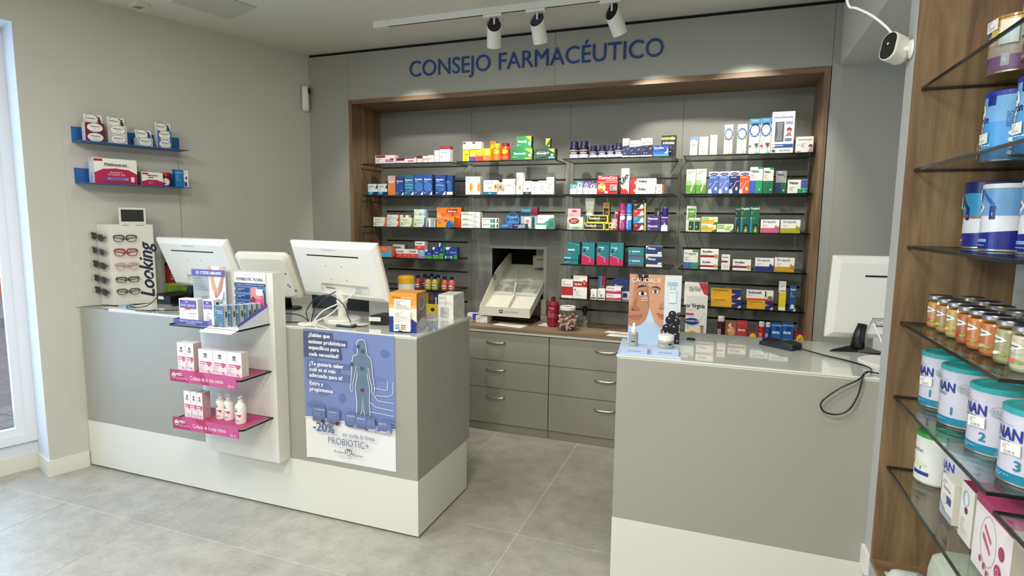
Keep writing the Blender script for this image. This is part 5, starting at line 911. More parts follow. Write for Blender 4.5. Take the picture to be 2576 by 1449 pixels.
na = [R(0, .70, 1, 1, '#ee9a3a'), R(0, .62, 1, .70, '#f2b56e'), PG([(0, 0), (1, 0), (1, .27), (.8, .36), (.2, .4), (0, .4)], '#1c2f86'), R(.2, .06, .8, .36, '#f3ecdf'), T('Nutriben', .1, .87, .045, '#6a2a14', .35, 'l'), T('Hidrolizada', .45, .87, .045, '#f9ead0', .45, 'l'), R(.2, .62, .8, .84, '#f7f3e9'), fine(.26, .74, .64, .81, 5, '#a8a49a'), R(.2, .04, .8, .56, '#f7f3e9'), OO(.5, .57, .04, .03, .3, '#c9c2b4'), fine(.26, .74, .28, .52, 9, '#b0aca2')]
for i, c in enumerate(('#5f87a0', '#b8443a', '#5f87a0', '#cf6a3c', '#5f87a0', '#8a9a3c')): na.append(R(.3+.22*(i % 2), .2-.045*(i//2), .47+.22*(i % 2), .228-.045*(i//2), c))
na.append(E(.5, .07, .09, .014, '#2a2018'))
box_at('infant_cereal_box', (-1.483, 2.478, LT+.0006), .145, .14, .198, na, '#ece4d4', 'orange white and navy carton standing at the counter corner', 'box', None, rz=math.radians(9), side='#8f8a8c', top='#eda04a',
    sideart=[R(0, .72, 1, 1, '#c9822e'), R(0, 0, 1, .3, '#b8b4c0'), E(.5, .72, .3, .2, '#b4aeb4'), E(.5, .74, .22, .15, '#8a868e'), LN([(.1, .45), (.5, .5), (.9, .58)], .02, '#6a6a6e'), E(.3, .38, .2, .1, '#8a7f4a'), E(.55, .2, .4, .14, '#c9c8d0')])
ia = [T('INFANTIL', .06, .85, .05, '#4a4a4c', .5, 'l'), R(.06, .8, .6, .805, '#9a9a98')]+[LN([(.05+.1*i, .68), (.08+.1*i, .74 if i % 2 else .62), (.12+.1*i, .66)], .012, '#8f938f') for i in range(9)]+[LN([(.5, .8), (.5, .56)], .01, '#8f938f'), R(.18, .08, .68, .5, '#d0cfc8'), fine(.2, .65, .1, .48, 9, '#9a9994')]
box_at('supplement_box', (-1.458, 2.90, LT+.0006), .092, .165, .140, ia, '#f0eee6', 'white carton with grey pulse line print at the far counter corner', 'box', None, rz=math.radians(4), side='#cfccc2', sideart=[T('INFANTIL', .1, .85, .05, '#6a6a6a', .5, 'l'), LN([(.1, .5), (.3, .4), (.35, .62), (.5, .35), (.6, .6), (.8, .4), (.95, .55)], .014, '#a8a69c'), fine(.1, .5, .1, .3, 4, '#b8b5ab')])
t = thing('brochure', (-1.62, 2.95, LT), 'open printed brochure lying between the two cartons', 'paper')
b = MB(); b.box((-.06, -.12, 0), (.10, .12, .002), '#ded8cd'); b.art(flat([PG([(.1, .1), (.6, .1), (.8, .4), (.4, .35)], '#c9a8a4'), fine(.1, .6, .5, .8, 6, '#c4b8b0')]), planemap((-.06, -.12, .002), (1, 0, 0), (0, 1, 0), (0, 0, 1), .16, .24), .16, .24); b.xf(Matrix.Rotation(math.radians(14), 4, 'Z')); o = b.obj('sheet', INK); o.parent = t
tag(bx('tissue_pack', (-1.40, 3.06, .805), (-1.34, 3.14, .81), M_white), 'x', 'x') if False else None
# --- wall panel poster on the counter front
t = thing('poster', (-1.765, LY-.002, .67), 'blue and white poster with a body outline taped to the counter front', 'poster')
PW, PH = .538, .692; px0, pz0 = -2.030, .332
def cmap(u, v, L):
    cur = .012*max(0, (.12-u)/.12)**2
    return (px0+u*PW, LY-.0022-cur-L, pz0+v*PH)
b = MB(); n = 56; vs = [cmap(i/n, j/12, 0) for j in range(13) for i in range(n+1)]
b.add(vs, [(j*(n+1)+i, j*(n+1)+i+1, (j+1)*(n+1)+i+1, (j+1)*(n+1)+i) for j in range(12) for i in range(n)], '#e6e6e4')
def vsub(items): return items
bl = [('r', i/8, .325, (i+1)/8, 1, '#7384b4') for i in range(8)]
sp_ = [E(.2, .55, .1, .05, '#6376a8'), E(.42, .5, .04, .035, '#5f72a4'), E(.6, .88, .05, .04, '#6376a8'), E(.9, .87, .05, .03, '#5f72a4'), E(.07, .8, .07, .06, '#6578aa'), E(.75, .68, .16, .02, '#6a7cae'), E(.12, .42, .1, .03, '#6376a8')]
dk = '#4c5578'
tx = []
for u1, v0, v1 in ((.33, .935, .985), (.49, .885, .935), (.42, .84, .885), (.43, .79, .84)): tx.append(R(0.005, v0, u1, v1, dk))
for u1, v0, v1 in ((.51, .72, .76), (.4, .68, .72), (.52, .625, .68)): tx.append(R(.03, v0, u1, v1, '#5f6f9e'))
for s_, v in (('¿Sabías que', .945), ('existen probióticos', .895), ('específicos para', .85), ('cada necesidad?', .80), ('¿Te gustaría saber', .727), ('cuál es el más', .683), ('adecuado para ti?', .638), ('Entra y', .575), ('pregúntanos', .53)):
    tx.append(TB(s_, .055, v, .0285, '#f3f4f8', .43, 'l'))
body = [(.60, .925), (.615, .95), (.65, .96), (.685, .955), (.70, .93), (.71, .87), (.715, .845), (.75, .83), (.765, .78), (.77, .70), (.785, .64), (.79, .585), (.775, .56), (.755, .575), (.757, .62), (.735, .68), (.72, .76), (.712, .70), (.735, .60), (.73, .50), (.735, .40), (.70, .36), (.665, .42), (.655, .535), (.645, .42), (.60, .36), (.585, .40), (.59, .5), (.575, .6), (.60, .70), (.593, .76), (.575, .69), (.55, .62), (.553, .57), (.535, .56), (.52, .585), (.53, .65), (.54, .72), (.545, .79), (.56, .83), (.60, .845), (.61, .87)]
fg = [PG(body, '#63778f'), LN(body+[body[0]], .0045, '#eef1f6')]
for q in ([(.79, .61), (.9, .605), (.925, .61), (.93, .67)], [(.79, .555), (.93, .56), (.98, .58), (.99, .67)], [(.785, .55), (.82, .52), (.99, .515)], [(.74, .50), (.8, .47), (.99, .46)], [(.735, .43), (.99, .42)], [(.88, .37), (.99, .365)], [(.9, .345), (.99, .34)]): fg.append(LN(q, .004, '#e8ebf2'))
for u, v, c in ((.62, .905, '#2c5f5c'), (.665, .875, '#2c5f5c'), (.545, .77, '#2c5f5c'), (.655, .745, '#2c5f5c'), (.655, .585, '#8c2432')): fg.append(E(u, v, .019, .0145, c))
pk = [R(0, .322, 1, .327, '#dfe0e2')]
for i, (u, s_) in enumerate(((.08, 'G1 SYMBIOTIC'), (.25, 'SYMBIOTIC'), (.46, 'SYMBIOTIC'), (.585, 'REGULAR'), (.70, ''), (.83, 'ENZIMIX'))):
    pk += [R(u, .30, u+.15 if i != 4 else u+.1, .415-.005*i, '#61729f'), T(s_, u+.015, .385-.006*i, .011, '#dfe3ee', .14, 'l') if s_ else R(u, .3, u+.01, .31, '#61729f'), fine(u+.02, u+.12, .335, .37, 3, '#8c9abf', i)]
    pk += [E(u+.12, .305, .02, .015, ('#3a4a44', '#4a2c2a', '#8a94a4', '#7a3a34', '#8f9ac0', '#9aa4c4')[i]), R(u+.03, .298, u+.1, .306, ('#b8643c', '#b8343c', '#3a4650', '#5a6a70', '#c9ccd8', '#c9ccd8')[i])]
bt = [TB('-20%', .1, .232, .066, '#56628f', .33, 'l'), T('en toda la línea', .44, .222, .031, '#56628f', .49, 'l'), T('PROBIOTIC+', .27, .15, .05, '#6a7290', .47, 'l'), T('Prodeco', .34, .085, .02, '#3c4450', .13, 'l'), T('Pharma', .55, .08, .02, '#3c4450', .12, 'l'), OO(.495, .108, .028, .02, .3, '#3a5a6a'), OO(.52, .108, .028, .02, .3, '#20304a'), PG([(.472, .102), (.545, .1), (.51, .075)], '#e6e6e4'), LN([(.475, .1), (.508, .078), (.54, .1)], .005, '#2a3c50'), T('etica per natura', .40, .052, .012, '#8a90a0', .24, 'l')]
b.art(flat(bl+sp_+tx+fg+pk+bt), cmap, PW, PH, curved=True); b.obj('sheet', INK, t)
# ================================================================== display column in front of the left counter
EX0, EX1, EY0, EY1 = -2.66, -2.150, 2.33, 2.4125
dc = thing('display_column', ((EX0+EX1)/2, EY0, .3), 'white flat display column with three glass shelves fixed to the counter front', 'display stand')
bx('back_board', (EX0, EY0, .305), (EX1, EY1, 1.314), M_white, dc, bev=.002)
ES = [1.052, .803, .553]
for z, nm in zip(ES, ('top', 'middle', 'bottom')):
    t = thing('glass_shelf', (-2.41, EY0, z), 'black edged glass shelf on the white display column, %s of three' % nm, 'shelf', 'glass shelves on the white display column')
    x0, x1, y0, y1 = -2.645, -2.18, 2.122, EY0-.0006; c = .02
    pl = [(x0, y1), (x0, y0+c), (x0+c*.3, y0+c*.3), (x0+c, y0), (x1-c, y0), (x1-c*.3, y0+c*.3), (x1, y0+c), (x1, y1)]
    MB().prism(pl[::-1], 2, z-.006, z-.0006).obj('pane', M_glass, t)
    b = MB(); k = len(pl); pin = [(-2.4125+(p[0]+2.4125)*.985, 2.226+(p[1]-2.226)*.965) for p in pl]
    vs = [(p[0], p[1], z) for p in pl]+[(p[0], p[1], z-.008) for p in pl]+[(p[0], p[1], z) for p in pin]+[(p[0], p[1], z-.008) for p in pin]
    f = []
    for i in range(k):
        j = (i+1) % k; f += [(i, j, k+j, k+i), (i, j, 2*k+j, 2*k+i), (k+i, k+j, 3*k+j, 3*k+i), (2*k+i, 2*k+j, 3*k+j, 3*k+i)]
    b.add(vs, f, (0, 0, 0)); b.obj('edge', M_edge, t)
# magenta mats with hanging strips
for z, nm in ((ES[1], 'middle'), (ES[2], 'bottom')):
    t = thing('shelf_mat', (-2.42, 2.2, z), 'magenta shelf liner with hanging lettered strip on the %s column shelf' % nm, 'shelf liner', 'magenta shelf liners on the display column')
    b = MB(); b.box((-2.62, 2.14, z+.0003), (-2.20, 2.32, z+.001), '#bb3a70'); b.obj('liner', INK, t)
    w, h = .43, .062; M = Matrix.Translation((-2.632, 2.112, z+.018)) @ Matrix.Rotation(math.radians(1), 4, 'Z')
    b = MB(); b.box((0, 0, -h), (w, .001, 0), '#b83a72', front='#b83a72')
    it = [PG([(0, 0), (.3, 0), (.12, 1), (0, 1)], '#a62e5e'), PG([(.12, 1), (.3, 0), (.5, 0), (.35, 1)], '#bf4a80'), PG([(.5, 0), (.62, 0), (.5, 1), (.35, 1)], '#ad2f66'), PG([(.62, 0), (1, 0), (1, 1), (.5, 1)], '#bd5288'), OO(.065, .55, .032, .24, .2, '#f4e6ee'), PG([(.04, .5), (.06, .72), (.09, .6), (.088, .5)], '#f4e6ee'), TB('MED', .105, .55, .22, '#f4e6ee', .12, 'l'), T('FEMCOMFORT', .105, .25, .16, '#e8b8cc', .18, 'l'), T('Cuidado de lo más íntimo', .32, .32, .32, '#f8ecf2', .5, 'l'), OO(.9, .2, .016, .11, .3, '#f8ecf2'), T('cinfa', .925, .14, .12, '#f8ecf2', .06, 'l')]
    b.art(flat(it), planemap((0, 0, -h), (1, 0, 0), (0, 0, 1), (0, -1, 0), w, h), w, h); b.xf(M); b.obj('strip', INK, t)
md = [TB('MED', .5, .66, .07, '#4a4a4c', .45), OO(.5, .8, .12, .06, .25, '#4a4a4c'), PG([(.4, .8), (.5, .84), (.6, .81), (.6, .78), (.4, .78)], '#4a4a4c'), R(.1, .47, .92, .5, '#b0446e'), PG([(.55, .47), (.95, .47), (.85, .36), (.7, .3)], '#d4587f'), R(.1, .38, .5, .43, '#d98aa8'), fine(.1, .6, .12, .34, 4, '#c9b4bc'), E(.8, .12, .08, .045, '#9a9a9c')]
pk_ = '#f1e6e6'
mg = 'white intimate care cartons on the display column'
for i, (a, c, yt) in enumerate(((445, 465.6, 862.5), (466, 486, 864))): putf('care_carton', 2.165, ES[1]+.0012, a, c, yt, .05, md, pk_, 'Tall slim white carton on the middle column shelf, %s of two' % ('left', 'right')[i], group=mg, side='#cfb9ba', flaps=False)
for i, (a, c, yt) in enumerate(((498.5, 534, 880), (534.5, 570, 883.5), (570.5, 607, 887.5))): putf('care_carton', 2.165, ES[1]+.0012, a, c, yt, .045, md, pk_, 'Wide white carton with pink triangle on middle column shelf, %s of three' % ('left', 'centre', 'right')[i], group=mg, side='#cfc5b9', flaps=False)
for i, (a, c, yt) in enumerate(((462, 478.5, 983.5), (479, 494.5, 986), (495, 508.5, 989))): putf('care_carton', 2.165, ES[2]+.0012, a, c, yt, .05, md, pk_, 'Tall slim white carton on the bottom column shelf, %s of three' % ('left', 'centre', 'right')[i], group=mg, side='#c9a4a8', flaps=False)
for i, (cx, yt) in enumerate(((557, 978), (577, 980), (605, 980))):
    Y = 2.22 if i < 2 else 2.20; x = aty(cx, 1030, Y).x; H = .155
    t = lathe_thing('pump_bottle', (x, Y, ES[2]+.0012), 'white pump bottle with pink label on the bottom column shelf, %s of three' % ('left', 'centre', 'right')[i], 'bottle', 'white pump bottles on the display column',
        [('body', [(.001, 0), (.024, 0), (.0265, .006), (.0265, .085), (.022, .10), (.011, .11), (.001, .11)], '#efece4', PLAST, (.0265, .008, .085, [TB('MED', .45, .66, .1, '#4a4a4c', .25), OO(.45, .85, .1, .08, .25, '#4a4a4c'), R(.2, .48, .75, .51, '#b0446e'), PG([(.5, .48), (.8, .48), (.7, .33)], '#d4587f'), fine(.25, .7, .1, .4, 5, '#7a787a')])),
         ('pump', [(.0125, .108), (.0125, .122), (.004, .123), (.004, .136), (.011, .137), (.011, .142), (.001, .144)], '#f3efe9', PLAST, None)], n=18)
    b = MB(); b.prism([(0, -.006), (.028, -.004), (.028, .004), (0, .006)], 2, .137, .143, '#f3efe9'); b.xf(Matrix.Rotation(math.radians(-60), 4, 'Z')); o = b.obj('spout', PLAST); o.parent = t
# top shelf: two counter displays
ZT = ES[0]+.0006
t = thing('carton_display', (-2.53, 2.2, ZT), 'violet cardboard tray display with a photo card of clasped hands', 'display stand')
b = MB(); b.box((-2.622, 2.150, ZT), (-2.44, 2.29, ZT+.004), '#6a67b8'); 
fw, fh = .24, .026; b.box((-2.628, 2.146, ZT), (-2.628+fw, 2.150, ZT+fh), '#4f4c9c'); b.box((-2.628, 2.150, ZT), (-2.624, 2.29, ZT+fh), '#4f4c9c')
b.art([T('BIENESTAR EN LAS VÍAS URINARIAS', .5, .56, .25, '#f0eefa', .8), T('TRATAMIENTO', .5, .16, .25, '#f0eefa', .4)], planemap((-2.628, 2.146, ZT), (1, 0, 0), (0, 0, 1), (0, -1, 0), fw, fh), fw, fh); b.obj('tray', INK, t)
bw, bh = .225, .262; p0 = (-2.648, 2.292, ZT+.025)
b = MB(); b.box((p0[0], p0[1], ZT), (p0[0]+bw, p0[1]+.004, p0[2]+bh), '#dcd9f0')
skin, sk2 = '#d9a384', '#c08a6c'
b.art(flat([R(0, 0, 1, 1, '#c9bfe8'), R(0, .28, .55, 1, '#a4a4a6'), R(.5, .0, 1, .84, '#e9e8ea'), R(.0, .84, 1, 1, '#c2bfba'), PG([(.5, .84), (.48, 1), (.6, 1), (.62, .84)], skin), PG([(.88, .84), (.86, 1), (.97, 1), (1, .84)], skin), PG([(.6, 1), (.62, .92), (.75, .9), (.84, .95), (.86, 1)], '#ece9ea'),
    PG([(.53, .84), (.62, .84), (.7, .6), (.78, .45), (.72, .38), (.6, .55)], skin), PG([(.98, .84), (.9, .84), (.8, .6), (.66, .42), (.7, .36), (.88, .52)], sk2), E(.73, .48, .08, .08, skin), LN([(.68, .47), (.74, .38)], .008, '#a87458'), LN([(.71, .5), (.77, .41)], .008, '#a87458'), PG([(.52, .16), (.92, .16), (.8, .34), (.68, .34), (.52, .3)], '#d0a088'), PG([(.52, .3), (.7, .34), (.73, .2), (.6, .18)], skin), PG([(0, 0), (1, 0), (1, .2), (.6, .18), (.3, .05), (0, .04)], '#c5bce6'), LN([(.28, .1), (.5, .18), (.8, .22), (.93, .36), (.97, .5)], .015, '#43406a'), LN([(.28, .08), (.5, .15), (.85, .2), (1, .4)], .01, '#8c86c4'),
    R(0, .80, 1, .925, '#5450a0'), TB('G1 CYSTIS LIBRAPID', .53, .835, .055, '#f6f5fb', .78), T('UN RÁPIDO', .06, .735, .03, '#55555a', .3, 'l'), T('APOYO para el', .06, .68, .028, '#55555a', .3, 'l'), T('BIENESTAR de la', .06, .62, .028, '#55555a', .34, 'l'), T('FUNCIONALIDAD', .06, .565, .03, '#4a4a50', .38, 'l'), T('de las VÍAS URINARIAS', .06, .51, .028, '#4a4a50', .45, 'l'), R(.42, .1, .54, .24, '#f2f1ee'), fine(.44, .52, .12, .2, 2, '#b0b0ae'), R(.78, .13, .93, .26, '#f2f1ee'), fine(.8, .9, .14, .22, 2, '#a8a8a6'), fine(.3, .55, .3, .4, 2, '#6f6f72')]), planemap(p0, (1, 0, 0), (0, 0, 1), (0, -1, 0), bw, bh), bw, bh); b.obj('photo_card', INK, t)
cy = [R(.04, .62, .93, .95, '#5c4a9c'), TB('G1', .42, .84, .07, '#eeeaf8', .2), TB('CYSTIS LIBRAPID', .06, .69, .09, '#cfc6ee', .82, 'l'), R(.3, .58, .64, .66, '#a83a3e'), LN([(.2, .48), (.5, .57), (.93, .62)], .015, '#6a6a78'), OO(.15, .3, .1, .08, .12, '#b8b8c8'), OO(.08, .45, .08, .07, .12, '#b8b8c8'), R(.5, .4, .92, .43, '#a8a6b4'), T('30 comprimidos', .48, .28, .04, '#6a6a78', .45, 'l'), R(.6, .17, .92, .185, '#b0aebc'), E(.5, .04, .04, .02, '#55506a')]
cz = ZT+.0046
putf('sachet_carton', 2.158, cz, 450, 497, 752.5, .042, cy, '#f0eeee', 'wide white and violet carton in the violet tray', group='cartons in the violet tray', side='#c9c6c4', flaps=False)
putf('sachet_carton', 2.158, cz, 510.5, 537, 754.5, .042, [R(.04, .62, .85, .95, '#5c4a9c'), TB('G1', .42, .84, .07, '#eeeaf8', .3), TB('CYSTIS', .1, .7, .09, '#cfc6ee', .7, 'l'), T('LIBRAPID', .2, .63, .05, '#cfc6ee', .5, 'l'), OO(.2, .3, .16, .08, .12, '#b8b8c8'), fine(.4, .9, .15, .5, 6, '#9a98a8')], '#f0eeee', 'narrow white and violet carton in the violet tray', group='cartons in the violet tray', side='#dcdad6', sideart=[R(.4, .6, .75, .9, '#3a3a3e')], flaps=False)
t = thing('carton_display', (-2.29, 2.2, ZT), 'blue and white cardboard display with photo card and sloping violet side', 'display stand')
b = MB(); b.box((-2.385, 2.135, ZT), (-2.185, 2.325, ZT+.003), '#e4e4e6')
b.add([(-2.188, 2.135, ZT), (-2.188, 2.325, ZT), (-2.188, 2.325, ZT+.10), (-2.188, 2.135, ZT+.02), (-2.190, 2.135, ZT), (-2.190, 2.325, ZT), (-2.190, 2.325, ZT+.10), (-2.190, 2.135, ZT+.02)], [(0, 1, 2, 3), (4, 7, 6, 5), (3, 2, 6, 7), (0, 3, 7, 4)], '#d9d8dc')
b.add([(-2.187, 2.13, ZT+.012), (-2.187, 2.325, ZT+.085), (-2.187, 2.325, ZT+.105), (-2.187, 2.13, ZT+.026), (-2.1885, 2.13, ZT+.012), (-2.1885, 2.325, ZT+.085), (-2.1885, 2.325, ZT+.105), (-2.1885, 2.13, ZT+.026)], [(0, 1, 2, 3), (4, 7, 6, 5), (3, 2, 6, 7), (0, 4, 5, 1)], '#5a57b0')
b.add([(-2.385, 2.135, ZT), (-2.385, 2.26, ZT), (-2.385, 2.26, ZT+.06), (-2.385, 2.135, ZT+.03), (-2.3835, 2.135, ZT), (-2.3835, 2.26, ZT), (-2.3835, 2.26, ZT+.06), (-2.3835, 2.135, ZT+.03)], [(0, 3, 2, 1), (4, 5, 6, 7), (3, 7, 6, 2)], '#8f8cd0'); b.obj('tray', INK, t)
b = MB(); b.box((-.10, -.055, -.001), (.10, 0, .0), '#f2f2ee'); b.art([TB('G1 SYMBIOTIC', -.0+.3, .4, .15, '#b8b8c4', .2, 'l'), fine(.3, .7, .15, .3, 1, '#c4c4cc')], planemap((-.10, -.055, 0), (1, 0, 0), (0, 1, 0), (0, 0, 1), .2, .055), .2, .055) if False else None; b.art([T('symbiotic', .3, .4, .2, '#b8b8c4', .2, 'l')], planemap((-.10, -.055, 0), (1, 0, 0), (0, 1, 0), (0, 0, 1), .2, .055), .2, .055); b.xf(Matrix.Translation((-2.285, 2.134, ZT+.001)) @ Matrix.Rotation(math.radians(14), 4, 'X')); b.obj('front_flap', INK, t)
p0 = (-2.398, 2.3255, ZT+.055); bw, bh = .205, .205
b = MB(); b.box((p0[0], 2.3262, ZT), (p0[0]+bw, 2.3292, p0[2]+bh), '#e9e9ea')
b.art(flat([R(0, 0, 1, .72, '#5f84c4'), R(0, .72, 1, 1, '#eef0f0'), T('NEOPROBIOTICS', .5, .92, .03, '#a8acb4', .35), TB('SYMBIOTIC FLORA', .5, .79, .07, '#3c4258', .92), R(0, .655, 1, .73, '#1f3464'), T('El cuidado para la salud femenina en tu organismo', .5, .675, .035, '#e8ecf6', .94), R(.08, .5, .48, .61, '#1f3a6c'), fine(.11, .45, .52, .59, 2, '#c4d0e8'), R(.08, .33, .56, .43, '#1f3a6c'), fine(.11, .5, .35, .42, 2, '#c4d0e8'), R(.08, .17, .56, .27, '#1f3a6c'), fine(.11, .5, .18, .25, 2, '#c4d0e8'), E(.06, .58, .02, .025, '#e8f0fa'), E(.06, .41, .02, .025, '#e8f0fa'), E(.06, .24, .02, .025, '#e8f0fa'),
    PG([(.6, .62), (.75, .65), (1, .5), (1, .05), (.7, .02), (.55, .25)], '#d98a84'), PG([(.65, .42), (.8, .3), (.62, .15), (.55, .3)], '#8f2f3a'), PG([(.9, .45), (1, .4), (1, .1), (.92, .15)], '#c46a6a'), PG([(.74, .36), (.92, .34), (.96, .2), (.84, .1), (.7, .16)], '#dc4f86'), PG([(.79, .31), (.89, .3), (.91, .21), (.83, .16), (.76, .2)], '#e8709c'), R(.76, .44, .97, .6, '#f3f2ee'), fine(.8, .93, .5, .57, 2, '#b8b8b4')]), planemap(p0, (1, 0, 0), (0, 0, 1), (0, -1, 0), bw, bh), bw, bh); b.obj('photo_card', INK, t)
sy = [TB('SYMBIOTIC', .1, .72, .06, '#d8e2ea', .8, 'l'), TB('FLORA', .35, .62, .07, '#d8e2ea', .5, 'l'), fine(.1, .6, .35, .5, 4, '#8fa8ba'), OO(.75, .12, .14, .08, .2, '#b8cab8'), OO(.85, .32, .1, .07, .15, '#7f9aa8'), R(.0, .0, .4, .05, '#25453c'), fine(.1, .6, .84, .88, 1, '#b8c8d4')]
x = aty(556, 800, 2.15).x
for i in range(6):
    y = 2.150+i*.0265; xx = -2.352 + (.0 if i == 0 else .018*min(i, 3)+.006*i)
    box_at('sachet_carton', (xx+.028, y, ZT+.0036), .066, .022, .105, sy, '#4f7490', 'Slate blue sachet carton in the blue display, number %s counting from the front' % ('one', 'two', 'three', 'four', 'five', 'six')[i], 'box', 'slate blue cartons filed in the blue display', side='#c4c1b4', top='#b9cfe4', sideart=[R(.3, .45, .75, .72, '#3a3c40')], flaps=False)
# ================================================================== right counter
MB_ = None
t = thing('face_poster_display', (-.27, 2.62, LT), 'cosmetics counter display with photo of two faces and dark grapes', 'display stand')
M_ = frame_m((-.272, 2.445, LT), math.radians(6))
b = MB(); b.box((-.135, -.012, .0006), (.125, .32, .006), '#c8d6ea'); b.xf(M_); b.obj('base_tray', INK, t)
for x0, x1, tx_ in ((-.122, -.012, 'Serum Antimanchas'), (.005, .115, 'Crema Antimanchas')):
    b = MB(); b.box((x0, -.004, .006), (x1, .075, .034), '#c2d0ea', front='#b4c6e4'); b.art([T(tx_, .5, .4, .16, '#44506a', .8)], planemap((x0, -.004, .006), (1, 0, 0), (0, 0, 1), (0, -1, 0), x1-x0, .028), x1-x0, .028); b.xf(M_); b.obj('pedestal', INK, t)
cw, ch = .232, .315; c0 = (-.107, .262, .006)
b = MB(); b.box((c0[0], c0[1], c0[2]), (c0[0]+cw, c0[1]+.004, c0[2]+ch), '#d9dde2')
s1, s1d, s2, s2d = '#b98262', '#8f5e44', '#cf9878', '#a97456'
it = [R(0, 0, 1, 1, '#c3d6e8'), R(0, 0, .68, .3, '#b4cce2'), R(.68, 0, 1, 1, '#dbe3ea'),
    PG([(0, 1), (.38, 1), (.36, .86), (.36, .6), (.4, .5), (.38, .42), (.34, .33), (.24, .25), (.1, .22), (0, .24)], s1), PG([(0, 1), (.12, 1), (.09, .8), (.07, .6), (.02, .5), (0, .5)], s2), PG([(.15, 1), (.36, 1), (.36, .9), (.3, .94), (.22, .88)], '#241814'),
    PG([(.36, 1), (.68, 1), (.68, .22), (.6, .24), (.52, .3), (.45, .42), (.4, .52), (.37, .6)], s2), PG([(.33, .8), (.37, .84), (.4, .6), (.4, .5), (.36, .55)], s2d), PG([(.68, .22), (.68, .1), (.66, .05), (.64, .2)], '#6a4a3a'),
    PG([(.14, .79), (.2, .84), (.34, .86), (.34, .83), (.2, .81)], '#2a1c16'), E(.255, .72, .09, .032, '#e9ddd6'), E(.26, .72, .035, .03, '#2a1712'), LN([(.15, .70), (.2, .75), (.3, .755), (.36, .73)], .008, '#2f1e18'), PG([(.1, .56), (.16, .68), (.12, .52)], s1d), PG([(.05, .5), (.1, .54), (.2, .5), (.21, .47), (.1, .46)], '#a06c50'), E(.08, .475, .03, .009, '#4a2c20'), PG([(.0, .38), (.1, .405), (.16, .4), (.22, .42), (.27, .39), (.2, .34), (.1, .33), (0, .36)], '#b86a60'), LN([(0, .375), (.15, .378), (.27, .39)], .006, '#7a3a36'),
    PG([(.4, .80), (.5, .84), (.58, .82), (.62, .78), (.57, .80), (.5, .815)], '#4a3426'), E(.5, .755, .07, .026, '#ece2dc'), E(.505, .755, .028, .026, '#4a3a34'), LN([(.42, .74), (.47, .785), (.54, .785), (.58, .755)], .007, '#3f2c24'), PG([(.6, .56), (.66, .6), (.68, .55), (.68, .5), (.6, .52)], '#b9826a'), LN([(.58, .52), (.62, .505), (.67, .51)], .009, '#7a4c3c'), PG([(.55, .44), (.62, .44), (.68, .42), (.68, .35), (.6, .37)], '#b8695e'), LN([(.55, .44), (.6, .41), (.68, .405)], .006, '#7a3a36'),
    PG([(.245, .995), (.275, .995), (.262, .955)], '#f2f0ea'), T('CAUDALÍE', .035, .885, .062, '#f8f6f2', .62, 'l'), T('N°1 Antimanchas', .19, .84, .024, '#f3e8e0', .33, 'l'), T('-63%', .235, .64, .034, '#f6ece6', .14, 'l'), R(.235, .615, .37, .622, '#f6ece6'), OO(.45, .645, .035, .027, .2, '#f0dcc8'),
    R(.73, .89, .92, .9, '#9ab0b8'), R(.72, .86, .93, .87, '#9ab0b8'), R(.76, .60, .91, .79, '#c9d6dc'), R(.762, .602, .908, .788, '#dfe7ea'), R(.79, .79, .81, .84, '#b4c2ca'), R(.86, .79, .88, .84, '#b4c2ca'), T('CAUDALIE', .835, .74, .014, '#8a98a4', .12), PG([(.82, .47), (.98, .64), (.99, .66), (.84, .49)], '#e8eef2')]
for u, v, r in ((.85, .43, .075), (.98, .43, .05), (.80, .35, .08), (.93, .33, .08), (.75, .23, .08), (.9, .23, .09), (.78, .14, .08), (.93, .12, .09), (.84, .05, .09), (.97, .03, .07), (.76, .05, .05)):
    it += [E(u, v, r, r*.78, '#0c0a12'), E(u-r*.1, v+r*.15, r*.65, r*.45, '#1c1826'), E(u-r*.15, v+r*.3, r*.18, r*.12, '#cfd0dc')]
# grapes run past the card edge by a hair: clip
def cl(p): return (min(max(p[0], 0), 1), min(max(p[1], 0), 1))
b.art(flat(it), lambda u, v, L: Vector((c0[0]+cl((u, v))[0]*cw, c0[1]-L, c0[2]+cl((u, v))[1]*ch)), cw, ch, lift=.0002); b.xf(M_); b.obj('photo_card', INK, t)
gm = mat('frosted_grey_glass', '#9fa29c', .25, coat=.5)
def onM(p): return tuple(M_ @ Vector(p))
p = onM((-.072, .035, .0346)); lathe_thing('dropper_bottle', p, 'small grey glass dropper bottle with white pipette on the display', 'bottle', None, [('body', [(.001, 0), (.0185, 0), (.0195, .003), (.0195, .052), (.016, .058), (.001, .058)], '#a3a59f', PLAST, (.0195, .003, .05, [T('CAUDALIE', .5, .78, .1, '#6a6c6a', .45), R(.38, .3, .62, .4, '#222222'), fine(.35, .65, .55, .65, 1, '#7a7c7a')])), ('pipette', [(.0115, .056), (.0125, .076), (.008, .079), (.006, .082), (.0065, .094), (.004, .098), (.001, .099)], '#ecebe6', PLAST, None)])
p = onM((.062, .035, .0346)); lathe_thing('cream_jar', p, 'grey glass cream jar with a white lid on the display', 'jar', None, [('jar', [(.001, 0), (.03, 0), (.0325, .004), (.033, .03), (.031, .034), (.001, .034)], '#a9aba4', PLAST, (.0332, .004, .028, [T('CAUDALIE', .42, .5, .2, '#7a7c78', .35), R(.63, .45, .78, .68, '#1c1c1c')])), ('lid', [(.0335, .033), (.034, .052), (.031, .055), (.001, .055)], '#eeede6', PLAST, None)], n=32)
t = thing('black_clip', (-.13, 2.86, LT), 'small black plastic clip on the counter behind the face poster', 'clip'); b = MB(); b.lathe([(.001, 0), (.02, .002), (.022, .006), (.014, .011), (.001, .012)], sy=.5); o = b.obj('clip_body', M_black); o.parent = t
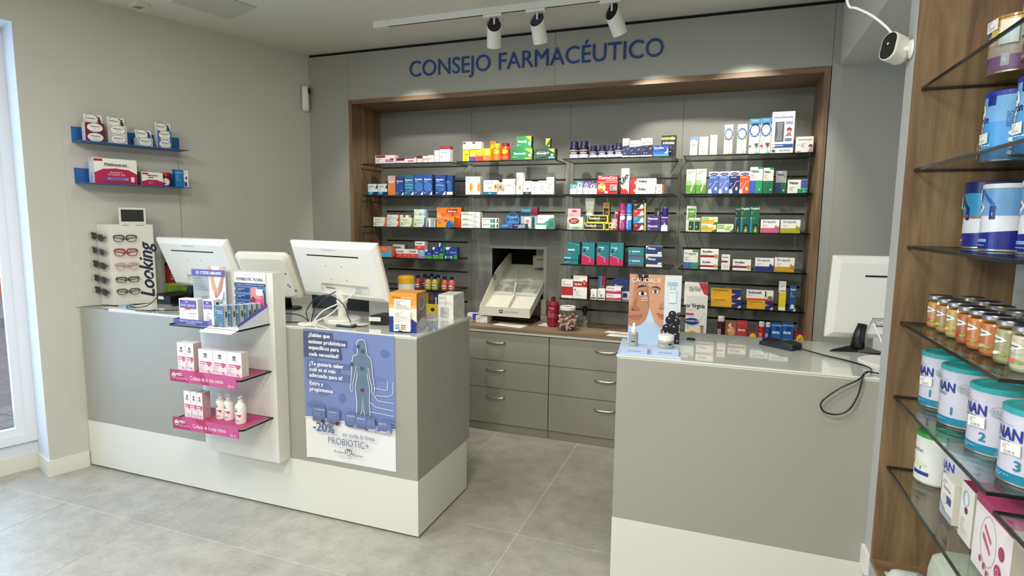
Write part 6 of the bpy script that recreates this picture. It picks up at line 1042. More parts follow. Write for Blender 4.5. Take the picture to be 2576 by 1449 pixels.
# card terminal with cable
t = thing('card_terminal', (.26, 2.90, LT), 'black wedge shaped card terminal on the right counter', 'terminal')
M_ = frame_m((.262, 2.86, LT+.001), math.radians(-38))
b = MB(); b.add([(-.085, -.036, 0), (.08, -.04, 0), (.08, .04, 0), (-.085, .036, 0), (-.085, -.034, .016), (.03, -.038, .034), (.03, .038, .034), (-.085, .034, .016), (.08, -.034, .028), (.08, .034, .028)], [(3, 2, 1, 0), (4, 5, 6, 7), (5, 8, 9, 6), (0, 1, 8, 5, 4), (2, 3, 7, 6, 9), (1, 2, 9, 8), (3, 0, 4, 7)], (0, 0, 0)); b.xf(M_); o = b.obj('body', M_black, t); 
b = MB(); b.box((-.075, -.028, .0165), (-.005, .028, .030)); b.xf(M_); b.obj('keypad', M_dark, t)
cable('cable', [(.33, 2.81, LT+.012), (.42, 2.74, LT+.004), (.50, 2.66, LT+.004), (.55, 2.58, LT+.005), (.55, 2.50, LT+.008), (.515, 2.44, LT+.008), (.49, 2.408, LT-.01), (.43, 2.40, .985), (.375, 2.398, .93), (.377, 2.398, .897), (.405, 2.398, .884), (.44, 2.398, .889), (.47, 2.398, .915), (.492, 2.40, .97), (.503, 2.405, LT+.002), (.52, 2.45, LT+.012), (.548, 2.48, LT+.006), (.575, 2.47, LT+.005)], .0032, '#0b0b0c', 'black cable hanging in a loop over the front of the right counter')
rm = monitor((.445+.325, 2.93, 1.272), .10, .126, .65, .375, 'white monitor seen from behind, partly hidden by the right wall unit')
b = MB(); b.add([(-.12, -.05, 0), (0, -.02, 0), (.13, -.08, 0), (.14, -.04, 0), (.03, .04, 0), (-.02, .04, 0), (-.10, -.03, .008), (0, .0, .03), (.10, -.05, .010), (.03, .03, .02), (-.02, .03, .02)], [(0, 1, 7, 6), (1, 2, 8, 7), (2, 3, 8), (3, 4, 9, 8), (4, 5, 10, 9), (5, 0, 6, 10), (6, 7, 10), (7, 8, 9), (7, 9, 10)], (0, 0, 0)); b.tube([(0, 0, .015), (.005, .01, .07), (.012, .02, .12)], [.03, .024, .026]); b.xf(Matrix.Translation((.575, 2.90, LT+.001))); b.obj('stand', M_black, rm)
t = thing('round_stand_plate', (.66, 2.70, LT), 'white round stand plate at the right end of the counter', 'stand'); b = MB(); b.lathe([(.001, .0), (.118, .0), (.12, .004), (.11, .009), (.001, .010)], n=40); o = b.obj('plate', M_mon); o.parent = t
cable('cable', [(.62, 2.86, 1.17), (.64, 2.83, 1.12), (.655, 2.79, 1.07), (.66, 2.76, LT+.012)], .004, '#e4e2da', 'white cable with tag hanging below the right monitor')
tag(bx('receipt_printer', (.64, 2.93, LT), (.78, 3.04, LT+.07), mat('printer_grey'), bev=.004), 'small grey printer under the right hand monitor', 'printer')
# wall socket on the grey stile
t = thing('wall_socket', (UX, 2.40, .37), 'white square power socket low on the grey stile', 'socket'); b = MB(); b.box((UX-.012, 2.345, .30), (UX, 2.425, .382), (1, 1, 1)); b.obj('face_plate', M_mon, t)
b = MB(); b.lathe([(.026, 0), (.026, .006), (.001, .006)], n=20); b.xf(Matrix.Translation((UX-.0125, 2.385, .341)) @ Matrix.Rotation(math.radians(90), 4, 'Y')); b.obj('socket_well', mat('socket_grey', '#b9b8b2', .5), t)
# ================================================================== worktop things
t = lathe_thing('pump_bottle', (-1.185, 4.14, WZ+.001), 'large dark red bottle with a pump cap beside the sweet jar', 'bottle', None, [('body', [(.001, 0), (.043, 0), (.045, .008), (.045, .165), (.034, .185), (.018, .19), (.001, .19)], '#8c1628', PLAST, (.045, .01, .15, [T('Flexi', .5, .82, .1, '#e9c9cc', .35), fine(.3, .7, .4, .75, 8, '#c48a90')])), ('cap', [(.018, .188), (.017, .222), (.001, .223)], '#5c1420', PLAST, None)])
jc = (-1.045, 4.035, WZ+.001)
t = thing('sweet_jar', jc, 'round clear jar full of wrapped sweets with a white lid', 'jar')
b = MB(); b.lathe([(.001, .001), (.05, .001), (.075, .02), (.092, .055), (.09, .09), (.07, .12), (.05, .135), (.05, .15)], n=32); b.obj('jar', M_clear).parent = t
b = MB(); b.lathe([(.055, .148), (.057, .150), (.057, .172), (.050, .175), (.034, .172), (.001, .171)], n=32, cols=[C('#eeece4')]*4+[C('#b8908c')]); b.obj('lid', PLAST).parent = t
rng = random.Random(5); cols = ['#e9e3d6', '#efe9de', '#d9cfc0', '#c23a3a', '#c9a46a', '#f3efe6', '#b8b0a0', '#e2d9c8', '#9a3a34']
for i in range(95):
    z = rng.uniform(.012, .115); rmx = .078*math.sqrt(max(.05, 1-((z-.065)/.07)**2)); a = rng.uniform(0, 6.28); r = rmx*math.sqrt(rng.uniform(.35, 1))*.86
    M_ = Matrix.Translation((jc[0]+r*math.cos(a), jc[1]+r*math.sin(a), jc[2]+z)) @ Matrix.Rotation(rng.uniform(0, 6.3), 4, 'Z') @ Matrix.Rotation(rng.uniform(-.6, .6), 4, 'Y')
    cc_ = rng.choice(cols); b = MB(); b.lathe([(.007, -.017), (.002, -.011), (.0065, -.008), (.0065, .008), (.002, .011), (.007, .017)], n=7, col=cc_); b.xf(M_ @ Matrix.Rotation(math.pi/2, 4, 'Y')); tag(b.obj('wrapped_sweet', PLAST), 'small %s wrapped sweet inside the round clear jar' % ('red' if cc_ in (cols[3], cols[8]) else 'tan' if cc_ in (cols[4], cols[6]) else 'cream'), 'sweet', 'wrapped sweets in the clear jar')
t = thing('handheld_scanner', (-.96, 4.22, WZ), 'black and silver handheld device standing in its cradle', 'scanner')
b = MB(); b.box((-.018, -.015, .0), (.018, .015, .02)); o = b.obj('foot', M_black); o.parent = t
b = MB(); b.lathe([(.012, .02), (.012, .105), (.016, .106), (.018, .11)], n=16); b.lathe([(.016, .105), (.02, .12), (.02, .145), (.012, .155), (.001, .156)], n=16); o = b.obj('handle', M_black); o.parent = t
b = MB(); b.prism([(-.03, .0), (-.018, .02), (-.026, .045), (-.01, .06), (-.012, .085), (.012, .085), (.01, .06), (.026, .045), (.018, .02), (.03, 0)], 1, -.018, -.010); o = b.obj('cradle', M_chrome); o.parent = t
def sheet(name, pts, label, cat='paper', m=M_white, z=WZ+.0006, col='#f0eee8'):
    b = MB(); vs = [(p[0], p[1], z) for p in pts]; k = len(vs); v2 = [(p[0], p[1], z+.0012) for p in pts]
    b.add(vs+v2, [tuple(range(k))[::-1], tuple(range(k, 2*k))]+[(i, (i+1) % k, k+(i+1) % k, k+i) for i in range(k)], col)
    c = (sum(p[0] for p in pts)/k, sum(p[1] for p in pts)/k)
    for q in range(5): b.box((c[0]-.05, c[1]-.03+q*.013, z+.0012), (c[0]+.05-.02*(q % 2), c[1]-.026+q*.013, z+.0013), '#a8a8a4')
    return tag(b.obj(name, INK), label, cat)
sheet('paper_sheet', [(-1.62, 4.01), (-1.38, 3.955), (-1.36, 4.10), (-1.60, 4.13)], 'printed white sheet on the oak worktop below the dispensing chute')
sheet('paper_sheet', [(-1.30, 4.12), (-1.19, 4.10), (-1.19, 4.20), (-1.28, 4.23)], 'crumpled white sheet behind the dark red bottle')
sheet('paper_sheet', [(-.74, 3.93), (-.50, 3.925), (-.49, 4.0), (-.73, 4.01)], 'folded white papers at the worktop edge left of the face poster')
sheet('paper_sheet', [(-.78, 4.05), (-.55, 4.03), (-.53, 4.10), (-.76, 4.11)], 'second white sheet lying behind the folded papers', z=WZ+.0006)
t = box_at('medicine_box', (-1.735, 4.06, WZ+.001), .10, .06, .050, [fine(.1, .7, .4, .7, 4, '#b0aea8'), R(.85, .1, .92, .2, '#55555a')], '#eceae3', 'white medicine carton left of the paper on the worktop', rz=math.radians(-6), side='#cfccc3')
box_at('medicine_box', (-1.845, 4.01, WZ+.001), .065, .045, .034, [R(.3, .25, .6, .7, '#3a3a3e'), R(.36, .35, .54, .6, '#9a9a9c'), R(.05, .1, .2, .8, '#b8b6b0')], '#edebe4', 'small white carton with a code square nearest the counter corner', side='#c9c6bd')
box_at('medicine_box', (-1.85, 4.15, WZ+.001), .09, .05, .05, [R(.5, 0, 1, 1, '#2f4aa8')], '#e6e6ea', 'white and royal blue carton behind the small coded one')
box_at('medicine_box', (-1.80, 4.26, WZ+.001), .09, .05, .055, [E(.5, .55, .3, .3, '#2a3240'), R(0, 0, 1, .2, '#b8606a')], '#dcd9d2', 'pale carton with dark oval leaning at the back of the worktop')
t = box_at('medicine_box', (-1.995, 4.18, WZ+.001), .07, .05, .155, [R(.0, .55, 1, .95, '#1f76ad'), R(.0, .1, 1, .45, '#1f76ad')], '#e6ebee', 'upright white and blue carton behind the far counter corner')
# dispensing chute through the wall opening
t = thing('dispensing_chute', (-1.545, 4.2, .85), 'pale sloping delivery tray with divider coming out of the wall opening', 'chute')
mc = mat('chute_lacquer', '#d9d7c6', .35)
xl, xr = -1.745, -1.345; fl = [(4.06, .845), (4.40, 1.035), (4.72, 1.20)]
b = MB(); b.add([(xl, 4.06, .877), (xr, 4.06, .872), (xr, 4.40, 1.035), (xl, 4.40, 1.035), (xr, 4.75, 1.21), (xl, 4.75, 1.21)], [(0, 1, 2, 3), (3, 2, 4, 5)], (1, 1, 1)); b.add([(xl, 4.06, .871), (xr, 4.06, .866), (xr, 4.75, 1.2), (xl, 4.75, 1.2)], [(3, 2, 1, 0)], (1, 1, 1)); b.obj('floor_plate', mc, t)
b = MB(); b.box((xl-.004, 4.052, .866), (xr+.004, 4.06, .936)); b.art([PG([(.4, .35), (.4, .72), (.475, .72), (.475, .62), (.42, .62), (.42, .45), (.455, .45), (.455, .5), (.44, .5), (.44, .56), (.475, .56), (.475, .35)], '#3a3c3a'), T('GOLLMANN', .5, .42, .2, '#8f8f88', .3, 'l')], planemap((xl-.004, 4.052, .866), (1, 0, 0), (0, 0, 1), (0, -1, 0), .408, .07), .408, .07)
for i in range(6*1, len(b.c)): b.c[i] = b.c[i]
for i in range(6): b.c[i] = C('#d9d7c6')
b.obj('front_wall', INK, t)
b = MB(); b.prism([(4.06, .871), (4.06, .936), (4.39, 1.185), (4.70, 1.31), (4.75, 1.30), (4.75, 1.2)], 0, xl-.004, xl); b.obj('side_wall', mc, t)
b = MB(); b.prism([(4.06, .866), (4.06, .932), (4.40, 1.105), (4.75, 1.28), (4.75, 1.2)], 0, xr, xr+.004); b.obj('side_wall', mc, t)
b = MB(); b.prism([(4.07, .882), (4.07, .918), (4.27, 1.02), (4.27, .985)], 0, -1.548, -1.535); b.obj('divider', mc, t)
b = MB(); b.tube([(-1.54, 4.255, 1.02), (-1.56, 4.40, 1.20)], .007, '#d0d2cc'); b.obj('support_rod', PLAST, t)
b = MB(); b.lathe([(.022, 0), (.022, .002), (.001, .002)], n=20, cols=[(.02, .02, .02)]*2); b.lathe([(.016, .0021), (.001, .0022)], n=20, col=(.7, .7, .66)); b.box((-.003, -.008, .0023), (.003, .008, .0026), '#222222'); b.xf(Matrix.Translation((xl+.0004, 4.36, 1.13)) @ Matrix.Rotation(math.radians(90), 4, 'Y')); b.obj('round_sticker', INK, t)
b = MB(); b.box((-1.39, 4.085, .897), (-1.355, 4.12, .8985), '#20304a'); b.obj('label_sticker', INK, t)
# recess behind the opening
x0, x1, z0, z1 = HOLE
b = MB(); b.box((x0-.012, BY+.02, z0-.01), (x0, 4.85, z1+.01)); b.box((x1, BY+.02, z0-.01), (x1+.012, 4.85, z1+.01)); b.box((x0, BY+.02, z1), (x1, 4.85, z1+.012)); b.box((x0, 4.84, z0), (x1, 4.85, z1)); b.box((x0, BY+.02, z0-.012), (x1, 4.85, z0)); b.obj('opening_liner', M_dark, nic)
b = MB(); b.box((x0-.001, BY-.004, z0-.04), (x0+.004, BY, z1+.004)); b.box((x1, BY-.004, z0-.1), (x1+.028, BY, z1+.022)); b.box((x0-.02, BY-.004, z1), (x1, BY, z1+.022)); b.obj('opening_trim', M_gray, nic)
b = MB(); b.prism([(4.56, 1.28), (4.56, 1.36), (4.60, 1.36), (4.60, 1.26)], 0, -1.46, -1.36); b.box((-1.50, 4.60, 1.20), (-1.36, 4.62, 1.30)); b.obj('inner_flap', M_gray2, nic)
t = thing('chute_bracket', (-1.30, 4.30, WZ), 'grey metal bracket and lock under the delivery tray', 'bracket'); bx('bracket', (-1.34, 4.33, WZ), (-1.30, 4.395, .97), M_gray2, t); bx('lock', (-1.325, 4.27, WZ), (-1.27, 4.33, WZ+.05), M_chrome, t, bev=.006)
tag(bx('dark_device', (-1.70, 4.20, WZ), (-1.35, 4.38, WZ+.03), M_black, bev=.004), 'flat black device lying in the shade under the delivery tray', 'device')
# ================================================================== blue wall shelves on the left wall
def wall_matrix(s, d, z):  # local x along wall, local -y into the room
    p = LW(s, d, z); M = Matrix(((U.x, N.x, 0, p.x), (U.y, N.y, 0, p.y), (0, 0, 1, p.z), (0, 0, 0, 1))); return M
S0, S1 = .235, .845
for z, nm in ((2.036, 'upper'), (1.790, 'lower')):
    t = thing('wall_shelf', LW(.54, -.008, z), '%s blue metal L shaped shelf on the left wall' % nm, 'shelf', 'blue metal shelves on the left wall')
    b = MB(); lbox(b, S0, S1, -.012, -.0085, z, z+.092); b.obj('back_plate', M_blue, t)
    b = MB(); lbox(b, S0, S1, -.165, -.012, z-.003, z); b.obj('shelf_plate', M_blue, t)
    b = MB(); lbox(b, S0+.055, S0+.062, -.0135, -.012, z+.05, z+.057); b.obj('screw', M_chrome, t)
def wbox(name, s0, s1, z0, h, dfront, dep, art, base, label, cat='box', group='packs on the blue wall shelves', side=None):
    b = carton_mesh(s1-s0, dep, h, art, base, side)
    o = b.obj(name, INK); o.matrix_basis = wall_matrix((s0+s1)/2, -dfront, z0+.0004); return tag(o, label, cat, group)
def opt(c): return [R(0, 0, .2, 1, c), R(.86, 0, 1, 1, c), E(.5, .5, .42, .47, '#efece2'), OO(.5, .5, .43, .48, .05, '#3a2230'), TB('Multicentrum', .5, .58, .11, '#2a2024', .55), T('Select', .5, .42, .07, '#77706c', .3), E(.4, .2, .04, .05, '#c9c4ba'), E(.52, .2, .04, .05, '#c9c4ba'), E(.63, .2, .04, .05, '#c9c4ba')]
hd = lambda fc: [OO(.42, .5, .36, .6, .06, '#3a2230'), R(.3, .0, 1, .05, '#efece2'), TB('Multicentrum', .38, .5, .14, '#4a4044', .5), E(.85, .72, .05, .13, fc), PG([(.74, .0), (.96, .0), (.93, .45), (.86, .62), (.78, .5)], fc), LN([(.7, .95), (.82, .5)], .05, fc)]
for s0, s1, c, n, fc, l in ((.275, .375, '#6e0f30', 2, '#4a1430', 'maroon sided'), (.395, .495, '#c9c4bc', 2, '#4a1430', 'grey sided'), (.55, .64, '#b4c6d4', 1, '#1f3a6a', 'pale blue sided'), (.67, .755, '#3f6fa8', 2, '#1f3a6a', 'blue sided')):
    z = 2.036
    for i in range(n):
        wbox('vitamin_carton', s0, s1, z, .056, .12, .06, opt(c), c if l == 'maroon sided' else '#e6e3da', ('%s vitamin carton on the upper blue shelf' % l) if n == 1 else ('%s vitamin carton on the upper blue shelf, %s' % (l, ('lower', 'upper')[i])), side='#d3d2d0'); z += .0566
    b = MB(); b.box((-.046, -.001, 0), (.046, .001, .05), '#ebe8df'); b.art(flat(hd(fc)), planemap((-.046, -.001, 0), (1, 0, 0), (0, 0, 1), (0, -1, 0), .092, .05), .092, .05); o = b.obj('header_card', INK); o.matrix_basis = wall_matrix((s0+s1)/2, -.10, z) @ Matrix.Rotation(math.radians(-8), 4, 'X'); tag(o, 'white oval header card with figure above the %s vitamin cartons' % l, 'card', 'header cards on the upper blue shelf')
mu = [PG([(0, 0), (1, 0), (1, .42), (.8, .58), (.5, .62), (.2, .58), (0, .42)], '#b3164c'), R(0, .88, .2, .97, '#a8232c'), TB('Multicentrum', .5, .72, .1, '#1f1a1c', .66), R(.2, .69, .82, .7, '#1f1a1c'), T('ENERGÍA &', .5, .42, .06, '#f3d6e0', .45), T('VITALIDAD DEF', .5, .33, .06, '#f3d6e0', .6), R(.22, .15, .78, .25, '#8a90c4'), E(.25, .2, .05, .06, '#4a58a8'), R(.36, .17, .68, .23, '#5a68b4'), R(.84, .1, .92, .3, '#f0e3e8')]
wbox('vitamin_carton', .30, .53, 1.790, .152, .14, .045, mu, '#efece4', 'large white and crimson vitamin carton, front one of the pair', side='#ccd0dc')
wbox('vitamin_carton', .298, .528, 1.790, .152, .092, .04, mu, '#efece4', 'large white and crimson vitamin carton, rear one of the pair', side='#ccd0dc')
wbox('vitamin_carton', .555, .68, 1.790, .085, .14, .06, [PG([(0, 0), (1, 0), (1, .3), (.7, .44), (.3, .44), (0, .3)], '#b3164c'), TB('Multicentrum', .5, .7, .14, '#1f1a1c', .5), R(.3, .56, .55, .63, '#a8232c'), R(.04, .82, .3, .94, '#a8232c'), fine(.3, .7, .1, .3, 3, '#e09ab4')], '#efece4', 'small white and crimson vitamin carton on the lower blue shelf', side='#8a8468')
p = LW(.712, -.10, 1.7904); lathe_thing('gummies_jar', p, 'dark red jar with round white label on the lower blue shelf', 'jar', 'packs on the blue wall shelves', [('body', [(.001, 0), (.03, 0), (.031, .004), (.031, .06), (.026, .066), (.001, .066)], '#7a1028', PLAST, (.031, .004, .056, [E(.6, .45, .28, .4, '#e8e4de'), E(.55, .25, .1, .1, '#b02434'), T('Multi', .6, .55, .1, '#4a3a3c', .3)], math.pi, -math.pi/2+.5)), ('lid', [(.028, .065), (.03, .067), (.03, .09), (.001, .091)], '#a3122c', PLAST, None)])
wbox('eye_care_carton', .755, .805, 1.790, .115, .14, .04, [T('Systane', .5, .78, .08, '#e8f2f8', .75), R(.0, .0, 1, .62, '#1674b4'), fine(.1, .9, .35, .65, 4, '#8cc4e4')], '#1b7dbd', 'bright blue carton on the lower blue shelf', side='#0f5c90')
wbox('eye_care_carton', .81, .838, 1.790, .110, .14, .035, [E(.5, .55, .22, .1, '#2a4a5a'), fine(.15, .8, .75, .9, 2, '#9ab0bc'), R(.0, .05, .6, .32, '#1f4a7c')], '#e8ecec', 'slim white carton with dark drop picture at the shelf end', side='#c9cccc')
# ================================================================== cameras, hatch, detector
t = thing('motion_sensor', LW(1.83, -.03, 2.5), 'white elongated wall sensor with a round black lens in the room corner', 'sensor')
M_ = wall_matrix(1.815, -.002, 2.46); b = MB()
rg = [[(p[0], y, p[2]) for p in rrect(0, .09, ww, hh, ww*.49, 6)[:-1]] for y, ww, hh in ((0, .066, .205), (-.03, .066, .205), (-.045, .05, .185))]; m = len(rg[0])
for q in range(2): b.add(rg[q]+rg[q+1], [(i, (i+1) % m, m+(i+1) % m, m+i) for i in range(m)], (1, 1, 1), True)
b.add(rg[2], [tuple(range(m))], (1, 1, 1)); R2 = Matrix.Rotation(math.radians(45), 4, 'Z'); b.xf(M_ @ R2); b.obj('housing', M_mon, t)
b = MB(); b.lathe([(.026, 0), (.026, .006), (.02, .012), (.001, .014)], n=24); b.xf(M_ @ R2 @ Matrix.Translation((0, -.043, .152)) @ Matrix.Rotation(math.radians(90), 4, 'X')); b.obj('lens', M_black, t)
b = MB(); b.box((-.007, -.047, .11), (.007, -.044, .117)); b.xf(M_ @ R2); b.obj('light_window', M_dark, t)
t = thing('security_camera', (UX-.03, 2.36, 2.22), 'white oval security camera with black face and cable on the right stile', 'camera')
MC = Matrix.Translation((UX-.052, 2.385, 2.195)) @ Matrix.Rotation(math.radians(-52), 4, 'Z') @ Matrix.Rotation(math.radians(-12), 4, 'X')
b = MB(); rg = [[(p[0], y, p[2]) for p in rrect(0, 0, ww, hh, ww*.49, 6)[:-1]] for y, ww, hh in ((.05, .02, .05), (.045, .048, .082), (.03, .06, .095), (-.02, .062, .098), (-.026, .058, .094))]; m = len(rg[0])
for q in range(4): b.add(rg[q]+rg[q+1], [(i, (i+1) % m, m+(i+1) % m, m+i) for i in range(m)], (1, 1, 1), True)
b.add(rg[4], [tuple(range(m))], (1, 1, 1)); b.add(rg[0], [tuple(range(m))[::-1]], (1, 1, 1)); b.xf(MC); b.obj('housing', M_mon, t)
b = MB(); q = [(p[0], -.0265, p[2]) for p in rrect(0, 0, .054, .090, .026, 6)[:-1]]; b.add(q, [tuple(range(len(q)))], (0, 0, 0)); b.xf(MC); b.obj('face', mat('gloss_black', '#020203', .08, coat=1), t)
b = MB(); b.lathe([(.004, 0), (.001, .001)], n=10, col='#d6d6d0'); b.xf(MC @ Matrix.Translation((-.003, -.027, .008)) @ Matrix.Rotation(math.radians(90), 4, 'X')); b.obj('led', INK, t)
b = MB(); b.lathe([(.03, 0), (.032, .003), (.028, .007), (.01, .012), (.009, .03)], n=20); b.xf(Matrix.Translation((UX-.001, 2.375, 2.185)) @ Matrix.Rotation(math.radians(-90), 4, 'Y')); b.obj('mount', M_mon, t)
cable('cable', [(UX-.062, 2.385, 2.245), (.48, 2.40, 2.275), (.44, 2.42, 2.32), (.395, 2.44, 2.355), (.375, 2.46, 2.37), (.362, 2.46, 2.41), (.355, 2.46, 2.44), (.372, 2.46, 2.49), (.38, 2.46, 2.60)], .0045, '#e6e4dc', 'white cable rising from the camera on the right stile to the ceiling')
hc = [(-3.259, 2.778), (-3.168, 3.13), (-2.824, 3.014), (-2.915, 2.662)]
t = thing('ceiling_hatch', (-3.04, 2.9, ZC), 'square flush access hatch in the ceiling', 'hatch'); MB().prism(hc, 2, ZC-.004, ZC).obj('panel', mat('hatch_paint', '#c4c2b6', .7), t)
b = MB(); 
for i in range(4):
    p, q = Vector((*hc[i], 0)), Vector((*hc[(i+1) % 4], 0)); d = (q-p).normalized(); nn = Vector((d.y, -d.x, 0)); b.prism([(p.x, p.y), (q.x, q.y), (q.x+nn.x*.003, q.y+nn.y*.003), (p.x+nn.x*.003, p.y+nn.y*.003)], 2, ZC-.002, ZC)
b.obj('joint', M_gray2, t)
t = thing('emergency_light', (-3.47, 2.735, ZC), 'small rectangular emergency light on the ceiling near the left wall', 'light fitting'); b = MB(); b.box((-.05, -.035, -.018), (.05, .035, 0)); b.xf(Matrix.Translation((-3.485, 2.735, ZC)) @ Matrix.Rotation(AL*0-.2, 4, 'Z')); b.obj('housing', M_ceil, t)
b = MB(); b.box((-.035, -.02, -.022), (.035, .02, -.018)); b.xf(Matrix.Translation((-3.485, 2.735, ZC)) @ Matrix.Rotation(-.2, 4, 'Z')); b.obj('diffuser', M_clear, t)
# ================================================================== right wall unit products
def tin(x, y, z, r, h, body, lid, art, label, group, a0=-2.2, lidh=.014, rim='#c9c6b8', name='milk_powder_tin', span=math.pi, tagp=None, lidm=None):
    t = lathe_thing(name, (x, y, z+.0006), label, 'tin', group,
      [('body', [(.001, 0), (r*.97, 0), (r, .004), (r, h-lidh), (.001, h-lidh)], body, PLAST, (r, .004, h-lidh-.004, art, span, a0)),
       ('rim', [(r*1.012, .001), (r*1.012, .005)], rim, METAL, None), ('lid', [(r*1.0, h-lidh), (r*1.03, h-lidh+.001), (r*1.03, h-.002), (r*.98, h), (r*.85, h), (r*.82, h-.004), (.001, h-.004)], lid, lidm or PLAST, None)], n=40)
    if tagp:
        u, v, tw, th = tagp; a = a0+(u-.5)*span; w = MB(); w.box((-tw/2, 0, -th/2), (tw/2, .0008, th/2), '#eceae4'); w.art(flat([fine(.1, .9, .5, .9, 3, '#a8a8a4'), T('32,95 €', .5, .15, .22, '#4a4a4a', .6)]), planemap((-tw/2, 0, -th/2), (1, 0, 0), (0, 0, 1), (0, -1, 0), tw, th), tw, th)
        o = w.obj('price_label', INK); o.matrix_basis = Matrix.Translation(((r+.003)*math.cos(a), (r+.003)*math.sin(a), h*v)) @ Matrix.Rotation(a+math.pi/2, 4, 'Z') @ Matrix.Rotation(-.05, 4, 'Y'); o.parent = t
    return t
def nanart(n): return [R(0, 0, 1, .14, '#1c7f9c'), fine(.35, .6, .05, .1, 2, '#a8d6e0'), TB('NAN', .5, .62, .17, '#1c2f86', .34), T('OPTIPRO', .42, .54, .055, '#3a3c48', .26), TB(n, .64, .2, .14, '#1c7f9c', .2), OO(.78, .72, .085, .09, .06, '#8a9a94'), fine(.72, .84, .66, .76, 5, '#8a9a94'), OO(.34, .36, .05, .06, .15, '#b8b6b4'), fine(.28, .42, .2, .3, 3, '#c0bec0'), T('Nestlé', .4, .84, .04, '#4a4c58', .14), R(.47, .84, .58, .845, '#4a4c58')]
ng = 'white and turquoise tins on the fifth shelf of the right unit'
for i, (y, n, l) in enumerate(((2.235, '1', 'farthest, beside the oak lining'), (2.045, '1', 'second from the oak lining'), (1.825, '2', 'numbered two'), (1.63, '3', 'numbered three, nearest'))):
    tin(.698, y, RZ[4], .0635, .178, '#c9c8d6', '#2fa3a8', nanart(n), 'White milk powder tin with turquoise lid, %s' % l, ng, a0=-2.82, tagp=(.56, .47, .045, .028) if i != 1 else None)
tin(.70, 2.225, RZ[5], .062, .168, '#e2e2da', '#1f9a3a', [R(0, .0, 1, .02, '#c9c9c0'), T('Nutralac', .42, .66, .09, '#1f2f6a', .4), E(.33, .44, .06, .14, '#9a7a4a'), E(.33, .5, .05, .1, '#efece0'), T('1', .56, .28, .15, '#27357c', .2), R(.42, .16, .7, .24, '#27357c'), E(.55, .4, .12, .05, '#d9dcae')], 'White milk powder tin with green lid on the lowest shelf', 'tins on the lowest shelf of the right unit', a0=-2.82)
tin(.735, 2.08, RZ[5], .060, .165, '#c9c8d8', '#a8b4bc', [TB('NAN', .45, .66, .18, '#2a3f94', .34), T('OPTIPRO', .48, .56, .06, '#4a4a5a', .26), R(.2, .4, .6, .5, '#5a7ab4'), T('SINLACT', .42, .42, .07, '#e8eef8', .26), E(.3, .25, .06, .1, '#d9b0c4')], 'Pale lilac milk powder tin with grey lid on the lowest shelf', 'tins on the lowest shelf of the right unit', a0=-2.82)
def rbox(name, x, y, z, w, d, h, art, base, label, rz, side=None, top=None, sideart=None, group='cartons on the lowest shelf of the right unit'):
    return box_at(name, (x, y, z+.0006), w, d, h, art, base, label, 'box', group, rz=rz, side=side, top=top, sideart=sideart, flaps=False)
rz9 = -math.pi/2   # faces the aisle (-x)
rbox('lactase_carton', .645, 1.945, RZ[5], .095, .05, .118, [T('SuavAlan', .15, .68, .09, '#5a5468', .7, 'l'), PG([(0, .0), (1, .0), (1, .12), (.5, .12), (0, .3)], '#a8aec4'), LN([(0, .33), (.5, .15), (1, .15)], .015, '#2a2f4a'), R(.5, .4, .85, .58, '#4a4f86'), E(.35, .45, .2, .12, '#d9d4da'), fine(.15, .8, .82, .92, 2, '#9a96a4')], '#ece8de', 'cream and lilac carton on the lowest shelf beside the grey lidded tin', rz9, side='#ddd9cc', top='#e6e2d8')
rbox('teat_carton', .648, 1.815, RZ[5], .085, .085, .155, [E(.4, .75, .25, .14, '#8fa8c0'), E(.45, .75, .17, .12, '#dfe4e8'), E(.5, .55, .12, .06, '#7a2a44'), fine(.2, .8, .12, .4, 6, '#c4c0b8')], '#e6e2d8', 'tall white carton with maroon lid band and blue arc', rz9, side='#c4c0b0', top='#8c2a4c')
rbox('breast_pump_carton', .632, 1.615, RZ[5], .20, .2, .185, [R(0, .88, 1, 1, '#a83a64'), OO(.42, .5, .22, .34, .04, '#b9b2b0'), PG([(.3, .7), (.5, .55), (.5, .5), (.3, .64)], '#c05a7c'), PG([(.28, .58), (.5, .4), (.5, .35), (.28, .5)], '#c05a7c'), OO(.78, .55, .07, .09, .5, '#a83a64'), E(.78, .55, .06, .08, '#a83a64'), E(.74, .28, .08, .1, '#a83a64'), OO(.74, .28, .04, .05, .3, '#e0a8bc'), E(.28, .2, .025, .05, '#a83a64'), E(.4, .16, .025, .05, '#a83a64'), E(.5, .11, .025, .05, '#a83a64')], '#e6dcdc', 'large white and raspberry breast pump carton on the lowest shelf', rz9, side='#b8b2a4', top='#a83a64', sideart=[T('SUAVINEX', .5, .1, .2, '#3a3a3a', .7, 'l', 90)])
# blue tins, shelf two; gold tins, shelf one
alm = [R(.0, .0, 1, 1, '#4f9ad6'), R(.0, .6, 1, 1, '#6fa8d8'), E(.33, .78, .10, .14, '#eeece6'), OO(.33, .78, .1, .14, .08, '#1c2a6a'), PG([(.23, .76), (.43, .76), (.36, .45), (.28, .42)], '#eeece6'), PG([(.29, .8), (.36, .84), (.34, .76)], '#20284a'), TB('Almirón', .1, .6, .11, '#1f2a6a', .4, 'l'), T('Advance', .22, .52, .05, '#a88a6a', .2, 'l'), R(.46, .86, .58, 1, '#1c2a86'), fine(.72, .95, .5, .75, 7, '#3a6aa0'), E(.8, .4, .045, .035, '#dfe6ec'), E(.8, .3, .045, .035, '#dfe6ec'), E(.8, .2, .045, .035, '#dfe6ec'), E(.8, .1, .045, .035, '#dfe6ec'), PG([(.26, .02), (.32, .34), (.38, .05)], '#eeece6'), fine(.42, .6, .12, .25, 4, '#c4dcee')]
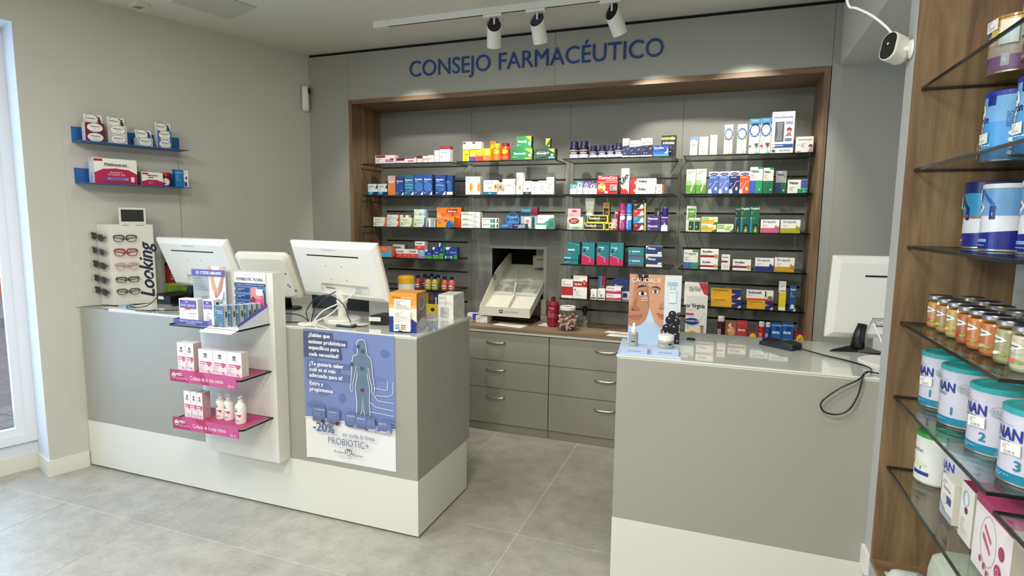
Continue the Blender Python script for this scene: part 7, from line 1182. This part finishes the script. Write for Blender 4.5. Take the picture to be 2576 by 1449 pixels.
for y, l in ((2.13, 'farther from the viewer'), (1.92, 'nearer the viewer')): tin(.770, y, RZ[1], .068, .20, '#4f9ad6', '#1f2f9c', alm, 'Sky blue milk powder tin with navy lid, %s' % l, 'sky blue tins on the second shelf of the right unit', a0=-2.82, tagp=(.44, .34, .04, .03))
tin(.785, 2.20, RZ[0], .066, .165, '#c9a84c', '#9a6a30', [R(0, 0, 1, .3, '#8a5a8c'), R(0, .3, 1, .48, '#c4b08c'), E(.32, .72, .1, .13, '#1f2f86'), T('Blemil', .32, .68, .08, '#e9e4f0', .18), R(.62, .1, .72, .34, '#c9c4cc'), fine(.45, .7, .5, .85, 8, '#f0dc8c'), R(.6, .5, .8, .95, '#dcd8c4'), E(.36, .25, .08, .06, '#3a5a7a')], 'Gold and purple milk powder tin on the highest shelf', 'gold tins on the highest shelf of the right unit', a0=-2.82, tagp=(.45, .86, .05, .032), lidh=.01)
tin(.80, 2.01, RZ[0], .066, .165, '#b9985c', '#9a6a30', [R(0, 0, 1, .3, '#b08a58'), E(.32, .72, .12, .14, '#1f2f86'), T('Blemil', .32, .68, .08, '#e9e4f0', .2), T('1', .62, .12, .14, '#2a2018', .1), fine(.3, .55, .08, .25, 4, '#8a4a34'), R(.0, .42, 1, .6, '#c9c4b0'), E(.5, .5, .12, .1, '#5a7a8a')], 'Gold and brown milk powder tin, nearer one on the highest shelf', 'gold tins on the highest shelf of the right unit', a0=-2.82, tagp=(.45, .88, .05, .032), lidh=.01)
# navy and white tins on shelf three
nut = [R(0, 0, 1, .22, '#17207c'), PG([(0, .22), (1, .22), (1, .34), (.6, .26), (.2, .24), (0, .26)], '#17207c'), R(0, .55, 1, 1, '#2a8ab8'), R(0, .53, 1, .58, '#8a6a44'), PG([(.1, .5), (.1, .78), (.3, .76), (.38, .7), (.3, .6), (.18, .5)], '#ecebe8'), TB('Nutribén', .1, .65, .075, '#2a2a30', .24, 'l'), PG([(.28, .94), (.34, .94), (.5, .72), (.5, .5), (.44, .5), (.44, .7)], '#14206a'), T('1', .47, .55, .05, '#e8ecf6', .05), R(.2, .1, .42, .14, '#c9a88c'), fine(.2, .45, .04, .07, 1, '#a8b4dc')]
tin(.785, 2.225, RZ[2], .078, .205, '#d3d6da', '#141a5c', nut, 'Navy topped oblong infant milk tin on the third shelf', 'infant milk tins on the third shelf of the right unit', a0=-2.82, lidh=.035, tagp=(.22, .68, .035, .035))
nut2 = [R(0, 0, 1, .25, '#17207c'), PG([(0, .25), (1, .25), (1, .33), (.5, .28), (.2, .26)], '#17207c'), R(0, .56, 1, 1, '#6a9ac8'), PG([(.1, .5), (.1, .82), (.35, .78), (.45, .7), (.35, .58), (.22, .5)], '#ecebe8'), TB('Nutribén', .12, .67, .08, '#2a2a30', .26, 'l'), T('Natal', .14, .6, .05, '#4a5a7a', .14, 'l'), PG([(.35, .98), (.42, .98), (.62, .75), (.58, .72)], '#2a5ab0'), R(.55, .5, .63, .72, '#14206a'), T('1', .59, .56, .05, '#e8ecf6', .05), R(.3, .12, .55, .17, '#7aa4d8'), T('0-6', .18, .42, .05, '#3a3a40', .1, 'l'), fine(.3, .6, .05, .08, 1, '#a8b4dc')]
tin(.752, 2.04, RZ[2], .062, .188, '#d9dade', '#d3d4d4', nut2, 'White lidded infant milk tin on the third shelf, middle one', 'infant milk tins on the third shelf of the right unit', a0=-2.82, tagp=(.3, .83, .035, .03))
tin(.775, 1.86, RZ[2], .062, .188, '#d9dade', '#d3d4d4', nut2, 'White lidded infant milk tin on the third shelf, nearest one', 'infant milk tins on the third shelf of the right unit', a0=-2.82)
# baby food jars on shelf four
jg = 'baby food jars on the fourth shelf of the right unit'
jl = thin_glass('jar_glass', (.95, .95, .93))
JC = {'peach': '#c98f4a', 'tan': '#b98a5c', 'straw': '#caa45c', 'rust': '#b8642e', 'orange': '#cf7f30', 'amber': '#c4742e', 'olive': '#a8a070', 'cream': '#cfc4a8'}
def jar(x, y, c, bc, fr, label, num='#c8402c'):
    art = [PG([(.36, .9), (.36, .58), (.42, .6), (.54, .72), (.5, .8)], '#efede8'), LN([(.36, .58), (.44, .62), (.545, .72)], .015, bc), TB('Nutribén', .365, .72, .06, '#2a2a34', .15, 'l'), T('Eco', .37, .66, .04, '#55555a', .06, 'l'), E(.6, .84, .025, .045, num), T('6', .6, .815, .05, '#f3e8e0', .03), fine(.38, .52, .44, .52, 2, '#9a94a8'), E(.44, .28, .06, .06, fr), E(.5, .25, .045, .05, '#7fa04a' if fr != '#7fa04a' else '#d9b84a'), E(.41, .24, .03, .04, fr)]
    t = lathe_thing('baby_food_jar', (x, y, RZ[3]+.0006), label, 'jar', jg,
        [('contents', [(.001, .003), (.026, .003), (.0305, .010), (.0308, .078), (.0285, .084), (.001, .084)], JC[c], PLAST, (.0312, .008, .07, art, math.pi*2, -2.4)),
         ('glass', [(.001, .0), (.026, .0), (.0325, .006), (.0335, .02), (.0335, .08), (.030, .090), (.028, .096)], (1, 1, 1), jl, None),
         ('lid', [(.0305, .094), (.032, .095), (.032, .104), (.030, .1065), (.026, .1055), (.001, .1055)], [C('#b9b6ae')]*2+[C('#8f8c94')]+[C('#262256')]*2, METAL, None)], n=26)
    return t
ords = ('first', 'second', 'third', 'fourth', 'fifth', 'sixth', 'seventh', 'eighth')
fr_ = [('peach', '#d8652c', '#c0342c'), ('tan', '#d8652c', '#d9b84a'), ('straw', '#d8652c', '#e0c040'), ('rust', '#c8302c', '#c0342c'), ('orange', '#c8302c', '#d85a34'), ('amber', '#5a86b8', '#d3a49c'), ('olive', '#5a86b8', '#e6dfd0'), ('cream', '#c8302c', '#d8644c')]
for i, (c, bc, f) in enumerate(fr_):
    jar(.660, 2.21-.086*i+(0 if i < 4 else .010), c, bc, f, 'Baby food jar in the front row, %s from the oak lining' % ords[i], '#c8402c' if bc != '#5a86b8' else '#4a6a9c')
for i, c in enumerate(('amber', 'straw', 'peach', 'tan', 'cream')): jar(.745+.004*(i % 2), 2.20-.1*i, c, '#d8652c', '#d9b84a', 'Baby food jar in the second row, %s from the oak lining' % ords[i])
# packs of wipes on the bottom board
t = thing('wipes_pack', (.72, 1.92, .391), 'pale green marbled wipes pack standing under the lowest shelf', 'pack')
b = MB(); rgs = []
for z, s in ((0, .9), (.02, 1), (.16, 1), (.20, .93), (.225, .7)):
    rgs.append([(p[0]*s, p[2]*s, z) for p in rrect(0, 0, .17, .24, .04, 6)[:-1]])
m = len(rgs[0])
for q in range(4): b.add(rgs[q]+rgs[q+1], [(i, (i+1) % m, m+(i+1) % m, m+i) for i in range(m)], '#b9bfb0', True)
b.add(rgs[4], [tuple(range(m))], '#b4bba9'); b.art(flat([T('Chelino', .15, .5, .16, '#3f6ea0', .5, 'l', -20), LN([(.5, .95), (.7, .75), (.9, .85), (.8, .6)], .03, '#6a7a5c'), LN([(.55, .6), (.75, .5), (.85, .3)], .04, '#7a8a6c'), E(.7, .85, .12, .08, '#8f9a84'), LN([(.2, .25), (.5, .35), (.7, .15)], .02, '#8f9a84')]), lambda u, v, L: (-.086-L, (.5-u)*.2, .02+v*.14), .2, .14); o = b.obj('pouch', mat('marbled_foil', '#bcc2b3', .35, noise=.15, nscale=18) if False else INK); o.parent = t
t = thing('wipes_pack', (.64, 2.14, .391), 'flat pale wipes pack with pink and blue print on the bottom board', 'pack')
b = MB(); w2, d2 = .12, .17; g = 8; vs = [((i/g-.5)*w2, (j/g-.5)*d2, .035*(1-(2*i/g-1)**6)*(1-(2*j/g-1)**6)+.004) for j in range(g+1) for i in range(g+1)]
b.add(vs, [(j*(g+1)+i, j*(g+1)+i+1, (j+1)*(g+1)+i+1, (j+1)*(g+1)+i) for j in range(g) for i in range(g)], '#cdd3cb', True); b.add([(-w2/2, -d2/2, 0), (w2/2, -d2/2, 0), (w2/2, d2/2, 0), (-w2/2, d2/2, 0)], [(3, 2, 1, 0)], '#cdd3cb')
b.add([(-w2/2, -d2/2, 0), (w2/2, -d2/2, 0), (w2/2, -d2/2, .004), (-w2/2, -d2/2, .004)], [(0, 1, 2, 3)], '#cdd3cb')
b.art(flat([T('TOALLITAS', .25, .1, .12, '#c0345c', .5, 'l', 70), E(.5, .5, .22, .2, '#e6e9e2'), OO(.5, .5, .22, .2, .08, '#a8b4ac'), T('chelino', .62, .3, .14, '#2f6ea0', .5, 'l', 70), fine(.45, .56, .4, .6, 5, '#3a4a5a')]), lambda u, v, L: ((u-.5)*w2*.8, (v-.5)*d2*.8, .0385+L), w2, d2); o = b.obj('pouch', INK); o.parent = t
# track and spotlights
tr = thing('track_rail', (-1.4, 3.49, ZC), 'white ceiling track rail carrying three spotlights above the sign', 'track light')
bx('rail', (-2.25, 3.475, ZC-.038), (.55, 3.510, ZC), M_mon, tr); bx('groove', (-2.28, 3.486, ZC-.0385), (.53, 3.498, ZC-.0375), M_dark, tr)
bx('end_feed', (-2.28, 3.472, ZC-.040), (-2.17, 3.513, ZC), M_mon, tr)
SP = [(-1.415, (-1.62, 4.0, 1.9), 'left'), (-1.135, (-1.05, 4.15, 1.4), 'middle'), (-.682, (-.35, 4.1, 1.9), 'right')]
for x, aim, nm in SP:
    t = thing('spotlight', (x, 3.49, ZC-.04), 'white cylindrical track spotlight, %s of the three on the rail' % nm, 'spotlight', 'white spotlights on the ceiling track')
    bx('adapter', (x-.07, 3.478, ZC-.056), (x+.05, 3.507, ZC-.039), M_mon, t)
    MB().tube([(x, 3.49, ZC-.055), (x, 3.49, ZC-.10)], .006, n=8).obj('stem', M_mon, t)
    top = Vector((x, 3.49, ZC-.10)); d = (Vector(aim)-top).normalized(); q = d.to_track_quat('-Z', 'Y').to_matrix().to_4x4()
    M = Matrix.Translation(top) @ q
    b = MB(); n = 24
    # slanted back end, open front
    vt, vb, vi = [], [], []
    for i in range(n):
        a = 2*math.pi*i/n; c, s = math.cos(a)*.045, math.sin(a)*.045
        vt.append((c, s, .005+.045*math.sin(a)*.8)); vb.append((c, s, -.135)); vi.append((c*.86, s*.86, -.135))
    b.add(vt+vb, [(i, (i+1) % n, n+(i+1) % n, n+i) for i in range(n)], (1, 1, 1), True); b.add(vb+vi, [(i, (i+1) % n, n+(i+1) % n, n+i) for i in range(n)], (1, 1, 1))
    b.xf(M); b.obj('housing', M_mon, t)
    b = MB()
    for i in range(7):
        yy = -.036+i*.012; hw = math.sqrt(max(.001, .044**2-yy**2)); b.box((-hw*.85, yy*.85-.002, -.012+yy*.7), (hw*.85, yy*.85+.002, .002+yy*.7))
    b.xf(M); b.obj('cooling_fin', M_black, t)
    b = MB(); b.lathe([(.038, -.12), (.030, -.08), (.001, -.075)], n=20); b.xf(M); b.obj('reflector', M_black, t)
    o = spot('spot_beam', top+d*.16, aim, 48, 74, .45)
spot('spot_beam', (.10, 3.49, 2.74), (.05, 4.2, 1.7), 44, 74, .45)
spot('spot_beam', (-2.1, 3.49, 2.74), (-2.35, 4.2, 1.7), 34, 74, .45)
